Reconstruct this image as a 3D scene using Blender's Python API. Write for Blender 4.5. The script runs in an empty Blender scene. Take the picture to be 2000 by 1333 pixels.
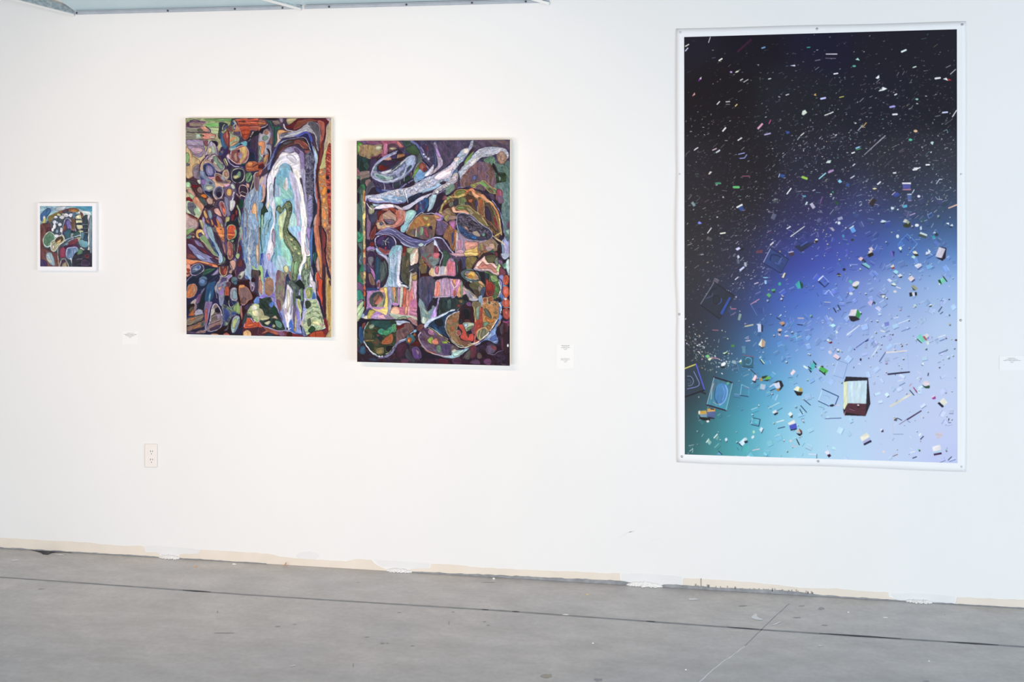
# Gallery wall: three paintings, a pinned print and label cards above a concrete floor
# ---------------------------------------------------------------- paint engine
import numpy as np, math

def hexc(h):
    if len(h) == 3: h = ''.join(c * 2 for c in h)
    return np.array([int(h[i:i + 2], 16) for i in (0, 2, 4)], float) / 255.0

def catmull(P, closed, n=6):
    P = np.asarray(P, float); m = len(P)
    if m < 3: return P
    if closed: Q = np.vstack([P[-1], P, P[0], P[1]]); segs = m
    else: Q = np.vstack([2 * P[0] - P[1], P, 2 * P[-1] - P[-2]]); segs = m - 1
    t = np.linspace(0, 1, n, endpoint=False)[:, None]
    out = []
    for i in range(segs):
        a, b, c, d = Q[i], Q[i + 1], Q[i + 2], Q[i + 3]
        out.append(0.5 * (2 * b + (c - a) * t + (2 * a - 5 * b + 4 * c - d) * t ** 2 + (3 * b - a - 3 * c + d) * t ** 3))
    out = np.vstack(out)
    if not closed: out = np.vstack([out, P[-1]])
    return out

class Art:
    """Paints strokes and shapes in paint coordinates; the result colours a dense canvas mesh."""
    def __init__(s, x0, y0, x1, y1, k, seed):
        s.x0, s.y0, s.k = x0, y0, k
        s.W = int(round((x1 - x0) * k)); s.H = int(round((y1 - y0) * k))
        s.img = np.zeros((s.H, s.W, 3)); s.rng = np.random.RandomState(seed)
        s.ox, s.oy, s.u = x0, y0, 1.0
        s.amp = 0.10; s.auto = 0.0; s.soft = 0; s.inkc = np.array([.12, .09, .13]); s.G = s.rng.rand(256, 256); s.path = None; s.mask = None; s.box = None; s.seed = 0
    def px(s, P):
        P = np.asarray(P, float)
        return np.stack([(s.ox + P[:, 0] * s.u - s.x0) * s.k, (s.oy + P[:, 1] * s.u - s.y0) * s.k], 1)
    def noise(s, X, Y, cx, cy, ang=0.0, off=0.0):
        c, n = math.cos(ang), math.sin(ang)
        U = (X * c + Y * n) / (cx * s.k) + off * 17.3 + 40; V = (-X * n + Y * c) / (cy * s.k) + off * 9.1 + 80
        iu = np.floor(U).astype(int); iv = np.floor(V).astype(int); fu = U - iu; fv = V - iv
        fu = fu * fu * (3 - 2 * fu); fv = fv * fv * (3 - 2 * fv); g = s.G
        A = g[iv % 256, iu % 256]; B = g[iv % 256, (iu + 1) % 256]; C = g[(iv + 1) % 256, iu % 256]; D = g[(iv + 1) % 256, (iu + 1) % 256]
        return (A * (1 - fu) + B * fu) * (1 - fv) + (C * (1 - fu) + D * fu) * fv
    def region(s, P, pad=2):
        a = np.floor(P.min(0) - pad).astype(int); b = np.ceil(P.max(0) + pad).astype(int) + 1
        x0, y0 = max(a[0], 0), max(a[1], 0); x1, y1 = min(b[0], s.W), min(b[1], s.H)
        return (x0, y0, x1, y1) if x1 > x0 and y1 > y0 else None
    def inside(s, P, box):
        x0, y0, x1, y1 = box
        xx = np.arange(x0, x1) + 0.5; m = np.zeros((y1 - y0, x1 - x0), bool)
        Q = np.roll(P, -1, 0)
        for (ax, ay), (bx, by) in zip(P, Q):
            if ay == by: continue
            lo, hi = (ay, by) if ay < by else (by, ay)
            r0 = max(int(math.ceil(lo - 0.5)), y0); r1 = min(int(math.ceil(hi - 0.5)), y1)
            if r1 <= r0: continue
            yy = np.arange(r0, r1) + 0.5
            xi = ax + (yy - ay) * (bx - ax) / (by - ay)
            m[r0 - y0:r1 - y0] ^= xx[None, :] < xi[:, None]
        return m
    def dist(s, P, box, R, widths=None):
        x0, y0, x1, y1 = box
        D = np.full((y1 - y0, x1 - x0), 1e9)
        for i in range(len(P) - 1):
            a, b = P[i], P[i + 1]
            w = 1.0 if widths is None else max(0.08, (widths[i] + widths[i + 1]) / 2)
            r = R * w + 2
            bx0 = max(int(min(a[0], b[0]) - r), x0); bx1 = min(int(max(a[0], b[0]) + r) + 2, x1)
            by0 = max(int(min(a[1], b[1]) - r), y0); by1 = min(int(max(a[1], b[1]) + r) + 2, y1)
            if bx1 <= bx0 or by1 <= by0: continue
            X, Y = np.meshgrid(np.arange(bx0, bx1) + 0.5, np.arange(by0, by1) + 0.5)
            d = b - a; L = d @ d
            t = 0 if L <= 1e-9 else np.clip(((X - a[0]) * d[0] + (Y - a[1]) * d[1]) / L, 0, 1)
            q = np.hypot(X - a[0] - t * d[0], Y - a[1] - t * d[1]) / w
            v = D[by0 - y0:by1 - y0, bx0 - x0:bx1 - x0]; np.minimum(v, q, out=v)
        return D
    def grid(s, box):
        x0, y0, x1, y1 = box
        return np.meshgrid(np.arange(x0, x1) + 0.5, np.arange(y0, y1) + 0.5)
    def put(s, box, m, col):
        x0, y0, x1, y1 = box
        v = s.img[y0:y1, x0:x1]; m = m[..., None]
        s.img[y0:y1, x0:x1] = v * (1 - m) + col * m
    def tex(s, col, box, ang, amp=None):
        amp = s.amp if amp is None else amp
        X, Y = s.grid(box); s.seed += 1; o = s.seed * 0.37
        n = (s.noise(X, Y, 16, 3.0, ang, o) - .5) * 1.1 + (s.noise(X, Y, 7, 1.4, ang + .15, o + 3) - .5) * .8
        h = s.noise(X, Y, 13, 8, ang, o + 7) - .5
        out = col * (1 + 2 * amp * n[..., None])
        return np.clip(out + h[..., None] * amp * np.array([.5, .1, -.55]) * (0.25 + col.mean()), 0, 1)
    def axis(s, P):
        c = P - P.mean(0); w, v = np.linalg.eigh(c.T @ c); return math.atan2(v[1, 1], v[0, 1])
    def fill(s, P, c1, c2=None, ang=None, smooth=True, alpha=1.0):
        P = s.px(P); P = catmull(P, True) if smooth else P
        box = s.region(P)
        s.path = P; s.box = box
        if box is None: return
        m = s.inside(P, box); s.mask = m
        if s.soft: m = s.blur(m.astype(float), s.soft)
        col = c1[None, None, :] if c2 is None else None
        if c2 is not None:
            X, Y = s.grid(box); a = math.radians(ang); t = X * math.cos(a) + Y * math.sin(a)
            tt = P @ np.array([math.cos(a), math.sin(a)])
            t = np.clip((t - tt.min()) / (np.ptp(tt) + 1e-6), 0, 1)[..., None]; col = c1 * (1 - t) + c2 * t
        col = np.broadcast_to(col, m.shape + (3,))
        s.put(box, m * alpha, s.tex(col, box, s.axis(P)))
    def blur(s, m, n):
        for _ in range(n):
            q = np.pad(m, 1, mode='edge')
            m = (q[:-2, 1:-1] + q[2:, 1:-1] + q[1:-1, :-2] + q[1:-1, 2:] + 2 * q[1:-1, 1:-1]) / 6
        return m
    def contour(s, c):
        """drawn edge of a painted shape: a dark line, sometimes a pale one inside it"""
        if s.auto <= 0 or s.box is None: return
        L = s.rng.rand(); ext = min(np.ptp(s.path[:, 0]), np.ptp(s.path[:, 1])) / s.k
        w = min(1.5, ext * .22)
        R = w * s.k; D = s.dist(np.vstack([s.path, s.path[:1]]), s.box, R * 2.4)
        X, Y = s.grid(s.box); br = s.noise(X, Y, 9, 9, 0, s.seed * .9)
        if L < .72:
            m = np.clip(1.15 - D / R, 0, 1) * s.mask * s.auto * np.clip(br * 1.9, 0, 1)
            s.put(s.box, m, c * .42 + s.inkc * .6)
        if L > .45:
            o = R * 1.25 if L < .72 else R * .5
            m = np.clip(1 - np.abs(D - o) / (R * .55), 0, 1) * s.mask * s.auto * .75 * np.clip(br * 2.2 - .5, 0, 1)
            s.put(s.box, m, c * .5 + np.array([.42, .41, .45]))
        if ext > 6:   # rounder centre
            m = np.clip(D / (R * 2.4), 0, 1) * s.mask * .10 * s.auto
            s.put(s.box, m, np.clip(c * 1.2 + .12, 0, 1))
    def stroke(s, P, w, c, closed=False, taper=False, smooth=True, alpha=1.0):
        P = s.px(P); P = catmull(P, closed) if smooth else P
        if closed: P = np.vstack([P, P[:1]])
        R = w * s.u * s.k / 2; box = s.region(P, R + 2)
        if box is None: return
        wd = None
        if taper:
            t = np.linspace(0, 1, len(P)); wd = np.clip(np.sin(t * math.pi) ** .7, .1, 1)
        D = s.dist(P, box, R, wd)
        m = np.clip(R - D + .5, 0, 1)
        if s.auto > 0:
            X, Y = s.grid(box); s.seed += 1; m = m * (.42 + .75 * np.clip(s.noise(X, Y, 9, 4, .7, s.seed * .43) * 1.2, 0, .78))
        s.put(box, m * alpha, s.tex(np.broadcast_to(c[None, None, :], m.shape + (3,)), box, 0.3, s.amp * .7))
    def rim(s, c, w, a):
        if s.box is None: return
        R = w * s.u * s.k
        D = s.dist(np.vstack([s.path, s.path[:1]]), s.box, R)
        m = np.clip(1 - D / R, 0, 1) * s.mask * a
        s.put(s.box, m, c)
    def ellipse(s, cx, cy, rx, ry, rot=0):
        t = np.linspace(0, 2 * math.pi, 14, endpoint=False); r = math.radians(rot)
        j = 1 + (s.rng.rand(14) - .5) * .12
        return np.stack([cx + (rx * np.cos(t) * math.cos(r) - ry * np.sin(t) * math.sin(r)) * j,
                         cy + (rx * np.cos(t) * math.sin(r) + ry * np.sin(t) * math.cos(r)) * j], 1)
    def marble(s, P, cols, size, ang, smooth=True, sharp=1.0, aspect=2.2):
        """fill with a swirling mixture of several colours"""
        P = s.px(P); P = catmull(P, True) if smooth else P
        box = s.region(P); s.path = P; s.box = box
        if box is None: return
        m = s.inside(P, box); s.mask = m; X, Y = s.grid(box); s.seed += 1; o = s.seed * .61; a = math.radians(ang)
        wx = (s.noise(X, Y, size * 1.5, size * 1.5, 0, o + 1) - .5) * size * s.k * 1.6
        wy = (s.noise(X, Y, size * 1.5, size * 1.5, 0, o + 2) - .5) * size * s.k * 1.6
        aspect = 5.5 if ang == 90 else aspect
        n = s.noise(X + wx, Y + wy, size * aspect, size, a, o) * .7 + s.noise(X + wx, Y + wy, size * aspect * .4, size * .4, a, o + 5) * .3
        n = np.clip((n - .5) * 1.75 * sharp + .5, 0, .9999) * (len(cols) - 1)
        i = n.astype(int); f = (n - i)[..., None]; C = np.array(cols)
        f = np.clip((f - .5) * 1.25 + .5, 0, 1); C = C * .8 + C.mean(0) * .2
        s.put(box, m.astype(float), s.tex(C[i] * (1 - f) + C[i + 1] * f, box, a, s.amp * .7))
    def run(s, text):
        for ln in text.strip().splitlines():
            ln = ln.split('#')[0]
            for cmd in ln.split(';'):
                t = cmd.split()
                if t:
                    try: s.do(t)
                    except Exception as e: print('ART?', cmd, e)
    def do(s, t):
        k = t[0]
        pts = lambda a: np.array([[float(v) for v in q.split(',')] for q in a])
        if k == 'C': s.ox, s.oy, s.u = map(float, t[1:4])
        elif k == 'A': s.amp = float(t[1])
        elif k == 'F': s.fill(pts(t[2:]), hexc(t[1])); s.contour(hexc(t[1]))
        elif k == 'Q': s.auto = float(t[1])
        elif k == 'Z': s.soft = int(t[1])
        elif k == 'P': s.fill(pts(t[2:]), hexc(t[1]), smooth=False)
        elif k == 'G': s.fill(pts(t[4:]), hexc(t[1]), hexc(t[2]), float(t[3]))
        elif k == 'H': s.fill(pts(t[4:]), hexc(t[1]), hexc(t[2]), float(t[3]), smooth=False)
        elif k == 'L': s.stroke(pts(t[3:]), float(t[2]), hexc(t[1]))
        elif k == 'l': s.stroke(pts(t[3:]), float(t[2]), hexc(t[1]), smooth=False)
        elif k == 'K': s.stroke(pts(t[3:]), float(t[2]), hexc(t[1]), taper=True)
        elif k == 'O':
            s.fill(pts(t[4:]), hexc(t[3])); p, b, m = s.path, s.box, s.mask
            s.stroke(pts(t[4:]), float(t[2]), hexc(t[1]), closed=True); s.path, s.box, s.mask = p, b, m
        elif k == 'E':
            for q in t[4:]:
                e = s.ellipse(*map(float, q.split(',')))
                s.fill(e, hexc(t[1])); p, b, m = s.path, s.box, s.mask
                if float(t[3]) > 0: s.stroke(e, float(t[3]), hexc(t[2]), closed=True)
                s.path, s.box, s.mask = p, b, m
        elif k == 'R': s.rim(hexc(t[1]), float(t[2]), float(t[3]))
        elif k == 'N':   # N col/col/col size(px) angle pts
            s.marble(pts(t[4:]), [hexc(c) for c in t[1].split('/')], float(t[2]), float(t[3]))
        elif k == 'n':
            s.marble(pts(t[4:]), [hexc(c) for c in t[1].split('/')], float(t[2]), float(t[3]), smooth=False)
        else: print('ART unknown', t)
    def finish(s, wob, streak, q, seed):
        """brush wobble, canvas grain, then average down by q"""
        X, Y = np.meshgrid(np.arange(s.W) + .5, np.arange(s.H) + .5)
        dx = (s.noise(X, Y, 5, 5, 0, seed) - .5) * 2 * wob * s.k; dy = (s.noise(X, Y, 5, 5, 0, seed + 4) - .5) * 2 * wob * s.k
        xi = np.clip(X + dx, 0, s.W - 1).astype(int); yi = np.clip(Y + dy, 0, s.H - 1).astype(int)
        im = s.img[yi, xi]
        # fine drawn lines that follow the painted shapes
        def box(A, r):
            for ax in (0, 1):
                P = np.cumsum(np.pad(A, [(r + 1, r) if q == ax else (0, 0) for q in (0, 1)], mode='edge'), axis=ax)
                A = (P[2 * r + 1:] - P[:-2 * r - 1]) / (2 * r + 1) if ax == 0 else (P[:, 2 * r + 1:] - P[:, :-2 * r - 1]) / (2 * r + 1)
            return A
        for r, K, al, o in ((8, 12., .24, 0), (15, 13., .16, 5)):
            Lb = box(box(im @ np.array([.35, .5, .15]), r), r)
            ph = Lb * K + (s.noise(X, Y, 14, 14, 0, seed + 20 + o) - .5) * 1.6 + (s.noise(X, Y, 5, 5, 0, seed + 24 + o) - .5) * .5
            gy, gx = np.gradient(ph); g = np.hypot(gx, gy) + 1e-6; lv = np.round(ph)
            m = np.clip(1.3 - np.abs(ph - lv) / g / (.42 * s.k), 0, 1) * np.clip(g * 26, 0, 1) * np.clip(s.noise(X, Y, 12, 12, 0, seed + 30 + o) * 2 - .45, 0, 1) * al * np.clip(2.1 - 2.4 * Lb, .15, 1)
            dk = (lv % 2 == 0)[..., None]; m = m[..., None]
            im = np.where(dk, im * (1 - m * 1.25) + m * .6 * s.inkc, im * (1 - m) + m * np.clip(im * .6 + np.array([.36, .35, .36]), 0, 1))
        n = s.noise(X, Y, 4, 1.2, .5, seed + 9) - .5
        im = np.clip(im * (1 + streak * n[..., None]), 0, 1)
        H, W = s.H // q * q, s.W // q * q
        return im[:H, :W].reshape(H // q, q, W // q, q, 3).mean((1, 3))

CAVE = '''
C 355 225 .9
A .11; Q .8; Z 3
P 435 0,0 340,0 340,490 0,490
P 534 7,6 100,6 100,480 7,480
# --- far-left strata
H 9a7 ca8 90 8,6 112,6 112,60 85,75 60,95 40,133 8,133
F 7a6 52,8 110,7 112,13 78,13 56,12; F 7b6 52,18 75,17 80,21 78,25 60,26 52,23; F ab8 52,27 80,27 82,33 80,40 70,42 62,36
F 978 10,22 18,12 30,9 40,12 52,14 53,18 45,22 50,25 58,30 63,36 55,38 35,38 10,38
L 324 1.6 18,13 28,10 38,13; L 324 1.6 12,17 25,14 38,15 50,15; L 324 2 10,25 25,26 40,26; F 736 10,18 16,18 17,23 11,24; F 887 10,28 40,29 36,36 10,36; F 987 18,18 40,18 44,23 20,24
F d97 41,27 50,25 57,32 55,36 48,34 42,30; F 665 34,30 42,29 46,34 36,36; L 323 1.8 11,37 30,38 50,37 60,38 63,35 58,29 52,25
F 887 9,40 30,40 31,51 9,51; F aba 31,41 42,41 43,50 31,51; F d87 42,40 60,39 72,42 73,50 60,52 45,51; F cb9 60,46 71,45 72,50 61,50; E 475 - 0 42,44,3,3; E 632 - 0 47,45,2,2; L 535 1.5 68,42 73,43 72,49
L 656 1.5 9,53 30,53 73,52
F 98a 10,54 46,54 48,62 50,75 48,85 40,92 28,88 20,80 13,70; L 656 2 12,65 30,67 47,68; L aaa 2 14,60 40,60; L 756 1.5 22,85 30,85 36,87; F 845 47,55 57,56 58,62 53,68 48,62
F b9a 20,72 40,70 46,78 35,84 22,80; F aba 58,55 62,60 57,66
F ca7 9,72 14,72 22,85 30,92 40,100 38,108 28,108 23,118 24,133 9,133
O 776 2 9c7 9,84 14,83 16,90 15,100 12,105 9,104; F 667 9,106 17,106 16,110 10,111
# --- central dark mass behind bulbs
F 325 84,72 100,68 130,70 150,70 166,100 166,240 120,260 100,240 90,180 70,130 84,100
O 657 1 878 38,108 30,110 24,117 24,126 28,136 40,136; L 667 2 26,118 38,116; L 99a 1.5 26,124 38,122
F 234 82,16 95,17 100,22 92,30 86,35 86,48 82,52 79,45 81,30
F 457 87,28 97,21 101,24 96,30 88,34; L cc9 1.2 88,32 89,25 93,20
F 369 84,38 92,42 93,58 98,70 92,74 86,64 84,50
F 944 90,40 100,33 103,40 103,70 97,66 92,56 89,48; F 744 97,30 107,20 110,30 110,36 100,34; F b65 95,38 100,36 101,48 96,50
F 254 106,14 110,9 116,10 112,20 108,24; F aa9 111,12 116,12 120,20 122,30 118,35 112,28
E 34a - 0 112,18,2.5,2.5; E 325 - 0 116,25,2,4; F 89b 111,26 115,25 117,30 113,31; F c86 119,20 126,28 128,34 115,35; L d84 2 113,34 120,35 127,34; L 213 1.4 106,14 110,9 116,11 122,20 127,29
F 9a8 104,38 112,42 122,46 125,52 122,60 112,66 104,68; F c85 105,52 113,47 118,49 110,56 105,58; F da7 108,62 116,58 121,57 116,64 105,68
F 49b 104,69 116,65 124,60 126,63 118,70 105,71; L 723 2.5 102,36 103,55 101,75 102,85; L 256 1.8 124,46 128,52 128,62 118,69
F 546 112,38 124,38 127,44 122,46 114,42; L bba 1 127,34 129,42 128,48
O cbc 1.3 a66 108,76 120,70 135,66 143,74 145,86 142,97 134,105 120,106 110,100 105,92
F 9bb 103,71 115,71 118,73 108,78 104,77; F ca6 124,73 136,68 141,74 140,88 134,98 128,105 127,96 132,84 126,78
F 844 109,80 116,76 121,76 122,90 124,100 116,103 110,95; F b87 112,88 118,82 121,95 118,102; F 98b 124,88 128,82 131,88 127,95; F 5ab 128,60 139,57 142,63 138,68 132,64; E 425 - 0 124,78,2.5,3
F dbc 98,86 103,84 105,92 108,98 103,96 97,92; L dbb 1.3 102,86 104,94 112,102 124,106 136,104 144,94
F 124 143,58 150,56 150,70 148,80 155,80 160,84 160,95 165,100 166,102 150,101 142,108 132,112 128,107 138,103 144,95 147,82 147,72 142,66
F 123 155,38 166,34 166,42 156,46 150,52 145,55 140,54 145,50; L 254 2 128,108 136,106 142,104
F a43 118,9 166,6 166,32 150,33 145,48 138,54 132,48 128,36 124,24 119,14
L e64 2.5 120,11 150,10 166,9; L d63 2 124,17 140,18 160,17; L e75 2.2 140,15 166,17; L 323 1.8 124,13 137,13; L 323 1.3 128,22 145,22 165,23; L 323 1.3 158,12 166,13; L e63 3 128,27 145,27; L c43 3 130,31 147,31; L 324 2 143,8 155,8; L b76 2 148,26 166,25; L 866 2 150,30 166,29
F b42 130,33 148,33 145,46 139,52 133,46; L d62 1.2 132,38 146,37; L 722 1.2 133,43 145,42
L db9 2.2 149,47 155,37; L cba 1.6 145,56 149,52
# pears
F 98b 50,85 56,68 62,57 68,56 74,62 78,75 80,86 75,88 68,80 60,88 52,98
O 547 1.2 a9a 64,56 58,64 54,76 50,86 56,88 66,84 72,84 78,88 76,74 72,62; F 213 64,56 74,56 78,60 77,68 70,61
F cb8 57,72 63,70 67,76 62,82 57,86; F aba 63,68 70,68 74,80 66,84; F aac 62,58 66,58 68,66 60,68
O 535 1.5 a99 66,86 74,86 82,96 92,106 94,114 90,120 80,124 70,116 60,104 56,96
F 798 69,90 77,90 80,100 90,108 91,116 84,118 76,108 70,100; F cdb 70,100 76,104 75,107 71,104; F 647 62,96 68,96 68,104 62,100; L dde .9 62,100 66,90 72,86; L bcc .8 88,104 92,112 88,120
F b98 48,100 56,98 64,102 72,114 66,110 50,106; L 413 2.2 39,133 38,118 42,104 48,96 56,86
L 436 2.6 90,106 100,118 106,133; F bb8 90,96 96,94 100,104 100,112 95,108; L 213 2 90,92 98,108 104,122; F 347 82,80 90,76 90,84 86,88 80,86; F 766 84,79 89,78 88,84
O 89b 1.4 448 46,110 56,104 66,108 72,118 73,133 62,138 50,134; F 88b 54,110 62,110 68,118 68,128 60,131 52,122; F 236 46,112 52,110 54,126 60,136 50,132; L bbd .9 52,112 53,122 58,131
F 435 108,112 118,110 124,118 116,126 108,124
F a53 140,106 152,100 166,104 166,118 150,122 140,120; E e95 b53 1 148,106,6,5; L 423 2 155,112 166,106; L e85 2 142,116 156,117; L aac 2.2 100,95 106,106 116,112 124,112; L bad 1.2 122,112 132,114
O 547 1.2 ba8 88,124 95,117 101,120 103,133 98,140 90,134; F b87 92,126 98,122 100,132 94,134
C 355 335 .9
# --- lattice
F d9b 40,10 70,12 74,4 100,24 110,28 100,34 88,32 76,32 64,24 52,18
F da8 64,18 72,14 76,24 92,30 88,36 74,34 68,26
F 522 19,20 28,22 38,28 46,38 50,50 60,58 70,64 76,64 70,70 52,66 40,52 30,48 26,38 18,32; F 434 20,19 30,22 36,30 28,30 20,26; F 712 19,28 32,30 34,34 22,35; F 866 33,38 40,33 46,42 44,48 36,46; F 544 33,50 42,48 48,56 40,57; F d72 42,51 51,50 55,56 50,58 45,56
L 474 2 10,22 20,21
F ada 9,24 18,24 20,32 14,38 9,36; F bb8 9,36 18,34 24,42 16,46; F c98 12,38 22,40 30,52 26,58 14,48; F 9b8 12,48 20,48 26,55 30,66 22,62; F cb9 9,44 14,48 18,58 9,58; F 912 9,58 15,55 22,60 28,68 20,66 10,61
F d97 26,56 34,56 48,74 52,78 46,82 44,90 38,102 34,104 36,88 34,76 24,66
F 455 36,58 48,60 54,70 50,76 40,66
O cc9 1.2 bca 10,66 20,66 30,72 40,84 42,92 36,100 30,98 20,92 10,88; F 667 14,68 24,68 32,78 26,84 30,96 22,92 14,82; F 9c9 27,82 33,80 36,88 32,92 28,88; L 446 1.5 14,78 28,76
F b99 9,92 20,100 30,104 36,112 34,122 24,128 14,133 9,133; L a99 3 14,108 24,112; L 978 1.5 14,116 24,122; F 8a6 9,132 22,124 30,118 24,130; L b52 1.3 10,91 18,98 28,102 36,108
F 78a 38,0 48,0 52,8 58,14 68,20 72,28 66,40 58,50 66,58 60,58 48,46 42,30 38,18; F 348 40,10 48,16 46,20 40,16; F 86a 41,19 50,18 51,26 46,30 41,26; F bcb 34,19 40,19 41,26 37,27
O 99b 1 789 54,24 62,20 70,26 72,34 68,40 58,42 51,38 50,30; F bca 52,32 62,31 69,33 66,38 58,41 52,38; F 459 60,27 63,22 66,28
F 225 50,42 60,44 66,46 68,58 60,54 52,48; F 123 60,44 67,44 68,54 62,50
O cc9 1.2 866 72,6 80,5 90,10 96,18 106,22 98,27 78,26 73,18; F 733 74,12 80,10 84,18 90,20 82,22 74,20; F 99a 88,9 94,14 92,21 86,15; L 447 1.2 84,22 98,24
F 657 92,34 100,32 114,22 118,40 112,60 104,66 100,58 94,50
F 445 106,-4 116,-8 136,-6 140,10 136,24 124,28 112,25 107,12
O ccb 1.4 224 110,0 118,-5 132,-4 136,8 132,20 122,25 112,22 108,12; F 7a8 118,8 124,0 128,2 127,12 118,17 112,14; F dd9 112,10 122,8 125,12 118,17 113,15; L 112 2.2 112,17 120,19 127,14
O cba 2.4 446 76,33 86,33 90,44 85,57 79,59 71,52 69,44; R 99c 5 .7; F 213 76,46 84,45 86,52 80,57 76,54; L cba 2 68,42 69,52 75,60 82,62 88,58
O 546 1.3 db6 98,40 104,37 109,42 108,52 102,54 97,50; R b63 4 .6
E bcb 778 1 111,33,3.5,6,-25
F 324 116,26 128,26 130,34 126,40 124,52 120,62 118,48
O dba 2 324 128,31 136,30 142,36 143,48 138,54 130,52 125,46 125,36; L cb9 1 127,46 132,44 140,48; L 534 1 130,40 138,38; L dba 2.2 119,49 124,54 130,52; F b87 120,50 128,56 126,58; F c98 140,26 146,28 146,36 141,32
F 586 138,6 150,2 153,14 148,24 140,22; L ccb 1 147,5 140,20; L 243 2 144,18 149,10; L ad9 1.5 152,10 148,20
N 79b/9bc/57a/abc/89b/68a 6 90 148,42 156,36 168,30 168,212 152,212 150,232 140,232 134,202 132,160 128,140 130,100 138,66 140,54
L 779 3 143,48 138,58 136,70 134,90 133,133; L bbd 1.2 142,46 138,58 135,68
O bb9 1.2 867 158,6 166,2 168,20 166,40 162,42 158,34 157,18; F a54 162,4 168,4 168,12 162,12
L cd9 1.6 157,10 153,28 149,40; L ddc 1.2 160,2 156,10
L bcd 2 152,50 148,70 146,90; L 46a 1.5 160,46 150,70 147,90; F da7 152,80 158,68 162,74 164,100 168,112 158,100 152,90; L d9a 1.6 146,92 155,82; N 79c/9bd/8ac 4 70 146,96 158,92 164,112 160,126 148,124 142,110; L aac 1 143,100 146,116 154,126 162,122
L 877 2.5 138,80 142,100 140,130
F ccc 103,66 110,62 116,66 115,76 110,84 106,86 102,76; L fff .9 108,64 107,80; R 99a 3 .5; L dde 2.2 113,46 110,62
F 779 92,55 102,60 104,85 106,95 98,98 96,80 92,68; L 99b 1 96,60 100,90; F 435 76,62 90,60 92,76 86,70 82,72 78,80 70,76
O 99a 2.2 a55 82,68 88,66 94,76 96,90 93,97 88,90 84,80; F e75 88,80 92,80 94,92 90,88; F 843 85,72 90,73 90,79
E b98 a88 1.2 61,64,6,7,-30; L cba 1.5 58,70 66,75 71,66
F 323 54,72 66,72 72,76 62,82 56,82
O 536 1 da9 70,82 78,80 84,88 86,98 80,96 72,90
F 436 68,92 80,96 86,104 78,106 70,100
F 043 124,66 132,60 133,76 128,80 124,74; F 312 118,56 124,60 124,72 118,84
F 312 112,84 118,78 122,92 124,120 120,133 108,133 102,112 110,100; F 723 108,96 114,94 112,106 108,110; F 933 116,86 120,84 121,92 118,95; F 124 114,108 122,100 126,133 112,133
L 9b8 3 120,74 124,84 126,94 124,104 127,118 130,133; L 7a9 1.5 127,88 128,110; L 57b 2.6 133,88 130,100 132,120; L 325 1 136,84 133,100
F bb7 96,99 104,99 103,108 98,114 94,108; F 789 94,112 100,114 98,133 92,133
F 98b 78,96 86,104 90,118 92,133 88,133 84,116 76,104; L 436 1.6 84,84 90,108 93,133; F 998 84,112 90,118 89,133 86,130
F 425 60,96 74,100 80,120 78,133 70,133 66,120 58,108
F e83 74,102 80,108 84,118 86,133 80,133 77,116; F e96 70,116 76,120 74,126; F d95 62,104 66,106 69,114 66,117; F e85 53,102 58,108 60,114 55,110; F 323 83,124 87,127 84,127
O 435 1 da6 47,84 50,82 54,92 56,100 52,102 48,94
F 78a 56,86 62,84 66,92 64,104 58,98; F 7ab 59,92 62,88 65,96 62,100
F 213 48,78 52,74 56,80 50,84 44,92 42,104 38,112 42,122 45,130 38,128 36,112 40,98; F 766 49,80 53,80 53,84 50,84
F 79a 50,114 60,118 66,133 52,133; F 258 52,112 62,118 66,128 58,120; F a9c 45,100 50,104 51,133 46,133 44,118; F bb7 38,106 44,106 47,118 46,126 42,120
C 355 445 .9
# --- radiating leaves
P 225 8,110 40,100 80,100 132,126 132,235 8,231
F 524 9,24 26,24 40,34 56,50 72,62 80,70 76,72 60,68 30,68 14,66 9,62
F a99 9,-2 30,-4 24,6 12,14 9,14; F 8a6 9,6 20,2 28,4 18,12 10,16; L 867 2 10,18 24,12 30,16; F 587 10,22 18,16 22,20 16,24
F c98 23,18 27,18 27,22 23,21
O 324 1.2 eb6 30,10 36,3 44,4 48,12 44,20 36,24 31,20; F 547 36,12 42,11 48,18 44,24 36,20; F ed8 42,5 46,6 50,16 46,14
N 898/7a6/a99 5 60 38,22 50,16 60,32 70,50 80,62 70,60 58,46 46,32; L da9 1 44,28 56,44 70,58 79,63; L 435 1.5 34,24 44,34 54,48 70,62
F a9c 48,0 54,4 62,22 56,24 50,12; F 8ab 52,0 64,-2 70,14 78,32 86,52 83,68 76,60 68,40 60,24; K 248 5.5 59,20 68,38 82,64; L 9bd 1.6 66,12 76,30 84,50; L 67a 1 56,20 70,46
F 844 9,56 24,58 32,66 14,68; L 634 2 10,46 18,54
O 213 1 88b 13,35 24,37 36,48 46,54 62,62 78,74 76,78 60,76 44,72 32,64 22,52 16,44; F 9ad 30,56 40,58 54,70 44,70 34,66; R 557 3 .5; L aac 1 14,36 26,40 36,50
F 87a 26,26 34,28 42,36 48,42 42,42 34,38; L 579 2 38,36 44,40; L d98 .8 40,32 46,42
F 833 42,46 50,50 56,58 48,54
F 435 60,66 72,68 79,76 70,76
F e85 9,68 22,70 40,72 60,76 78,82 76,87 64,84 48,78 34,76 20,80 9,79; L fb8 1.2 20,71 40,73 58,78; F c54 56,79 66,80 64,83; F e98 10,80 18,80 20,98 10,106; F a43 11,88 18,90 18,94 12,96; F 843 11,98 18,97 17,101 12,102
F 124 10,116 20,106 36,98 44,88 50,82 74,86 80,90 78,104 60,120 56,135 20,135 10,135
F 254 48,92 60,88 74,88 68,94 56,100 44,104; L 586 1 48,94 62,89
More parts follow.
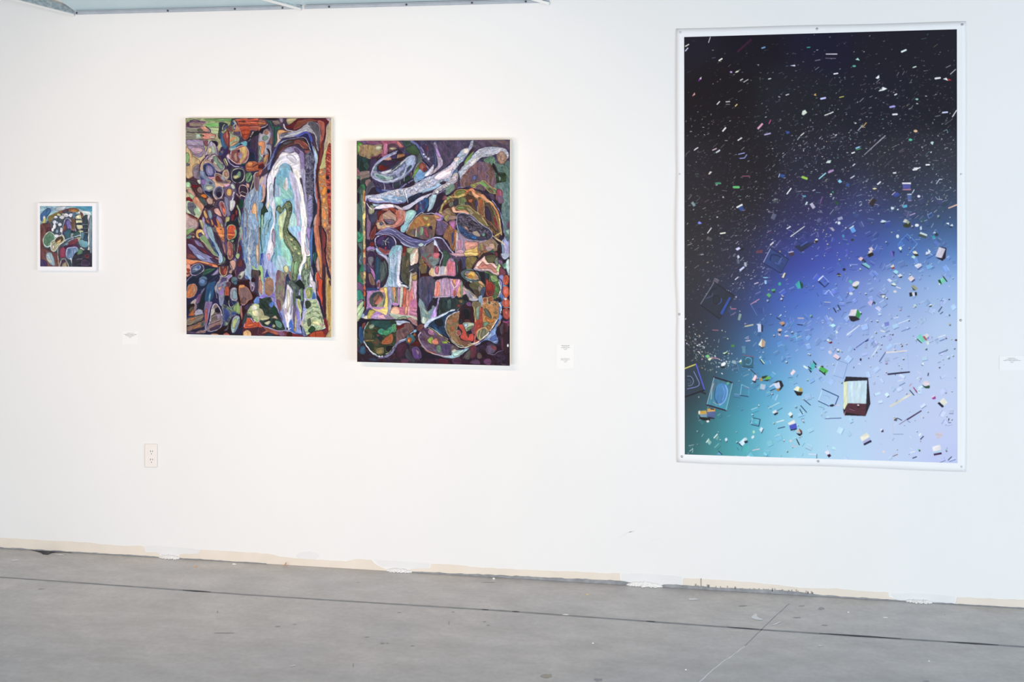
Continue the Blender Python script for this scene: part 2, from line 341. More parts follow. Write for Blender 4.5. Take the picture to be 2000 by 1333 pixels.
O a9b 1.8 346 20,88 28,80 40,79 47,84 47,92 38,100 28,104 20,100; E 89b - 0 32,88,10,6,-20; E 46a - 0 36,86,4,3; E 568 - 0 26,95,5,3,-20; L 98b 1.6 10,118 20,106 34,102; L 445 1.5 30,108 44,102
E 68a 235 1 46,112,9,7,-25; E 469 - 0 46,116,3,3
F 98b 64,103 76,92 80,86 80,98 72,103; L 213 1.4 80,70 82,80 80,90
O cc9 1.5 733 83,84 92,82 100,82 98,96 95,103 88,104 83,98; F b43 90,92 97,86 96,101 90,100; F 865 86,84 92,84 90,90; F 324 80,79 102,79 101,83 82,84
F 213 86,58 98,56 110,70 104,82 82,82 96,76
F 9bd 82,58 86,50 88,64 88,74 82,78 80,70; F 687 87,60 92,62 95,68 92,76 84,80 89,70; L cca .9 80,80 86,79
L d98 1.4 74,66 80,69
F 324 70,12 78,18 84,34 90,50 96,60 90,62 82,46 72,26; F 666 66,0 74,0 76,10 70,8
F e84 74,0 92,0 93,20 92,34 86,26 80,16; L fb7 1.6 80,16 90,17; L b52 1.2 78,12 90,12; F c85 85,22 92,20 91,28; F 324 83,2 87,4 84,5; F 657 86,28 92,32 96,52 93,54
F 647 92,0 98,0 99,40 98,58 94,54 93,30; F c98 89,34 93,40 95,54 92,52; F 557 93,2 96,2 96,30
F 123 97,-8 104,-14 116,-14 124,0 124,20 118,30 108,34 100,30
O 9a8 1.8 d53 99,2 102,-4 110,-6 116,-2 118,8 117,18 110,24 102,27 99,18; L 733 1.6 100,11 116,12; L f94 2.2 100,15 115,16; F b52 101,20 112,19 106,26; F 8a7 114,4 119,8 118,18 112,24 115,14
O ba7 1.3 955 100,33 105,31 110,38 112,52 110,64 104,69 100,62; F c76 102,40 106,48 105,60 101,56; L 645 1.2 102,44 108,46; F 323 112,38 118,34 116,56 112,64
L 323 2.2 118,-2 122,12 120,28 114,44 112,58; L 9b9 1.6 107,30 112,28 110,32; L 687 1.5 113,36 114,50
L 425 3.6 123,0 122,30 118,60; L 9a8 1.6 126,0 125,20 122,40 119,60
L d76 1.6 130,14 130,26; L 9ba 1.6 128,0 127,26; F 723 122,44 127,38 129,48 124,54; L 46b 2.6 128,28 133,50 134,66
O 536 .7 ac8 118,58 124,56 126,62 122,68 117,63
L 46b 3 138,0 139,20; L bcd 2 149,0 146,30 142,46; F abc 142,44 148,42 152,50 148,58 144,54; L dcc 3 145,58 147,70 148,80; L 47c 3 140,60 140,76; L a98 2 143,4 143,20
F db9 161,42 166,38 168,84 162,66; L ad7 2.8 153,84 160,91 168,93; L 69c 2 153,50 153,80
F 544 152,94 158,92 168,95 166,110 158,104 153,114
F 9bd 138,82 149,82 151,108 158,122 158,132 150,130 146,116 138,106; F 57b 136,106 142,104 148,116 140,112
F 425 128,56 134,70 139,84 136,92 126,104 120,112 118,96 120,80; O 324 1 733 121,76 127,68 131,76 130,84 124,86 120,82; L 435 2 132,70 138,84 134,94 124,108
F c98 104,74 114,70 118,80 112,92 108,86; L cba 1 104,80 110,92 114,88; F 98b 112,70 118,66 118,74
F bba 126,98 136,94 134,106 128,112 122,108; E 565 - 0 126,106,3,3
F 312 112,94 119,94 119,112 128,116 146,112 149,124 152,135 100,135 103,110; F b98 104,94 110,90 108,100 103,98
L a9a 1 116,92 117,112; E 578 324 .6 114,114,7,8; F 368 112,118 120,116 120,122 115,124; E 301 - 0 155,114,5,5
N 99b/657/aab 4 90 82,104 90,106 98,106 108,102 110,106 102,112 101,126 98,135 72,135 76,120 84,112; F 547 87,110 97,110 95,135 84,135; L bba 1.6 84,104 82,114 75,128; L eed 1.3 86,105 92,107 100,105; F 98c 98,104 108,102 106,108 101,112
C 355 550 .9
# --- bottom left
N 225/447/98b/558 5 110 50,14 46,22 40,34 34,50 30,66 27,64 27,50 32,36 42,22
F 123 36,40 48,20 56,8 58,20 50,50 48,64 40,62 34,58
E 469 124 1 46,2,9,8,-20; E 68b - 0 44,0,5,5
O a9a 1 c74 14,10 22,6 30,7 33,16 30,28 22,34 12,36 10,30; F d95 24,10 30,12 30,22 24,30; R 87a 4 .5; L d94 1 20,30 26,24
F 747 34,32 42,28 38,44 32,48; F baa 20,46 30,38 29,50 22,50; F 977 27,52 32,50 30,66 27,64
F 211 13,52 26,48 27,54 20,62 14,64; F b63 14,74 22,62 27,62 27,74; F 654 16,60 24,54 26,60 18,68
F 99a 28,70 32,64 38,61 44,63 47,70 47,78 40,76 30,76; L aac 1.2 28,70 33,63 39,61 45,64
F 876 11,82 30,76 47,72 46,80 32,88 11,96; F c73 20,80 26,78 28,82 18,86; L 556 1.5 12,80 30,75 46,71; L 9a8 1 14,94 30,90 46,82; F 865 11,98 30,92 47,84 49,96 44,100 26,104 13,110; F b74 22,102 38,93 40,98 28,104; F 455 42,90 47,88 48,96 42,97; L 211 1.6 11,98 28,92 46,85; L 211 2 11,112 30,107 48,99; F 546 10,108 12,114 30,114 48,112; F 977 30,112 42,106 52,108 50,112
F 258 56,8 68,0 74,0 70,20 68,36 60,44 52,46 50,34; K 7ab 3.5 62,20 60,40 57,58; F 769 50,50 60,44 66,46 62,60 58,76 54,96 50,104; F c54 51,60 55,62 55,80 53,92 50,80; F 86a 54,50 60,50 58,60 54,60; L aab 1 60,60 56,84 52,106; L cbb 1.4 48,106 53,106 57,96 62,86
O 99b 1.6 877 60,94 62,76 66,56 70,50 76,50 82,58 87,72 88,88 86,98 76,106 56,108; F 213 72,60 78,56 84,66 74,68; F aa9 64,64 70,56 72,66 64,76; L 433 1.4 62,76 84,67; F 98a 74,72 84,70 86,80 76,82; F 766 64,80 76,74 76,84 64,88; L 524 1.4 60,94 84,84; L cba 1 62,92 82,83; F 866 60,98 82,88 84,96 76,104 60,106; F 435 62,102 84,94 80,102 64,107; L dcd 1.3 62,86 64,66 70,51 76,50 84,62 87,74
N 78a/99b/446 4 80 74,8 88,2 98,0 96,20 92,40 88,54 82,48 80,30 74,22; L bba 1.5 76,6 73,20 77,36; F c99 78,14 88,10 82,20; F 86a 80,24 90,16 90,26 84,30
O 212 .8 b53 94,14 100,9 103,18 102,32 94,30; F 534 96,2 106,2 104,12 98,10
N 445/8a7/668/249 4 70 88,50 106,56 120,44 128,46 124,62 118,72 108,80 98,96 90,94 88,74; F 112 94,32 102,33 102,50 96,42; F 348 90,60 100,62 104,74 96,88 92,80
O 546 .8 99a 106,18 114,13 121,18 124,30 120,42 112,46 105,34; F 8ab 110,20 118,20 121,32 116,40 110,36; F 236 108,42 120,44 113,52; L ccb 1.1 102,42 103,52 106,56
F 8a6 112,58 122,44 128,50 126,70 116,66; L cca .9 126,36 129,40 128,46; L 9a8 1 124,30 130,32
F 301 121,2 148,0 152,20 162,26 166,36 158,44 142,50 136,58 142,64 134,76 130,98 120,100 124,80 128,60 122,40
O d96 1 866 126,12 138,11 146,18 152,32 152,38 144,42 140,48 130,50 128,40 124,22; F e95 124,9 134,7 138,12 127,15 124,21; F 755 130,36 140,36 136,48 130,48; L b66 1 140,30 148,30
F a9b 147,0 156,6 158,16 154,22 149,16; E 546 a9b .8 153,15,2.5,5
O 213 1.2 9bb 108,88 112,78 118,74 125,76 126,86 123,98 116,110 110,112 106,100; F bc8 110,88 118,80 120,88 114,102 110,100; F 79b 120,86 125,82 122,98 116,110 113,110; L b9d 1.8 110,82 118,75 125,78
F 201 66,114 90,98 106,98 104,112 130,114 130,100 134,118 66,118; F 201 98,100 106,86 112,76 108,90 106,110 100,112
F c97 64,114 72,113 80,115 78,118 62,117; F c65 90,115 98,112 104,116 100,119; F 667 92,106 98,100 102,92 100,104 94,108
F b76 126,56 130,54 132,74 130,84 127,70; L 98c 2 126,62 128,54 136,51
P 523 132,99 168,96 168,122 132,119; F d53 134,101 140,82 146,78 152,86 158,88 168,86 168,98 150,101; F e63 138,98 150,90 160,96; L dad 1.6 135,98 139,84 143,79 149,80 155,88 160,86 168,86; E eb7 - 0 142,115,9,9
N 8a7/cd9/687 5 20 142,70 148,56 156,48 168,52 168,86 158,86 152,80; E eed - 0 157,57,6,6; F dda 154,64 166,62 168,76 156,76; F 344 134,86 138,74 150,74 152,80 142,80 138,92
F 58d 156,42 166,32 168,46 160,48
C 505 225 .9
# --- top right
F 435 10,6 64,6 62,18 56,22 46,26 34,16; F 212 16,7 40,7 38,10 20,10
F 265 18,10 28,14 32,24 48,24 46,32 40,34 39,62 33,66 31,40 26,22; F 144 32,28 36,28 36,60 33,62; F 766 30,12 42,11 47,18 40,22 33,20; F 98a 44,6 52,6 54,14 48,16
F 954 0,8 14,11 18,18 6,24 0,24; L d83 2 0,17 14,18; F d63 0,24 5,26 3,34 0,34; F 213 0,36 18,22 20,26 10,34 4,44 0,44; L aab 2.2 5,28 14,25 19,20
F 657 20,20 28,26 32,40 31,64 24,72 20,60 24,44 24,34; F 966 25,50 30,50 29,64 25,60
F 99a 16,66 26,66 28,78 26,92 20,104 14,112 12,100 14,84
F aab 0,44 8,40 11,34 18,30 24,36 25,46 22,54 18,62 15,74 12,84 8,96 2,101 0,101; L ccd 1 24,34 25,46 20,58 16,72 12,86; E a76 - 0 17,38,5,5.5; F 798 8,48 14,44 21,47 20,52 14,55 9,53; F e96 0,58 12,57 14,62 13,76 8,86 4,80 6,70 0,66; F 798 0,68 4,72 4,88 8,92 4,99 0,98
F 213 17,72 22,74 25,82 24,94 18,106 22,90 21,80; F d85 14,88 20,84 21,92 14,106 10,100; F ba6 12,94 17,94 12,108; L bbd 1 0,101 6,101 12,92
F a43 0,104 10,102 14,110 0,120; F 512 0,110 10,106 12,114 0,116; F b65 0,120 10,118 4,130 0,130
F ba7 62,7 84,7 78,14 70,20 64,20 61,14
F 612 56,22 64,22 72,18 84,8 90,7 150,7 154,12 146,24 146,40 142,55 141,70 141,85 138,100 134,116 131,135 124,135 126,110 130,90 132,60 134,36 128,20 116,14 104,18 92,28 80,33 68,30 60,28
F 843 84,14 96,10 110,9 128,12 118,14 104,17 92,26 80,31 76,30; F a54 128,12 142,16 143,32 141,48 138,62 134,76 134,50 135,34; F 833 136,60 140,60 139,90 132,116 130,110
F ba8 158,8 158,135 145,135 145,116 132,118 138,100 141,85 142,64 146,46 147,28 152,18; F bb7 142,80 150,74 148,96 145,112 134,116; L a98 2 150,34 148,70; F a9a 146,7 157,7 153,13
F 99a 54,18 57,22 60,30 70,33 82,34 92,28 102,20 112,14 120,14 128,18 133,30 134,50 132,66 130,78 126,70 124,56 122,44 114,38 104,38 88,46 70,48 54,50 46,54 46,44 50,38 62,38 72,36 60,32 54,26
F 667 47,46 52,39 64,39 54,46; F 556 108,18 116,14 126,18 132,30 133,56 130,76 126,60 126,46 120,36 114,28; K ccd 1 90,33 104,28 110,23 116,32 124,42; L bbc .8 124,44 126,60 130,76; L 445 1.2 122,46 124,58 127,70; L eee 1.4 55,20 58,28 62,32 72,34; L cdd 1.4 58,46 72,42 88,38 104,32; L bcc 1 96,30 106,27 114,36
F ea6 41,34 50,32 60,34 72,36 54,38 46,42 43,50; F dba 40,36 44,40 45,50 50,52 44,60 36,69 34,68 40,56
F 34b 76,47 90,40 100,36 108,37 114,44 117,58 112,56 108,42 100,41 90,45
F 226 26,104 33,84 44,60 56,50 72,49 84,48 94,44 102,40 108,44 112,54 117,70 122,84 123,102 121,118 118,90 112,76 106,60 100,50 90,49 74,51 60,54 50,64 42,78 35,94 31,110 24,135 19,135 24,112
F 67a 18,118 24,102 30,88 36,76 33,90 28,104 24,120; K 56a 3.4 24,104 32,84 42,64 56,52; L 99c 1.4 10,118 20,108 28,96
F 9be 114,58 118,70 126,82 129,94 127,104 125,120 124,135 119,135 121,112 122,98 119,82; L cd9 1.3 119,68 127,84 128,96 126,110; L 36c 1.6 114,46 116,58
F 433 38,86 44,72 54,60 66,54 82,53 94,50 104,56 110,72 113,80 104,76 98,72 86,64 76,64 60,70 48,80 36,100 30,116 26,128
F 744 46,76 60,66 76,60 84,62 72,66 58,72 42,90 34,104; F 556 52,62 62,57 74,58 60,64; L bcc 1.3 48,60 62,53 78,51 92,48 102,51 108,62 112,74 118,88 121,98
O 312 .8 844 76,56 86,53 96,56 104,62 108,70 104,74 98,72 88,64 78,60; L c96 1.1 78,60 88,63 98,72; L d85 1.2 96,57 104,63 107,69; O 312 .7 955 100,77 108,76 114,78 110,84 105,86 101,82; F 213 98,53 104,56 108,66 104,60
F 87a 44,84 56,74 70,68 80,68 90,74 98,82 100,100 101,135 90,135 90,100 84,84 76,80 66,84 56,80; F 658 78,72 88,76 88,84 80,80; F 99b 56,76 70,70 74,78 64,82
N 445/667/557/88a/556/335 3 60 101,87 112,78 117,84 120,96 119,112 118,135 102,135 100,112 102,98; L aab .8 104,90 112,88 114,96; L bbc .7 104,104 106,112 103,122
F dde 22,135 30,112 40,96 50,82 58,80 68,83 78,80 86,86 91,100 92,116 95,135 78,135 70,112 56,106 48,110 44,122 34,135; F ccd 60,88 72,86 82,96 80,104 70,100; F eee 34,112 44,98 52,98 44,110 32,128
G 7ac 8cd 90 36,135 44,122 48,108 58,104 68,110 72,122 76,135
C 505 335 .9
# --- lagoon
F a9b 0,24 6,14 18,4 24,0 18,16 16,50 8,60 0,60; F ba9 2,20 8,10 12,16 4,28
Q 0; Z 9
G 7bd 8bd 90 34,60 36,20 44,4 58,-8 70,2 78,20 92,50 98,70 106,100 106,255 8,255 4,135 8,90 17,66 24,64
F 99b 90,-2 101,-2 106,40 108,80 106,125 103,100 100,60 95,20
F bbd 66,0 76,6 84,22 90,46 92,70 90,100 92,135 82,135 80,90 76,50 68,20
F 7bc 42,12 58,16 60,34 52,46 42,38; F 8cc 50,30 70,40 74,56 60,60 46,54; F 9bd 36,30 46,34 48,52 36,56; F ccc 58,15 62,14 64,30 62,42 58,40 54,34; F 9dc 36,56 48,58 52,70 40,76 36,66; F add 66,104 76,90 82,110 80,135 64,135
F eee 74,-2 86,-2 90,20 96,40 99,60 103,90 105,110 103,135 92,135 94,112 91,90 90,70 92,60 88,40 82,18; F fff 90,74 96,90 100,110 98,135 95,135 94,110
Q .7; Z 2
N 335/557/667/88a/446/335 3 30 102,-2 118,-2 120,20 121,50 119,80 121,100 114,120 117,135 106,135 108,90 104,50; N 66a/99c/88b 3 20 108,56 116,56 116,110 110,120 107,100; L bbc .8 108,50 114,56; L 335 1 108,64 116,60; L 335 1 108,80 116,76
F 124 117,-2 120,40 123,60 125,80 123,96 118,112 119,135 114,135 113,116 118,100 119,60
L 9ad 2.8 122,-2 122,30 123,50 126,68
F c65 124,22 128,45 131,65 131,90 131,135 120,135 120,112 126,92 127,70 124,50; F b98 119,112 126,92 124,120 124,135 120,135
F 522 124,-2 131,-2 131,25 134,50 136,80 136,110 141,122 144,135 130,135 131,90 129,60 126,30; L b76 1.5 131,60 131,130; L 98a 1.4 131,0 131,26 134,46 136,62
N e93/b63/998/c64/dc7 4 20 131,-2 146,-2 148,40 151,80 152,135 143,135 137,112 136,60 131,28; F f93 138,9 145,8 144,12 138,13; F f93 137,46 140,36 144,32 148,36 146,48 140,52; F f94 137,88 140,80 144,86 146,104 139,102; F e94 140,112 147,114 146,120 141,120; F fa4 139,60 146,58 145,66 140,70
N c53/723/e64/a43/823 4 20 146,-40 158,-50 158,135 152,135 151,80 148,40 146,0; E 213 - 0 150,14,4,4 152,43,4,4; L dba .7 148,-26 156,-20; L dba .7 148,-8 157,2
L 123 4.4 23,-2 19,20 17,45 15,60 12,74
F da9 8,28 14,34 15,50 12,62 8,66 4,64 8,56; F 7ad 0,32 7,36 7,60 0,66; L ec9 1.4 0,64 5,67 10,60
F 69b 0,68 10,70 6,84 4,100 0,100; F 7bc 0,100 4,100 6,135 0,135
F dde 20,10 34,-2 40,2 34,16 32,40 34,60 36,80 36,100 34,120 30,135 26,135 32,110 32,96 28,78 22,72 20,84 17,76 18,50; F bcd 24,30 32,30 32,60 24,70; F fec 18,70 23,70 20,84
F 8bd 14,88 26,80 29,96 24,112 20,135 8,135 12,110; F 7ab 16,110 24,106 20,135 12,135
F 243 5,84 10,78 14,74 18,82 21,88 14,90 12,98 6,94; L 234 1.4 6,96 4,130; L 243 1.4 11,96 11,114; L 244 1.4 28,88 29,98 26,106 22,112 20,124; F 9ca 6,98 10,96 10,116 6,130
Q 0; Z 8
F cda 44,98 52,90 58,84 60,90 56,106 54,120 53,135 42,135 42,110
Q .7; Z 2
N 554/887/aa9 4 70 37,84 40,78 46,74 50,78 54,72 60,65 66,64 71,70 72,84 68,100 66,115 62,135 52,135 54,116 58,100 60,88 57,80 50,88 46,92 42,86; L 334 1.2 37,100 38,84 44,74; L 343 1.2 38,112 38,90; L 334 1 50,88 56,80 60,80; L 443 1.4 60,65 67,65 72,72 72,82 69,96; L 565 1 64,72 65,90 60,110; L 9a8 1 60,70 64,90 60,105
C 505 445 .9
Q 0; Z 9
F 99d 8,96 20,90 40,110 56,116 60,107 128,107 132,150 126,180 104,226 60,226 40,200 4,150
F 7bc 34,0 46,0 50,50 44,76 36,60; F cda 44,0 52,0 54,24 50,30 46,20; F 9dc 50,24 58,34 66,44 70,60 71,80 60,82 50,62; F acd 44,60 60,70 60,90 40,90 38,70; F 9ad 8,60 28,70 36,90 38,135 10,135; F 9ce 66,0 92,0 92,40 84,30 74,18; F bbe 84,10 92,10 92,40 86,30; F ccd 86,34 92,40 96,66 94,60
Q .7; Z 2; L 69b 2 12,0 14,40; L 8bd 2 20,0 16,50; L 253 2.2 3,0 5,30 8,56; L 34b 4 7,58 5,80; L 46b 2 10,56 10,90
F a98 0,0 2,0 2,70 0,78
F dde 28,0 33,0 29,14 29,26 32,40 32,52 28,64 24,72 20,68 17,60 20,40 24,20; F a9b 32,4 36,10 36,36 33,44 30,26; L 445 1.2 32,2 29,14 29,24 32,34; L 455 1.4 34,55 30,66 28,74; F ebd 18,60 24,56 26,68 22,72
N 454/686/8a7/675/464 3.5 60 53,0 62,0 66,12 76,22 84,32 90,46 94,62 95,70 92,80 88,90 86,105 82,118 76,128 70,116 70,92 72,76 74,64 70,50 66,40 58,30 54,20; K 232 4.5 61,4 72,18 84,32; L 343 1.6 84,32 92,52 95,70 88,84; F cc8 62,22 67,20 71,28 66,30; F cc8 80,52 86,52 86,58; F ac8 70,42 76,42 76,48 71,48; F 9b8 72,76 80,66 82,80 76,104 71,96; K 453 3 88,60 86,80 80,110; L 8a7 1.4 55,6 57,20 62,28; K 343 3 66,12 63,4 60,-6
C 505 335 .9
N 554/8a7/676/9a7/454 4 65 37,84 40,76 46,74 50,78 56,70 62,64 68,64 72,72 72,84 69,100 64,116 61,130 66,136 80,146 90,160 98,176 102,190 98,202 90,214 84,232 78,250 72,240 74,216 76,200 72,184 66,170 56,154 54,134 56,114 60,98 61,88 57,80 50,90 45,92 41,86; R 232 3 .5
K 232 4 66,136 80,146 92,164; K 343 2 98,178 102,190 96,206; K aa8 2.4 58,138 68,160 78,180; E cc8 - 0 71,148,3,2.5 88,178,3,2.5 80,168,3,2; E 9b8 - 0 78,164,3,3; F 8b8 76,204 82,194 86,206 80,226 76,220; L 334 1 37,100 38,84 44,75; L 343 1.4 62,65 70,69 72,84 68,102
C 505 445 .9
F eee 93,0 104,0 102,20 104,40 112,54 113,60 106,62 103,72 96,82 93,92 92,104 88,96 89,86 94,74 96,66 92,40; F dcd 100,30 104,42 110,56 104,58 100,44
F bbd 102,14 108,24 111,44 106,42; F 98c 104,0 112,0 116,20 112,30 108,24 104,14; F 47c 112,8 118,0 120,40 119,60 115,82 112,60 111,44; L 9ad 1 112,26 110,36 114,46
F 124 118,0 121,0 123,40 127,58 124,72 125,90 123,110 129,135 122,135 118,110 116,85 116,70; F 155 118,56 126,56 124,72 120,78; L 7aa 1 119,58 118,70
F c75 120,0 130,0 134,30 137,60 138,84 139,112 134,108 130,100 126,90 124,80 126,66 128,60 124,40; F e94 125,46 130,48 135,66 137,100 132,76; F ca9 126,68 130,64 133,92 127,90; L d86 2 122,0 126,30
F 423 130,0 137,0 142,40 139,60 136,40; F 833 137,0 142,4 147,20 146,70 146,135 138,135 138,70; F 423 139,84 145,86 145,135 140,135
F b97 123,104 128,96 130,110 128,135; F d42 125,104 128,97 132,106 133,135 128,135; F e53 132,112 139,116 139,135 132,135; L 534 1.4 128,96 134,108 139,114
N a64/c96/855/b75 4 80 144,0 158,0 158,102 152,88 148,70 147,50 148,20
L 213 2.6 140,2 146,14 147,30 144,50 146,66 150,84 155,106 158,116; F da6 146,100 150,104 156,122 158,135 146,135; L dc8 1.2 147,86 147,100; L 425 3 150,98 154,110 158,124
N 576/9b9/455/8a8 4 80 93,92 100,80 104,68 104,62 112,64 112,78 114,96 112,112 110,122 104,131 98,128 94,116 92,104; O 435 .7 cb8 101,78 104,77 105,86 103,92 101,88; L bca 1 104,98 104,120; L 343 1 103,62 112,62; F 9a7 106,66 110,66 111,80 107,90
L 35b 1.6 88,106 90,120 94,124
F dde 112,96 116,104 120,120 125,135 112,135 110,124; F 99b 113,82 118,92 119,104 114,98
N 867/997/767/8a7 5 90 39,98 44,92 52,96 60,98 62,104 60,116 58,135 38,135; F 856 38,100 44,92 44,110 40,120; F c98 53,112 56,110 55,122 52,120; O 343 .8 cc9 56,84 61,82 65,88 64,96 60,98 55,94 54,89
F 24b 15,108 18,90 20,100 24,108; L 36c 2 12,118 14,108; L 9b8 1.5 13,112 18,108 26,108
F 9c7 0,84 6,84 10,92 9,110 9,135 6,120 4,104 0,96; F 333 0,92 5,96 4,104 0,106; F b87 0,106 5,108 7,135 0,135
F 236 59,112 64,100 72,118 76,128 74,135 58,135; F 877 64,94 70,96 72,114 66,108; F 112 82,122 90,116 100,130 96,135 80,132
C 505 550 .9
F 89d 0,25 40,25 60,30 110,30 132,40 126,60 110,108 60,110 40,80
N 877/a75/a87 5 45 13,2 17,-6 25,-8 31,-2 33,16 30,28 22,31 14,26; F b87 0,0 7,0 8,26 4,28 0,24; L cda 1.6 9,0 9,28; L 9bd 2 0,22 4,30
N 786/867/997 5 85 38,0 58,0 56,20 55,40 52,56 46,66 40,54 36,36 36,16; F 856 40,40 48,46 46,66 40,54; L b9c 1 36,30 40,54 46,66
F 236 58,4 62,0 60,24 55,46; F 87d 0,36 8,30 14,28 24,31 34,24 37,40 32,46 24,38 10,36; F 66d 44,64 50,72 52,88 48,82
N 132/344/354/112 4 40 2,44 12,36 24,34 32,38 34,50 40,60 46,74 50,86 56,98 56,106 40,106 20,102 8,96 2,84; F 143 26,62 36,54 42,68 34,74; K ccd 1.2 10,47 18,54; K bbc 1 16,66 28,58; K ccd 1.2 12,68 16,65; K 99a 1 14,42 22,48; K aaa 1 24,68 28,64; F 47d 22,50 30,43 34,50 28,57; F 99d 26,34 33,36 34,46 30,44
F aa8 0,60 8,62 12,72 8,80 0,84; F bb8 2,78 10,74 22,76 24,80 16,84 6,84; F ba8 27,80 36,74 42,82 32,80; F bb9 13,90 22,86 26,88 20,94 14,92; F 226 20,96 28,93 30,98 22,100; E aa8 - 0 33,97,3,3; F 587 36,86 48,88 50,100 40,98; F 232 8,88 12,90 18,98 12,98
P 823 0,98 10,98 30,104 56,108 72,112 98,119 110,112 124,106 156,100 157,123 0,120
F 523 0,98 10,100 20,108 36,114 44,120 0,118; F d42 0,88 6,92 9,99 0,99; F a54 12,100 30,102 44,112 40,116 20,108; F b64 10,110 18,106 22,109 8,114; F 245 16,114 28,113 32,119 14,119; F 857 42,106 56,110 58,118 46,119; F 410 64,110 72,112 72,121 62,120; F b42 112,106 136,106 142,122 112,121; L 721 1.2 124,108 124,120; L d63 1 114,110 114,120; L aad 2 0,86 8,96 20,100 40,107 60,106
F dde 62,6 68,10 74,20 77,36 76,60 74,80 70,92 66,106 62,102 58,80 52,60 51,52 56,46 58,30 60,14; F ccb 62,20 68,26 68,50 62,66; F aac 71,24 75,40 73,62 69,72; K fff 2.4 64,30 64,74; L 99b 1.2 53,56 58,78; F edd 56,72 62,74 62,96; F bac 58,58 62,62 60,72 56,66
F 36c 66,92 71,82 75,100 80,110 96,115 80,113 68,107; L eee 1.2 64,105 70,102; E 233 - 0 62,103,2,2.5
N 344/566/787 4 60 62,0 88,0 88,20 84,34 78,36 74,18; F 122 80,4 90,-4 100,12 94,18 86,10; F 565 74,26 80,30 80,46 78,60 75,50
N 475/8a7 4 80 90,18 96,16 98,30 95,50 92,40; F 233 80,34 90,30 92,40 84,38; F 455 92,44 97,46 95,62
F bc8 84,38 90,40 92,54 95,66 91,80 88,64 83,50; F dd9 85,42 89,48 89,60; F 657 78,50 80,46 82,60 80,72 79,104 76,98 75,70; F dc9 80,70 83,80 82,98 80,104 78,92; F ca7 77,102 82,102 81,109 77,107; F 87d 82,56 88,70 88,80 84,82; F 99d 86,82 92,80 92,100 88,106 84,96
L 214 1.8 97,18 97,44 95,62 93,82; F 445 92,70 95,66 93,80
O dcb 1.3 8a5 102,20 108,13 116,14 118,24 116,34 110,38 104,34; F bb7 104,24 110,18 112,28 106,34; F 586 112,18 117,20 115,30; L 35b 1.2 108,12 118,13
F ccd 110,0 122,0 126,14 126,28 134,40 136,64 130,50 118,36 118,16; F bcd 98,36 104,36 106,46 100,60; F 36b 119,22 125,36 116,38
N 676/cd9/9b9/eeb/8a8 3.6 -15 104,62 104,46 110,40 124,40 130,50 136,64 140,80 146,98 142,104 130,106 116,110 104,118 98,118 94,108 96,84 98,66; L 565 1.1 108,60 120,55 132,58; L 454 1.1 106,70 120,65 134,70; L 565 1.1 112,80 122,75 130,80; L 676 1 114,48 126,47; F 343 101,45 110,42 114,52 104,60; F 253 108,106 116,96 124,104 112,112; F 565 106,84 112,80 114,92 108,98; F e9b 133,94 138,92 139,98; F eea 116,88 128,86 132,96 122,94; F 687 134,76 139,82 138,90; L ddf 1.6 138,104 146,99 145,88
F bbd 96,70 104,62 100,80 96,96; F cb9 92,84 96,88 98,98 94,97; F 67a 91,100 96,98 104,118 98,120 94,112; F 222 90,96 93,96 94,108
F 214 124,8 128,28 136,40 140,60 148,84 153,100 148,101 142,82 135,62 131,46 126,36; L 214 1.4 98,120 106,118 118,110 132,107 146,102
F d42 128,0 138,0 139,40 139,56 134,40 128,24; F 744 126,0 130,0 130,24; F 412 138,0 145,0 147,60 147,82 142,72 139,56; F 812 141,82 150,82 155,100 153,110 146,101
F ca6 146,0 158,6 158,123 153,114 149,84 147,60; F cb7 147,10 150,10 150,76 147,80; F c93 151,8 155,6 155,90 152,84; F 524 152,0 158,0 158,12; F ba7 150,112 158,104 158,123 146,123
'''
def make_cave():
    a = Art(361, 229, 648.5, 661, 4, 3); a.run(CAVE)
    return a.finish(.5, .10, 2, 5)

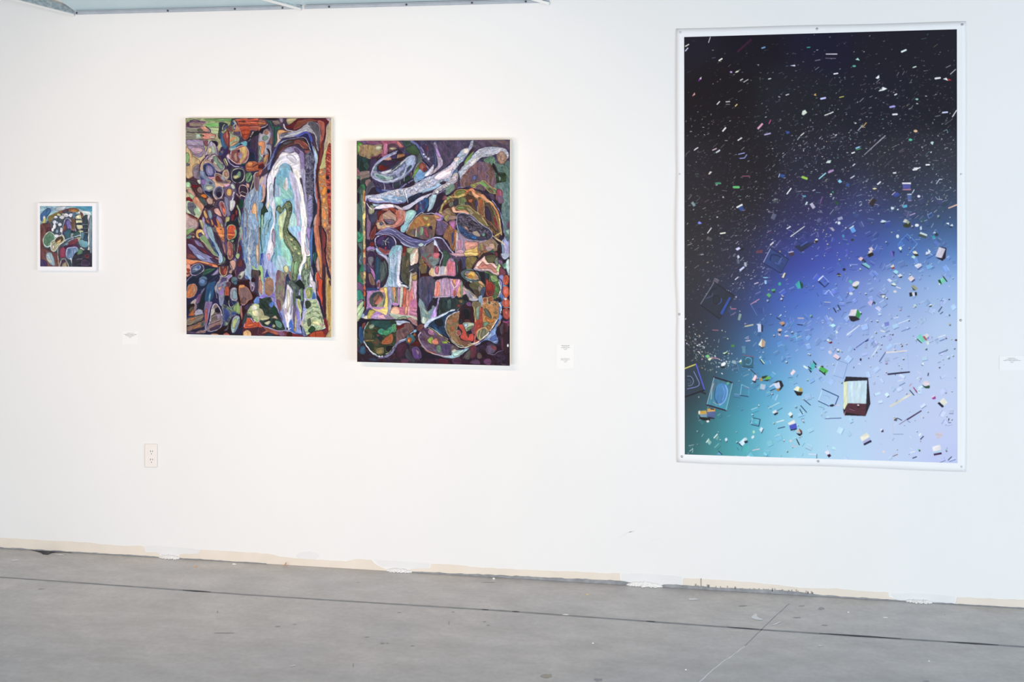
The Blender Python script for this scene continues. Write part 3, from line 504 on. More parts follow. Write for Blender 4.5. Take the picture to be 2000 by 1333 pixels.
STILL = '''
C 694 271 .9
A .12; Q .8; Z 3
P 324 0,0 345,0 345,500 0,500
C 694 495 .9
F 324 3,0 170,0 170,60 150,60 60,80 3,80
C 848 495 .9
F 223 0,0 100,0 100,110 0,110
C 694 600 .9
P 213 3,26 170,10 170,124 3,122
C 694 600 .9
N 323/412/434/213/536 6 60 3,60 60,100 90,80 130,60 170,110 170,124 3,122
C 848 600 .9
F 213 -20,60 10,20 60,0 160,0 160,124 -20,124
C 848 600 .9
N 302/413/324/535/213 6 60 -20,112 40,112 80,92 110,80 150,60 163,80 163,126 -20,124
C 694 271 .9
# --- top, background
N 446/557/436/547 6 60 100,-5 345,-5 345,60 240,110 160,110 110,40
N 758/946/869/647 6 20 2,3 60,3 66,10 58,22 50,32 38,20 18,12 4,8
F a57 55,4 90,3 100,10 106,18 96,20 86,12 76,12 68,20 70,34 58,40 54,28 60,14; F c77 88,5 98,8 104,18 95,18; F c79 62,12 72,14 70,30 62,34
F 645 70,14 80,10 90,12 92,22 84,26 72,28; F ba8 74,20 82,18 90,21 86,24 75,24; L 324 1.6 82,24 104,22 118,12
F 464 110,22 122,14 130,12 138,22 142,36 120,34; F 355 104,4 122,4 120,14 108,18
F 6a4 4,8 10,7 17,12 14,18 8,30 4,34; F 5b3 8,9 14,10 14,14 8,14
N a96/875/b97/986/754 4 90 8,16 20,13 40,14 56,12 60,20 58,30 50,38 34,44 20,42 10,40
F bb9 44,16 54,14 58,20 52,26 44,24; F 624 34,40 44,38 56,32 52,42 40,52 34,56; F 423 38,44 50,40 44,56 36,62
N 244/133/355/354 4 90 6,38 18,40 28,44 30,56 26,68 10,72 6,60; F 255 14,42 24,42 24,52 16,52
F 877 8,72 32,70 32,82 24,90 10,90 4,80; F 856 3,64 8,68 10,76 3,80; F 344 14,88 30,84 28,94 18,100 14,110 10,100; F 977 22,92 32,88 34,98 26,106
F 586 3,82 10,82 10,90 3,90; F 213 3,92 10,92 12,133 3,133; F 385 12,100 20,100 22,112 16,133 9,133 10,112
F 436 32,48 44,44 46,54 36,68 32,80
F 556 30,96 40,92 46,104 36,108 24,124 22,112
# ring boulder
F 437 36,82 48,100 60,114 80,108 110,90 124,70 132,44 122,34 100,34 70,56 46,62
N 89c/aac/78b/567/99b 4 -35 34,74 40,58 52,46 66,38 82,29 92,26 84,34 70,42 60,52 50,62 46,70 60,72 80,66 100,50 112,40 124,35 132,42 128,60 118,74 104,86 88,94 66,96 48,92 36,84
F 79a 38,66 48,56 56,46 70,38 84,30 76,40 62,50 52,60 44,70; K aae 1.6 36,78 42,58 56,44 74,34 92,27
F 335 46,62 56,50 64,46 76,47 96,43 112,36 122,35 108,42 96,54 80,62 64,68 52,70; F 711 50,64 54,56 64,60 72,60 66,68 54,69; F 425 64,48 80,50 92,46 84,56 70,58; F 312 60,48 70,44 80,46 100,40 110,35 100,48 84,46
F a75 92,34 106,32 107,38 96,42 90,42; L dcb 1.2 92,36 91,42; F 436 74,37 84,34 90,36 86,44 76,44; F b87 62,46 74,40 78,46 68,47
F dde 56,73 72,68 88,60 100,50 106,44 104,52 90,64 76,74 62,77; F abd 108,44 122,36 130,40 124,58 112,70 104,78 110,60; F 9bb 42,76 56,78 70,82 82,84 74,90 56,88 44,82; F 7aa 44,78 58,82 66,88 52,86
F 456 82,62 100,54 100,58 88,68 78,72; F 457 112,64 122,58 118,74 110,80; L ccd 1.4 40,84 56,92 76,92 96,84 106,76; L bbd 1 52,72 64,78 84,76 104,64; L dde 1.2 82,73 90,70
N 436/557/325/658 4 60 36,86 48,94 62,98 82,95 100,90 112,82 122,72 124,84 110,92 98,104 80,112 62,116 50,112 42,104
F 345 83,98 97,94 97,104 86,108; F 244 108,84 120,80 118,90 100,98; L bbc 1.4 60,94 64,104 63,117; L 99b 1.2 97,92 97,100; L 99b 1 82,98 82,108; L bcc 1.4 106,80 106,92; F 348 44,104 62,112 80,114 62,120 48,116; L 78c 3 58,112 80,113 98,108 110,98; L 88b 2.6 98,106 112,98 124,90; E dde - 0 119,103,2.5,2.2; F 325 112,96 118,98 122,106 114,106
L bbd 3 34,82 36,72 42,60 54,49 70,40 88,31; L 9ac 4 38,84 54,92 76,94 100,84 118,70 130,52; K dde 2 44,88 66,93 90,88 110,76; L bcd 2 58,75 76,72 96,58 108,46
# right strands
L 67b 5 122,5 134,14 142,26 148,40; L 325 2 130,14 140,28 146,42; L 98b 2 148,28 142,18; F 547 150,10 158,16 160,30 156,40; F 734 152,14 158,20 156,28
F 566 138,30 146,40 146,52 138,60 130,70 132,48; E dde 779 .6 149,34,2.5,2 153,39,2.5,2.5 158,44,3,3; L 213 2 146,46 156,56 162,62; L 99a 1.6 144,48 154,58 159,66; L 879 1.4 148,30 160,50
F 7a4 128,70 136,58 141,52 138,66 130,78 124,86; L a63 1.4 122,72 120,82; L 99b 1.2 142,50 132,60 126,74
E a54 834 1.4 146,62,8,9,-20; E a65 - 0 144,62,4,6; E 834 - 0 151,67,4,4
F 8ac 126,86 134,72 140,66 150,73 160,68 168,60 168,72 156,80 140,92 130,96; F 69c 134,76 150,75 150,84 136,92; F dde 150,80 160,68 170,56 170,66 158,80; L aac 3 130,98 150,88 170,74; L 215 1.6 136,94 156,84 170,76
C 848 271 .9
F 458 0,2 8,4 10,30 4,60 0,70; L 668 3 14,6 24,4; F 324 20,12 30,14 28,22 18,20
F bab 3,8 8,20 14,38 19,50 18,58 8,68 -6,78 -8,74 4,64 8,54 6,38 0,18 -1,10; F a8c 0,12 8,22 15,38 10,40 2,24; F bac 8,42 17,48 17,58 9,66 9,54
N 546/657/446/557 6 80 10,6 74,4 66,20 50,30 40,44 20,64 18,40
F 424 92,12 108,14 106,20 88,22 84,16; N 657/546/667/855 6 20 84,4 162,4 162,24 130,20 100,20 84,28 80,16
# falling water texture on right
N 867/754/978/657/966 5 90 64,72 80,56 100,50 124,56 134,74 134,96 130,112 104,100 80,100 60,108 56,92
N 688/577/798/466 4 60 118,40 130,50 150,56 163,50 163,120 140,112 134,90 128,64; N 343/464/232 4 40 136,76 154,74 156,90 150,100 136,96; F 9ba 140,82 144,84 142,92
N 799/688/477 5 70 132,100 163,96 163,133 140,133 136,120; N 576/8a8/687 4 60 118,40 128,38 134,50 126,58 120,50
F 222 128,52 136,66 140,78 134,74 126,62; L 233 2 136,70 142,77 154,76
K ddd 1 92,60 92,78; K ddd 1 97,52 98,62; K ccc 1 106,58 106,76; K ddd 1 69,84 68,102; K cbc 1 76,70 76,82; F a54 70,68 75,66 76,72 71,72; F 56a 84,82 90,80 90,90 84,90; K 845 3 52,90 48,112; L 855 4 50,92 46,110
# ice ribbons
F 7a4 64,60 70,44 78,34 86,28 84,34 74,48 66,62; F 423 76,26 86,20 86,26 76,34
F 9bd 24,64 34,58 46,44 52,34 60,24 72,22 76,14 82,4 86,4 82,20 76,28 70,38 62,50 56,60 48,68 40,84 30,92 0,110 -60,130 -100,140 -150,150 -150,124 -100,122 -60,110 -30,94 0,80 12,72
N dde/89b/bbd/edd/68a/aac/eee/8ab 5 -32 22,66 34,58 46,46 56,36 62,24 74,20 78,8 84,6 80,22 72,34 60,48 54,60 46,70 38,82 28,90 10,96 0,104 -20,110 -40,120 -60,126 -90,134 -120,136 -148,140 -150,126 -120,120 -90,112 -50,104 -24,88 0,78
F ede 22,68 40,60 36,76 20,88 6,90 0,84 10,74; F edd 44,42 54,40 50,50 44,50; F ddd 62,24 72,20 76,28 66,32; F 57a 42,72 52,62 54,68 44,82 34,90; F 325 52,60 62,50 62,62 54,74
F bce 54,76 66,62 76,50 84,38 94,26 110,20 130,20 146,20 158,26 160,40 152,28 140,30 132,28 120,30 112,34 104,30 98,40 88,50 80,54 72,62 64,70 60,82 58,90
F dde 84,40 96,24 112,20 132,20 126,28 108,28 98,36 88,50; F edd 118,22 140,21 156,24 150,28 134,26; K dde 1.4 98,36 97,50; K dde 2 108,32 110,44; K dee 1.6 117,38 117,52; K eee 1.4 136,32 136,56; F 133 101,36 106,34 105,44 101,44; F 586 108,46 118,40 124,42 116,54; L ca9 1.4 118,38 124,30
F a87 138,30 148,26 156,32 158,44 152,54 144,56 138,48 136,40; F b98 144,34 152,32 154,44 146,48; L eee .8 149,44 149,48
F dcb 40,78 50,74 52,84 48,94 40,98 32,96 36,88; N dcb/99b/edd/778 3 -35 0,112 12,104 28,94 40,82 50,80 50,92 38,100 22,108 4,118 -6,122; E ddd 779 .8 6,115,4,4 14,110,4,3.5 22,105,3.5,3 32,98,4,4; F 435 12,96 22,92 26,96 18,100
F 798 26,108 40,98 44,108 38,116 26,122; F 845 20,126 26,122 26,133 18,133
L bbd 1.6 0,124 14,116 26,108; F bbd 0,122 6,124 -2,126
L bcd 8 56,74 66,62 78,50 90,36 106,27 128,25 148,27 157,36; N ddd/aab/ccd/89a/dde 4 -30 56,82 66,60 80,46 92,30 108,20 130,18 152,22 162,34 158,44 150,32 134,34 120,38 108,40 98,44 88,54 76,64 66,76
K dde 2 98,38 97,52; K dde 2.4 108,36 110,50; K ccd 2 116,36 117,54; K dee 1.6 88,50 87,62; K ccd 1.6 80,58 80,68; K eee 1.6 136,32 136,58; F a87 138,32 148,28 156,34 158,44 152,54 144,56 138,48 136,40; F b98 144,36 152,34 154,44 146,48
# coral arm
F 757 80,110 96,96 110,100 112,112 98,118 88,114; E 766 435 1 100,109,8,6
O dc6 1 896 80,100 88,98 100,94 107,91 114,96 124,104 134,110 135,118 128,120 120,116 112,108 104,98 94,100 88,106 80,104; F 7a5 98,96 106,94 114,102 108,104; F aa5 82,100 90,99 90,104 82,104; L c54 1 110,94 122,102 132,110; F 864 118,108 126,112 128,118 120,114
L 99c 1.6 50,108 58,106 72,110; L 325 2.6 44,116 56,108 76,108; L bbe 1.4 54,108 62,106 70,107
F a56 136,110 146,112 150,124 148,133 134,133; L c8b 1 144,114 145,132; F 546 118,118 130,122 130,133 116,130
# dome shell
C 848 383 .9
F 324 4,30 20,14 40,-10 60,-18 84,-16 112,-8 128,14 142,34 150,60 150,84 146,96 120,100 40,80 10,50
N 864/975/543/a74/653 5 70 10,34 22,16 40,-4 66,-14 96,-10 118,8 134,28 142,50 144,82 136,92 126,78 108,60 84,44 60,30 36,38 22,44
O e95 1.2 884 46,0 44,-8 56,-14 70,-12 70,-4 58,2; F 894 48,-8 60,-12 68,-10 60,-2 50,0
K e74 4 40,2 58,0 70,-8 80,-16 86,-12; L f96 3.4 76,-12 84,-14 90,-4 100,-4; F fa7 80,-14 88,-8 96,-2 106,-4 114,4 122,12 112,12 100,4 88,4
L dc7 4 12,36 18,20 26,10 34,2 52,2 66,-4; F dc8 10,32 16,34 22,42 14,38; L ec8 3 112,14 122,13 130,22 138,36 142,52 144,70 146,84; L f95 3.4 124,16 134,28 140,44; L ec7 3 133,86 145,80; L 213 2 120,6 136,26 146,48 150,70 150,90; L aad 2 126,10 140,30 148,52 152,80; L 88c 2 150,60 153,84
F 522 18,26 30,16 38,14 34,26 22,34; F 665 32,14 42,12 40,24 32,22; F 9a6 26,2 36,4 28,12
F 445 42,10 52,6 52,20 44,22; F 785 54,4 64,2 70,10 66,20 54,18; F 545 66,14 76,14 78,20 70,20; F 643 70,-2 84,0 90,8 92,20 90,34 80,26 72,12; F c63 74,8 84,6 82,14 76,14; F 546 88,12 96,10 98,30 92,34
O cb8 1.2 964 94,4 100,2 106,8 108,20 108,44 102,42 94,34 96,16; F b63 98,8 104,8 105,22 98,24; F 654 110,16 122,20 130,40 134,60 140,80 126,70 112,52; F 435 110,24 118,26 124,44 122,56 112,48; F 933 129,42 136,54 139,72 132,64; F 563 128,30 134,44 128,40; L ba6 1 124,22 134,44 141,70 140,86; L d85 1 110,48 122,58 136,74; L da7 1 106,48 112,56 115,66
O cb8 1.2 874 46,26 54,21 66,20 76,22 90,34 104,48 112,58 116,66 100,58 84,46 74,36 60,32; F 8a6 50,24 62,22 66,28 54,28; F 985 68,24 80,28 88,38 76,36; F ba8 76,34 86,38 80,42
F ea8 38,26 44,24 47,32 58,31 68,32 76,40 64,36 52,36 42,36; L fcb 1.4 41,24 42,32 54,35 70,36
N 986/a87/864/aa6 5 40 16,36 30,26 36,34 46,40 48,50 34,52 28,56 20,46; F b98 30,46 46,42 48,50 34,52
# mussel
O aab 1.8 446 49,58 50,44 54,38 62,37 74,40 86,46 98,58 110,66 120,72 126,82 124,92 114,97 100,98 82,96 66,90 54,78
N 334/556/879/445/323/667 3.4 40 52,60 53,46 62,40 74,44 88,54 102,64 114,72 120,80 120,88 108,92 90,86 74,80 60,66; N 258/469/236/58b 3.4 30 52,64 60,66 68,76 76,82 88,84 94,94 80,93 66,86 56,78; F b98 64,66 70,66 74,74 68,72; F a98 84,78 92,76 100,86 94,88 84,82; K bbc .9 78,46 88,54 98,62; K aab .9 70,70 84,76; K 212 1.6 70,56 86,64 98,66; K aaa .8 60,50 62,60; E 7a9 - 0 107,84,3,3; F 26a 80,88 90,86 92,94 82,93; L a54 1.2 56,82 72,94 90,99 106,98; K bac .8 84,50 94,58; K cbd .9 72,44 84,48 96,60
# below mussel
N a9b/98a/aab 6 90 50,78 66,90 84,98 98,99 110,98 110,118 96,128 50,130 46,100
F cbb 48,76 52,80 54,110 50,128 46,110; F 9a8 47,74 53,76 53,82; L d83 3.4 46,74 46,100 42,118
F d98 66,98 84,100 94,100 94,110 80,116 68,118; F b8a 50,98 62,98 60,116 52,120; F fc6 67,120 76,116 86,114 94,108 94,124 80,124 68,128; F e96 74,124 94,125 94,130 72,130
F c9a 50,116 64,118 62,130 48,130; L a9b 1.6 66,98 64,130; L 867 1.6 96,100 96,130
F a78 32,58 38,54 46,54 48,60 45,72 42,76 38,70; F c7b 34,58 46,55 46,64 42,74; L 877 1.2 28,54 44,52
N 645/769/657 4 80 2,60 6,55 20,54 30,60 26,76 20,84 4,82
N 964/a75/864 4 80 22,82 30,66 36,66 44,80 44,98 40,116 36,112 30,98 20,90; F 447 38,82 43,80 42,100 38,106; L d94 1 20,54 34,66 40,76; K ca9 .8 30,100 36,112; K ca9 .8 33,96 38,108
N 877/a87/986/764 4 60 98,104 112,98 126,92 134,100 140,106 140,116 128,122 112,124 98,124; F 985 98,106 104,104 108,116 100,124; F c76 106,106 112,112 108,116; F da8 122,104 130,106 128,114 120,112; F b99 112,112 126,112 120,122; N 985/c64/365/a74 4 40 97,118 110,118 130,124 128,134 97,134; F 365 120,120 130,118 128,130 120,128
F 8ac 146,100 152,92 160,96 163,110 160,133 148,133 144,112; F aad 152,90 163,88 163,133 154,130 150,108; K ec8 4 126,86 140,96 154,106; L 222 2 140,100 146,110 146,126; L dca 1.6 128,86 138,94 150,104 156,114; F 312 138,108 146,112 146,133 138,128; F 834 130,122 138,124 136,133
N 688/799/577 5 80 150,-6 163,-10 163,90 154,90 150,60 146,40; F 868 136,0 148,2 150,14 140,16; E 757 - 0 161,64,4,8; F 9ba 156,76 163,74 162,84
# left side column
C 694 383 .9
N 466/577/354 5 90 3,-4 20,-6 20,133 3,133; L 7ba 1.2 14,-2 16,60 14,98; E 224 355 1 6,64,5,13; E 213 - 0 5,4,5,12; F 3a7 6,92 14,80 17,90 14,98 6,100; F 4a8 3,78 14,84 6,94; F 213 3,106 9,112 11,124 4,133; F 577 6,102 16,104 16,120 8,112
N 537/436/648 5 90 24,10 34,20 40,40 46,60 36,66 34,84 30,100 24,110; F 334 26,14 38,18 34,24; F 868 24,46 32,46 32,90 25,96
F 522 30,86 40,60 46,44 54,36 68,30 96,40 100,60 94,76 70,72 50,74 40,92; F 833 32,84 44,66 44,84 36,96; F 722 48,72 60,68 70,74 56,78; F 711 88,68 98,66 100,74 92,74
F 446 28,36 36,38 48,32 50,40 46,54 38,60 30,52; E aa8 777 1 35,31,6.5,9,10; F 9a8 32,20 40,22 38,28; L eed 1.6 25,16 30,24 36,29
# red shell
O 957 1.4 b76 46,58 52,40 60,28 72,26 90,30 108,32 112,38 110,48 104,58 94,66 82,70 66,74 52,72 47,64
F 722 48,34 70,32 74,28 66,36 56,40 50,54; F a43 70,26 84,26 88,36 80,34; F c87 92,30 106,32 109,44 102,56 90,66 82,64 90,50; F d87 96,46 104,42 104,50 92,64 84,62; F b65 88,34 96,36 96,46 88,52; K a65 1 92,30 98,42; K dba 1 104,34 108,44 104,56
F 622 76,30 88,40 90,50 84,60 90,44 80,36; F b98 60,42 66,36 78,36 87,44 88,54 80,58 66,54; F c98 62,38 72,32 80,36 70,38; F 867 60,50 72,50 84,52 82,62 70,60; F 779 64,56 76,56 80,60 70,62; F 335 62,54 72,60 68,62
F ca8 46,58 52,56 58,62 66,64 78,64 72,70 58,70 50,72; E 568 - 0 56,61,4,4; L da7 2 46,60 50,70 58,70 66,68; L edc 1 58,54 62,58 68,66 82,64
L dde 1.2 38,30 46,24; F edf 38,29 52,21 64,18 80,19 96,24 108,28 100,24; L eef 4 46,25 60,20 80,20 94,24; F ede 82,20 98,24 106,30 96,30 88,26; K eee 1.2 88,26 84,32
L 423 3 32,14 50,17 66,15 88,18 108,17; L 822 1.6 60,15 80,16; L 88c 3.4 28,8 44,14 66,13 90,15 106,14
F eef 30,4 44,6 58,6 62,10 44,10; N 8ac/69c/9bd/dde 4 10 56,4 74,-2 92,2 108,0 110,12 92,14 70,12; L dde 2 108,-12 112,4 114,14; N 235/124/347 4 -30 116,4 130,-4 146,-8 136,6 118,16
N ddf/ccd/bbd 5 -25 104,24 118,18 130,10 142,2 158,-4 166,-6 158,2 146,10 130,18 118,28 106,30; F 26a 148,6 156,4 160,18 154,30 148,20; N 236/348/69b 4 90 132,18 150,8 152,30 140,40 132,38; F 745 131,20 136,18 136,30 130,32; F 658 140,18 146,20 146,30
# waterfall 1
G 9cc 8bc 90 110,36 122,30 132,34 130,42 118,58 112,74 104,80 98,76 100,66 108,56; L cde 1.4 112,40 106,62; L bdd 1 120,34 114,54
F 9bc 160,4 171,-4 176,0 172,16 166,28 156,34 160,20
# left half of dome fan
O 213 1.6 975 110,82 112,72 122,56 134,44 146,37 150,40 160,40 172,40 178,46 176,60 170,90 150,92 130,90
L ccd 1.6 111,76 118,62 130,46 144,36 150,39 166,37 182,42; N 964/a85/c74/b95 4 50 118,66 130,48 146,42 160,46 160,60 140,66 126,72; F ba6 148,44 160,46 156,54 148,50; F ec5 154,62 160,58 162,64 156,66; F 324 158,68 166,66 166,78 160,78; N 766/856/677 4 90 120,80 132,70 150,66 168,76 166,94 140,92; F 945 148,70 154,70 160,84 158,92 152,86; L ddb 1.6 133,70 131,88; F 8a8 140,68 148,70 146,84 140,86
F b8c 174,36 184,40 190,44 190,50 184,54 176,52; F d96 170,40 182,44 184,48 174,50; F 76b 186,44 191,47 188,53
# tap and bell
O aae 1 669 44,84 54,76 70,70 80,69 90,74 98,80 110,86 124,92 140,96 150,98 158,96 168,92 172,92 166,98 154,104 146,110 132,111 118,112 106,108 98,98 90,90 80,84 66,80 54,82
K bbe 1.2 54,78 72,72 84,76 96,86 110,92; K 335 1.2 66,76 82,80 96,92 110,100; K 447 1.6 92,90 108,100 124,104 140,104; K ccf 1.2 90,84 110,98 130,108; K aae 1 104,92 124,98 148,100; K 336 1.2 76,74 92,82 104,92; F bdd 136,106 144,102 148,106 142,110; L cde 1.4 98,100 112,108 132,112 146,111 154,104; K 558 1.4 100,88 120,100 140,102; L 99d 2.4 156,98 170,91 182,90
O bbd 2.2 325 43,102 44,92 52,86 62,83 74,85 84,92 88,102 86,112 78,122 68,126 56,122 48,114
F 336 70,90 82,94 86,104 80,116 72,114; F 537 46,98 54,88 64,86 60,100 50,106; F 447 54,98 64,94 62,106 56,106; L cdc 1.4 72,91 66,98 66,106; L ccc .8 60,97 74,101; E a34 - 0 66,87,1.8,1.8 66,113,2,2.5; F 944 50,112 64,116 76,118 74,124 62,126 54,120; F 646 58,114 72,118 66,120
F 9bd 44,112 52,118 62,126 60,133 54,126 46,122
F a8c 24,114 32,108 42,112 42,118 34,118 28,122; E 822 536 .8 36,105,5,5; F 324 24,96 30,96 30,108 24,110; E 556 645 1.6 33,128,10,10; F 788 26,120 36,116 42,122 34,120
F 822 102,112 112,112 112,133 100,133; F 653 112,112 118,114 118,133 110,133
F 9a8 112,114 130,113 128,122 120,132 114,124; L dcb 1 113,122 120,133
H dba eb9 90 124,120 130,113 136,114 137,134 116,134; N 766/877/657 4 90 137,112 154,108 172,100 172,134 140,134; F 455 138,112 142,112 142,134 138,134
# yellow pole
L ec8 5 19,2 20,36 19,60 20,100 20,133; F fd7 15,44 20,38 22,46 18,52; L a54 3 20,4 20,12; F d64 17,120 22,116 22,126 18,128; L 324 1.6 23,12 24,60 24,133; L cdb .8 15,0 16,36
C 694 271 .9
L dda 2.4 19,112 18,133; F ca6 16,114 20,112 22,118 20,133 17,133; L b64 2 20,118 20,133
C 848 383 .9
N 546/435/657/424 5 60 0,92 10,92 20,96 30,110 44,126 56,140 40,150 24,150 14,130 6,110
F cdf 0,94 6,100 12,116 20,126 18,130 8,118 0,108; L ccf 2.6 -2,91 8,90 18,93 26,104 36,118 48,132; F 465 22,116 32,128 26,140 18,126; F 734 0,108 8,112 10,128 0,134; F 213 10,120 18,128 18,140 10,140
# --- lower left : window / bottle
C 694 495 .9
F 213 3,0 8,0 6,30 3,30; F 467 8,4 16,0 18,22 14,24 8,20; L 9bb 1 12,6 10,18 16,26; F 286 10,30 18,24 20,66 8,64 4,56; F 776 10,42 18,40 18,60 12,56; F 758 3,62 16,68 18,82 10,88 3,80; F 398 3,82 12,80 18,94 14,104 4,106; F 3a7 12,90 18,98 14,102; F 779 4,104 16,100 14,108 4,114; F bda 3,118 16,104 18,110 12,124 3,133
L ec8 5 19,0 20,10; F c76 17,12 22,10 22,24 17,24; L 99b 4.6 20,26 20,40; L ec7 5 20,42 20,64; L b98 4 19,64 20,74; L d63 4.4 20,72 20,92; L 988 2.6 20,94 20,112; L b54 2.6 21,106 19,120; L 324 1.8 24,20 25,120
F 425 25,4 44,2 46,60 40,74 26,78; F 778 28,8 38,8 40,16 36,26 40,36 34,30 28,20; F b7b 26,22 34,32 42,42 42,58 36,44 28,30; F 865 28,46 34,44 42,60 42,70 32,66; F 447 26,24 34,36 32,42 26,40; F 646 36,30 40,26 38,36
F 257 44,12 54,8 56,40 50,60 44,64; F 566 54,20 64,18 68,36 64,54 54,64 52,40; F 455 60,14 68,22 70,40 64,60 58,70 66,44; F 435 44,0 60,4 66,10 56,16; F 413 58,12 64,12 58,20
F 248 26,74 54,76 54,80 26,82; F a7b 46,62 53,58 53,74 48,76; F 843 48,64 52,64 51,72 47,72
# waterfall 2
G 9cd 8bc 90 72,4 78,-10 84,-16 94,-18 102,-14 100,6 96,20 76,20
N 9bd/8ac/bce/8bc/acd 5 90 56,0 66,4 72,10 80,4 90,-4 98,-10 100,-4 98,20 97,40 96,56 100,64 110,68 118,72 112,76 98,75 62,76 66,66 72,48 72,30 70,14
F cce 48,0 62,2 70,12 72,26 66,14 56,6; F dde 94,0 100,-6 98,20 97,40 96,56 102,64 112,68 116,73 108,76 96,74 90,60 92,30; L 69b 2 78,30 80,66; L 568 1.6 84,4 82,12; L 679 1.6 88,26 86,46; L def 1.2 76,8 78,40; F def 96,62 108,68 115,72 106,75
L 136 3 99,40 98,54 102,62 108,66; L 124 2 100,66 110,68 116,74 112,78 104,74
# dark shell
N 554/665/443/764 5 90 102,0 118,0 118,20 118,60 116,70 106,64 100,54 100,20; F a43 102,2 108,0 106,8; F 875 112,14 116,20 110,32
F bcb 119,4 128,0 132,-2 124,20 120,26; F edc 120,20 128,2 134,-6 136,4 136,16 130,22 122,28; F dba 130,2 136,-2 136,18 130,22; L fdc 1.4 121,27 134,18
F 445 118,30 130,24 138,28 136,38 124,40 118,38; F 764 138,16 146,10 150,22 142,30; L bbd 1 118,40 126,34
F 764 138,28 150,22 156,30 152,44 144,46; E a63 - 0 151,26,3,3; N 577/688/a44/688 5 60 144,4 156,0 170,8 170,40 158,28 150,18; F 411 140,46 158,44 168,54 150,58
F db8 160,40 166,32 172,36 172,50 162,48
# frame blocks
P b8c 25,82 53,80 53,75 64,75 64,133 25,125; F fa8 53,76 66,75 62,84 54,84
F fd6 60,76 69,75 71,100 70,120 70,140 62,138 50,128 36,122 46,120 60,116 64,104 64,90
F 99b 69,75 79,75 80,100 78,120 74,133 70,133 71,100; F aac 74,100 80,100 78,116
F 899 78,75 82,75 84,106 80,108; F ea7 79,75 89,75 88,90 86,96 86,107 84,96; L fc7 2 85,94 86,106; F 887 88,76 92,76 92,106 86,108 87,96
F c9c 92,76 96,76 96,110 92,108; F 823 95,75 97,75 97,80; F ccb 97,76 105,76 103,100 101,120 98,124 95,110; L ddd 1.6 98,110 100,124
H d76 c78 0 104,76 121,80 121,58 134,58 134,141 96,141 96,128 102,124; F e75 104,78 110,78 108,110 104,130; L fba 2 125,62 126,100; F dac 124,60 134,60 133,96 128,100; F e98 110,84 116,84 116,130 110,130; L fcb 1 126,90 126,104; F c7a 118,110 130,100 134,136 118,136
F a98 119,44 126,42 133,41 133,58 122,58; F b95 122,50 133,46 133,58 124,58; F ccb 119,46 122,44 122,74 119,82 116,80
F b8c 80,108 92,108 92,114 82,114; F fb9 79,118 90,116 96,122 96,134 76,134
O 9a9 1 555 30,100 34,90 44,84 56,84 62,92 64,106 60,118 50,122 38,118 32,110; F 345 32,96 40,86 50,86 40,98; F c76 42,108 46,100 54,92 58,98 56,108 44,112; F aa8 48,112 58,102 60,92 62,104 58,118 46,120; F 865 38,98 50,86 50,94 42,104
F 447 20,126 30,120 36,122 28,133 18,133; F cb6 28,133 34,124 44,128 36,133
# right dark panel
F 213 134,44 138,44 138,140 135,140; N 546/657/556/447/668 6 90 138,58 150,50 172,54 172,90 160,110 152,133 140,120 138,90; L 879 1 139,30 141,80; N 799/8ab/688 5 90 138,100 148,108 156,126 168,120 172,140 140,140; F bca 146,116 152,124 160,133 150,130
# --- right middle
C 848 495 .9
F 788 -10,8 8,8 12,14 8,22 0,28 -10,20; F c67 0,0 10,0 10,8 4,12 -2,8
F dcf 18,0 20,6 16,16 13,26 12,20 16,10; F 465 22,0 34,4 34,16 24,28 16,28 20,10; F 546 34,2 42,8 48,16 58,22 50,12 44,4
F 466 42,14 50,16 50,50 48,42 46,20; L 8a9 1 51,18 51,42; F 312 52,18 62,20 60,44 54,40; F 447 56,8 70,8 70,30 62,34 60,20
F 657 52,8 66,8 66,10 54,12; N 875/984/764 5 50 70,10 90,8 92,18 84,26 80,36 70,34; F 534 84,26 94,12 100,10 92,22 82,34
F dab 34,0 66,0 66,6 50,7; F ec7 66,-2 94,-2 94,6 80,5 68,7
F c79 26,28 30,16 36,10 42,14 46,24 47,48 28,48; F a9b 34,14 38,10 44,16 40,18; F d78 30,22 40,18 42,40 30,44; L 324 1.4 47,20 48,48
F cbb 0,30 12,30 12,50 0,52; F c67 2,32 8,28 10,36 8,46 2,42; F bbc 13,30 24,30 24,46 13,48; F ecb 23,30 27,30 27,48 22,46; L ecd 1 12,26 12,50; F fcc 0,48 30,47 10,50
L 213 4.5 0,54 24,52 50,54; L 335 2 0,51 30,50 50,52
F d9b 0,94 4,62 10,57 30,55 44,56 58,58 62,70 70,88 40,94 10,96; F e87 0,92 4,66 12,64 12,92; F b9b 15,57 34,57 36,92 14,93; F c9c 34,57 44,70 46,94 36,94; F fa6 40,58 47,58 44,72; F d64 42,80 46,82 45,93 42,92; F e9c 48,58 58,58 52,76 48,94 46,80; F ea7 53,74 58,74 57,94 50,94; L fec 1.2 36,58 42,74 48,72 54,58; F 9a7 58,60 62,66 62,90 57,94; L ecc 1.4 4,60 1,90; F 89e 37,94 41,94 40,100; L ddc 1 13,56 13,94; L 557 1.2 0,95 36,95; F cbd 0,94 30,92 34,95 0,96
F dcb 63,70 70,76 80,84 90,92 96,100 92,103 78,103 74,96 68,86; F 99b 68,80 76,84 84,96 78,98 72,90; F cc9 74,78 84,88 86,94 80,88; F ccd 76,100 94,98 96,101 92,104 78,103
# eye
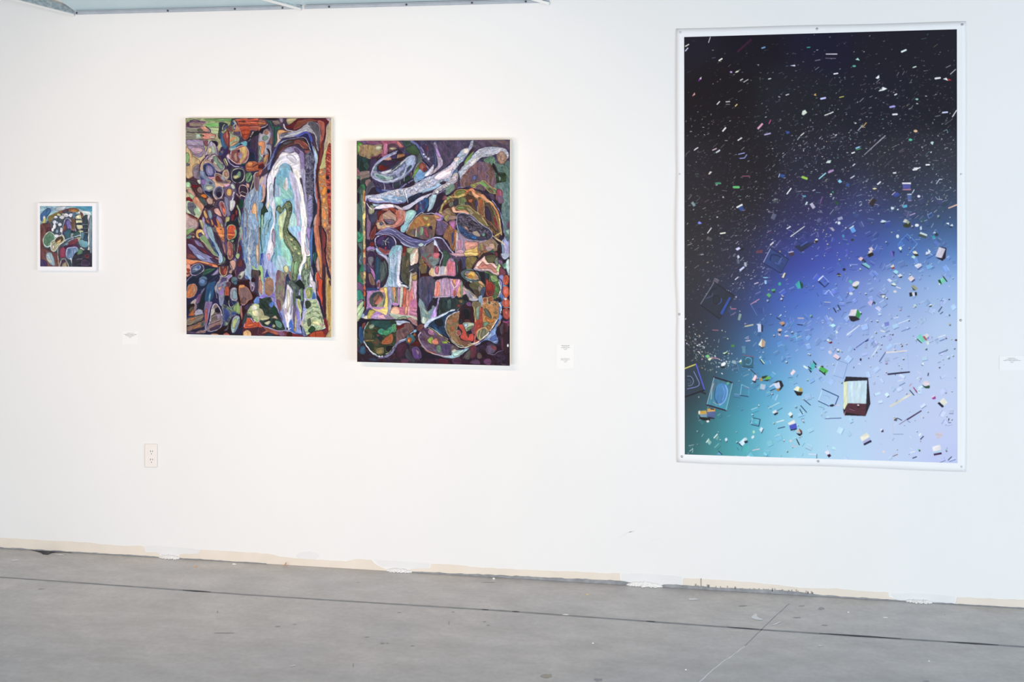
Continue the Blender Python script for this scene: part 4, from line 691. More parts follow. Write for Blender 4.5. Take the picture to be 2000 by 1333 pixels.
F 577 58,44 66,36 80,34 96,44 100,58 92,62 76,60 64,54; O 212 1.6 b97 65,44 72,38 84,38 94,46 98,56 90,58 78,55 68,50; F 99a 66,42 72,38 78,40 74,44; F eb5 74,46 80,40 88,42 88,52 80,53; F d93 72,50 80,46 86,54 78,54; L dcb 1.2 68,51 80,56 92,58; L 433 1 66,47 74,50; F eef 71,59 78,60 84,63 76,63; L 356 1.6 64,52 72,60 84,60 96,60
L 535 1.4 68,62 64,68; F 312 68,64 78,62 76,72 68,72
F 664 76,68 92,62 108,66 110,74 104,90 94,86 84,80; F da7 94,62 102,60 110,70 112,76 104,70; F ba6 98,68 106,72 100,78; F 987 96,70 104,78 96,84; F 457 104,76 112,74 110,88 104,96 100,88; F 543 84,78 96,82 100,96 96,100
# cap house
F 423 86,34 96,14 108,0 128,0 142,20 150,40 140,48 110,40 90,40
F fcb 86,32 94,20 104,10 110,6 112,14 120,20 130,22 140,30 152,36 150,44 136,48 126,44 114,38 100,39 88,36; F d87 94,30 100,24 106,18 112,24 122,24 132,32 140,40 130,42 120,34 100,34; F cbd 86,32 92,34 104,36 98,39 88,36; F ce9 134,34 139,26 139,16 144,26 150,38 144,42 136,40; F 898 130,12 138,10 140,24 134,28; F 664 112,6 132,4 134,10 128,20 116,20; L a54 1 102,28 112,26 124,28; L 99b 1.6 88,35 104,39 118,38 128,44
F 868 138,14 148,16 150,28 142,24; F 7a9 148,26 156,20 162,24 160,32 152,34; F 5a6 146,24 152,24 152,29; F 212 150,16 160,8 163,12 156,20; F bce 146,0 163,0 163,6 154,14 146,8; F cee 156,18 163,14 163,48 158,40
F 845 142,30 152,36 156,46 142,50
# green shell right
N 465/6a5/574/765 5 60 110,40 124,44 138,50 142,66 142,88 134,100 126,96 118,80 118,60; F 8a6 122,48 136,50 138,60 126,62; F 345 110,44 120,46 118,58 112,54; F a32 112,58 118,62 124,62 132,70 130,84 126,92 114,94 112,80; F b43 112,54 118,62 114,70; F 722 114,82 126,84 120,94; L fff 1.6 140,62 144,76 142,88 138,96
F 99d 140,52 150,48 152,66 156,90 148,100 140,96 146,80; L 325 3 138,52 148,64 148,100; F 58c 140,94 148,88 150,100 146,120 142,110; F 7ad 150,68 158,70 158,74 150,74
E d64 723 .8 156,58,6.5,11 156,84,8.5,12 156,108,9,10 156,128,8,9; E e76 - 0 155,82,4,6 155,108,4,5; F eef 150,98 158,96 156,102; L cdd 1.2 150,118 163,118; E c53 - 0 155,57,3,6; L 557 1 149,70 149,96
# gold lace
N c85/da6/a64/c95/875 3.6 50 96,100 106,96 118,96 128,102 140,108 144,120 144,150 130,165 110,168 104,140 104,112; E a64 da8 1 110,102,5,5 122,100,6,6; F 564 128,112 134,110 134,122 129,120; F 565 110,126 116,122 124,140 122,146 114,136; L dc9 1 116,96 116,110 124,112; L dba 1 104,110 122,108 138,116; F 8ac 100,92 104,94 104,116 98,110 96,98; F 465 118,104 122,108 118,110; L ec9 1.2 130,104 142,110 144,124
F 223 136,98 144,96 146,104 138,106; L ade 2 142,108 146,124; L eef 1.6 138,104 144,114 145,130
# dark jar
N 233/344/355/122 6 80 10,100 36,98 54,98 70,104 74,112 62,116 50,124 40,128 28,140 10,140 8,120; F 466 28,104 36,100 36,118 30,120; F 944 50,112 56,110 56,116 50,117; F 763 52,102 62,100 60,110; L 99b 1.6 50,124 62,114 74,106; L 787 1 12,124 12,136; L caf 3 10,98 6,116 2,132
F 423 62,112 80,106 84,130 80,150 56,150 52,128; F 748 70,110 78,106 80,120; N 875/986/664 4 90 82,106 96,106 102,112 100,140 88,150 84,124
# --- bottom left
C 694 600 .9
P b8c 24,0 70,0 70,20 84,26 80,27 20,27; H d79 c8a 0 94,0 134,0 134,22 120,20 96,16; L fba 2.4 116,0 116,18; F ea8 108,0 114,0 112,16 106,16
F bda 3,20 16,0 20,4 14,18 10,26 4,32; F 447 18,12 30,2 36,6 28,16 18,20; F 9bd 13,18 18,14 20,22 14,24; F ddc 16,22 30,18 32,26 20,26; F cb5 30,8 38,6 44,10 36,18 32,26 26,22; F fd7 36,2 50,6 62,2 70,0 70,10 66,18 56,12 44,8; F c9d 36,20 50,14 62,18 70,20 64,27 40,27; F dab 46,22 60,16 66,27; F aad 40,22 48,18 46,26
F fb9 80,2 92,2 96,8 94,16 76,14; F aba 74,14 96,16 118,20 134,26 134,30 110,26 90,27 82,24; F 897 92,24 108,20 112,26 96,28; F 98a 68,18 78,20 84,27 66,27; F b88 112,26 122,22 132,28 135,42 126,40 118,32; F ccb 110,18 124,19 134,24 132,28 120,22
L 213 2.6 10,27 30,27 60,28 90,28 104,27 116,30 124,38 134,42; F 213 134,0 138,0 144,20 144,40 136,44
F bce 86,30 104,29 116,32 118,36 104,36 96,42 88,38; F 711 88,42 96,40 106,35 118,36 104,46 92,50; N 755/866/645 5 60 88,52 104,44 108,36 120,36 128,46 124,52 108,66 96,74 86,84 84,70; F 844 132,46 142,36 150,42 138,52
N 143/243/542/364/843/354 5 40 18,64 18,48 26,34 34,30 84,30 88,44 88,64 86,82 74,100 58,107 44,104 34,92 22,76
F 255 36,30 72,30 80,40 66,50 50,44 38,44; F 4a8 48,54 56,46 66,50 78,42 86,50 76,58 66,62 56,60; F 496 60,52 76,50 72,60 62,62; F 9a8 30,40 40,38 40,44 32,47; F 5a7 80,40 88,38 88,52 82,54; F b63 56,76 66,66 78,58 82,64 80,78 66,82 56,80; F 553 22,58 34,60 34,70 24,72; L b84 1.6 22,74 40,72; F 845 46,60 52,60 50,66; F 663 40,86 56,92 58,104 44,100; F 985 46,92 60,88 60,100 48,102; F 112 68,86 80,84 80,96 68,96; F 234 48,66 58,64 54,74
L bcd 2 28,34 20,48 18,64 17,74 24,84 34,98 46,106 58,108; L eff 1.6 18,72 26,86 36,98 46,104; L 88b 5 52,110 66,108 80,98 88,84 96,76 110,70; L cde 1.6 96,74 110,68 118,60 128,52; F 8bd 126,50 132,49 132,54 126,56; L eed 1 66,102 74,98 84,86; E eee - 0 52,107,1.6,2 58,107,1.6,1.6
F 258 8,44 16,46 18,74 12,80 8,66; F 833 16,38 22,34 20,42 14,46; F 368 8,96 14,84 22,88 20,102 12,102; L 577 1.2 4,68 12,78 6,88; F 355 4,70 10,80 5,86; F 346 30,110 46,112 44,118 30,116
E 478 234 .6 120,70,10,11; E d62 a43 1 117,72,4,6; E b63 - 0 129,60,3,3; E fb4 - 0 116,73,1.5,2.5
F 524 90,84 104,78 112,84 104,104 90,108; F 648 122,90 134,86 142,96 144,110 130,114 124,104; K a8b 1 128,92 126,106; F 445 112,90 120,100 130,118 116,118 108,104; F 635 100,112 116,114 114,122 100,122; F 611 118,82 136,86 140,80 136,70 124,78; F 868 130,92 138,96 136,106
N 8ab/799/aba 5 90 139,-6 148,4 160,26 168,20 166,0 172,0 172,24 156,34 144,34 142,20; F bcb 146,20 156,26 152,36 144,34
# --- bottom right bowls
C 848 600 .9
F caf 2,0 5,0 5,20 -4,26 -8,20; F bce -20,36 -6,24 8,20 24,12 38,6 46,6 30,18 12,24 -2,32 -20,46; L def 2 -4,28 14,20 30,12 40,6; L eef 1.6 36,6 44,8
N 135/246/258/124 5 -30 -14,44 0,28 20,20 34,10 46,10 28,20 24,40 28,56 36,66 22,62 8,54; F 37a -4,40 10,50 18,60 8,56; F 123 0,30 16,26 20,40 8,42
L ddc 1.2 -16,40 0,50 14,60 30,70
N 647/768/755/536 5 40 -34,58 -26,48 -12,46 2,54 16,64 30,76 44,84 54,88 44,98 20,104 0,102 -16,94 -30,78; F 9b4 -10,68 -4,66 0,80 -10,78 -14,72; F e86 -2,70 6,68 10,80 0,82 -6,76; F ec6 4,66 4,72; F 9b4 18,74 28,74 28,80 18,78; F 547 17,82 36,82 36,102 18,102; K 324 1 24,84 24,100; K 324 1 30,84 30,100; F 798 5,84 14,84 15,98 6,98; F 766 36,84 48,86 44,96 37,100; F a42 -24,92 -8,96 4,100 -10,100; F b7a -12,50 -4,50 0,60 -12,58
L dcd 2 -30,56 -34,64 -28,80 -16,92 0,102 20,106 36,106; L fdc 1 -28,84 -14,96 4,103; L dc7 1.6 -12,46 2,54 16,63 34,78
F 9cd 36,106 40,96 50,94 64,92 78,88 66,98 52,108 40,111 20,108; F bee 40,98 52,96 66,92 58,102 44,108; F eed 38,96 44,92 48,95 42,98; L abc 1.6 10,106 28,110 42,111 56,106
# bowl interior
N 986/874/a75/b86/764 4 50 26,40 26,28 34,18 46,13 56,12 60,20 56,34 50,50 54,64 60,76 76,82 90,76 84,82 64,86 46,78 32,62 27,52
E a64 885 1 44,28,6,6 39,48,6,7; E a55 cba 1 53,56,5,6; F b74 54,14 62,12 60,20 55,20; N 855/974/864 4 30 50,70 66,74 80,76 76,84 60,82
F 412 56,14 66,0 84,0 86,20 88,36 78,34 66,40 54,34 54,22; F 112 62,4 76,6 78,24 66,26; F 633 66,30 72,26 78,32 72,36; F 223 54,24 62,28 60,36 54,36
F bca 62,36 70,33 86,35 84,44 76,50 70,54 66,46; F acd 64,36 72,36 72,42 66,44; F 8a7 70,46 84,40 76,52
F d54 53,40 62,38 66,48 70,56 74,66 80,70 76,74 62,72 56,66 60,54; F e54 76,60 84,58 86,66 84,74 76,72; F 856 80,48 88,40 90,56 84,58; F 643 70,56 76,60 74,66
N c43/b54/a43/d54 4 80 88,30 98,4 104,4 106,24 104,44 94,52 90,70 98,74 94,80 86,78 88,56; F 8a9 92,4 98,0 98,24 92,26; L dc8 1.4 86,0 90,24 90,32; L dba 1 106,20 106,40 100,48; L dbb 1 88,60 88,74 84,80
N c85/d94/a75/da6/764 3.6 40 106,6 120,-4 140,0 140,16 136,28 124,44 112,44 106,36; F 565 108,6 114,4 124,20 124,25 116,20; F d83 112,22 124,28 130,20 128,34 114,30; F 797 106,36 114,32 120,36 110,44; F a74 114,40 124,40 122,48 116,48
O eb8 1.2 886 92,62 94,52 104,46 112,46 118,54 114,64 104,70 98,72; L ea7 1.6 92,64 96,52 104,46; L dc8 1 102,50 98,66 102,72; F 776 104,50 112,50 110,62 102,66
L dde 2 24,44 26,28 34,18 46,12 54,10; L bcb 1.4 24,44 28,56 38,70 48,80 64,86; L dda 1.6 34,68 44,80 60,88 80,84 96,76; L fff 1.6 74,82 96,76 108,66 122,52 130,38 138,26; L fdc 1.4 58,88 76,88
F 8ae 100,76 112,66 124,52 132,38 140,20 140,0 144,0 144,14 148,22 142,32 136,44 134,56 136,62 139,70 138,78 132,80 122,74 112,72 100,78 80,88 64,91 84,84; F 68d 120,70 132,60 136,70 130,74; F acf 112,68 126,54 122,66; L 124 1.4 124,50 132,42 140,28; L 336 1.4 132,72 140,72 138,80 130,80; F bbd 84,84 100,77 96,82 76,88
E c54 634 .8 157,16,8,11; F 947 148,30 158,30 163,26 163,40 154,40; F d65 152,10 160,8 160,22
N 623/412/534/735 5 90 142,44 150,34 160,40 160,70 154,90 146,90 146,64; F 545 142,44 150,36 148,60 143,56; F 423 150,64 160,56 160,100 152,96; E eef 99b .6 160,84,2,3
E 657 324 1 122,92,10,12; F 657 114,84 130,82 134,94 126,102 116,100; L 99b .8 116,100 128,104 138,98 150,94; F 845 122,84 134,86 134,94 126,92
E 655 323 .8 98,106,6,7; F 734 76,88 90,84 90,106 78,110; F 666 66,106 74,94 80,98 76,114 66,112; L 877 1 62,112 72,98; E 747 635 .8 116,119,8,7; F 646 78,118 94,114 100,124 82,124; F 524 40,114 56,112 58,122 42,122; F 613 10,112 30,114 28,124 10,122; F 201 100,90 112,100 110,110 100,100
K 965 .8 142,122 150,125 158,123; K 754 .7 145,124 156,126
'''
def make_still():
    a = Art(696, 271, 998, 718, 4, 11); a.run(STILL)
    return a.finish(.5, .12, 2, 5)

SMALL = '''
C 50 380 1.2
A .12; Q .7; Z 2
P 456 20,16 112,16 112,122 20,122
F 8bc 24,19 74,19 108,19 108,40 90,34 60,30 40,40 24,52; F 49b 74,18 108,18 108,28 90,25; F cdd 84,27 104,28 107,38 94,38; F bcd 50,21 66,19 62,26 50,27; E 79b - 0 43,24,3,4; F 36a 24,34 36,22 42,26 34,38 26,44; F dde 26,50 30,34 34,44 30,52; F cc6 28,42 33,38 32,50 27,50; F 347 34,46 46,40 44,50 34,52; L 366 1 35,19 34,40
F 874 36,38 48,30 66,24 84,24 86,28 72,30 56,34 46,42 42,50; F a64 52,30 72,22 86,24 84,28 66,28; F d83 72,26 86,25 80,30 72,29; F 645 62,25 70,24 68,30 60,31
F 744 22,53 44,50 42,64 34,72 30,86 44,92 54,100 52,120 22,120; F 634 36,54 42,54 40,62 34,62
F 456 42,44 54,32 76,28 74,40 62,50 58,72 44,76 42,60
E dde - 0 47,45,3,3 59,37,4,3 66,34,4,3 74,34,4,3 47,52,2.5,4 44,57,2,3 56,49,3,2.5 58,58,2,4 49,37,3,2 50,68,4,3; E cc8 - 0 54,33,3,2 61,32,2,1.6; E 8ac - 0 51,60,2,3 51,46,2,2
O ccd 1.2 447 59,66 62,50 64,42 68,39 73,42 78,50 82,62 78,72 64,76; F 325 70,48 78,58 76,66 68,62; F 76b 66,44 72,42 74,54 68,56; F 88c 72,48 76,58 74,58; F 843 62,50 66,52 65,58 61,60; F 367 64,60 74,58 72,72 66,76; F a76 74,50 80,52 80,58 76,58
F 754 76,34 82,30 82,48 78,58 74,56; F 579 76,30 82,29 82,36 78,40
O 213 1 dda 81,37 86,33 90,33 94,48 96,62 90,70 84,56; L 345 3 83,41 90,41; L 345 3.4 84,48 92,48; L 335 3.6 84,58 94,57; F 854 88,28 93,31 95,40 91,36
F 345 92,40 102,36 102,80 96,84 94,60; L 9ab 1 93,49 101,49; L 9ab 1 93,55 101,55; L 9ab 1 95,62 101,62
F 6ab 86,76 96,74 102,80 100,86 90,84; F 589 90,62 95,62 95,72 91,72; F 257 96,66 102,68 100,76 94,74
L ddd 2.8 102,36 104,50 103,70 103,88 98,93 90,88
F 366 72,64 86,60 88,68 74,72; L bce 1.6 56,82 66,74 80,69 90,66; F 9ab 74,64 78,64 76,70 73,70
F bb9 80,72 90,69 90,73 84,78; F 734 66,80 84,72 84,80 70,85; F 79a 62,82 70,76 68,84
O cdc 1.4 697 29,72 34,64 40,61 46,66 48,76 42,82 36,86 30,82; F 586 34,70 40,66 44,74 36,80; L bdd 1.4 30,82 36,85 44,80
O ddd 1.4 bb8 42,77 50,72 58,66 62,68 63,76 56,82 50,90 46,93 42,90 41,82; F 543 48,74 58,68 61,74 52,80; F da6 51,76 58,73 56,79 50,80; F cba 44,82 48,84 46,90 43,88
F 935 56,88 64,86 64,102 56,102; F 525 64,84 84,82 84,86 68,90
O bce 1.2 68b 67,90 72,87 84,87 84,102 76,106 70,104 66,100; L 9bd 1.2 80,90 80,102; L 9bd 1 76,92 76,104; L cde 1.8 74,104 77,118
O bb9 1.6 535 56,120 58,108 62,105 66,108 70,120; F a97 60,114 66,110 67,120 60,120; F 455 70,106 74,112 72,118
F 8ab 34,96 40,94 46,104 48,116 40,114 34,106; F bb8 36,104 42,110 38,110; L dde 1 36,98 44,114
F 334 80,96 106,92 108,118 78,120; F 586 86,90 92,90 92,96 84,98; F 623 98,98 103,98 102,104 96,102; L 99a 1 84,106 92,105; F 435 92,106 104,108 104,116 90,116
L ccb 1.2 52,90 54,118; F 436 23,106 34,110 34,120 23,120; F 79a 104,40 108,40 108,90 104,90
'''
def make_small():
    a = Art(77, 401, 182, 523, 6, 21); a.run(SMALL)
    return a.finish(.5, .15, 2, 5)

GRAD = '''1337,75,26222e 1470,68,1f1b26 1600,64,201f36 1730,66,24232e 1868,60,26252f 1400,200,201a20 1550,200,25262f 1720,200,232431 1860,200,24242e
1340,350,2a262e 1450,350,221e26 1600,340,2b2b3a 1750,330,33333d 1865,330,3a3c46 1340,450,28242a 1450,440,26222c 1550,430,2c2a45 1600,420,3a3966 1700,415,3f456c 1800,395,404760 1865,400,424e5e 1865,440,46618f
1340,520,302c32 1420,510,2a2b3a 1480,500,2f3358 1540,500,3a469c 1600,490,4655b0 1680,480,4d5fb0 1760,480,5275b5 1865,490,6a93cc
1340,600,26252f 1400,600,2e3247 1460,600,36467c 1530,590,4565b8 1600,590,5878c8 1680,580,8398d2 1760,570,9db4dc 1865,560,a9c0e4
1340,680,25282f 1400,680,33404f 1450,680,3c6690 1500,680,4f86bf 1560,670,7a9fd6 1640,660,9fb4e0 1740,660,b3c4e6 1865,660,bccde8
1340,760,2c3239 1400,760,37525f 1450,760,4390ae 1500,750,5fa9d0 1560,750,93bfe2 1640,740,b4c8e8 1740,750,c0cdea 1865,760,c6d1ec
1340,840,2f4446 1390,840,3f808a 1440,830,4aa5b8 1500,830,7ac0d6 1560,830,a3d2e8 1640,830,bbd5ec 1740,830,c4d2ec 1865,840,cbd2ee
1340,890,35585a 1390,890,4a9d9c 1440,885,55adb5 1500,890,86c3d6 1560,890,aedaea 1640,895,bcd9ee 1740,898,c6d4ee 1865,905,c4cbee'''
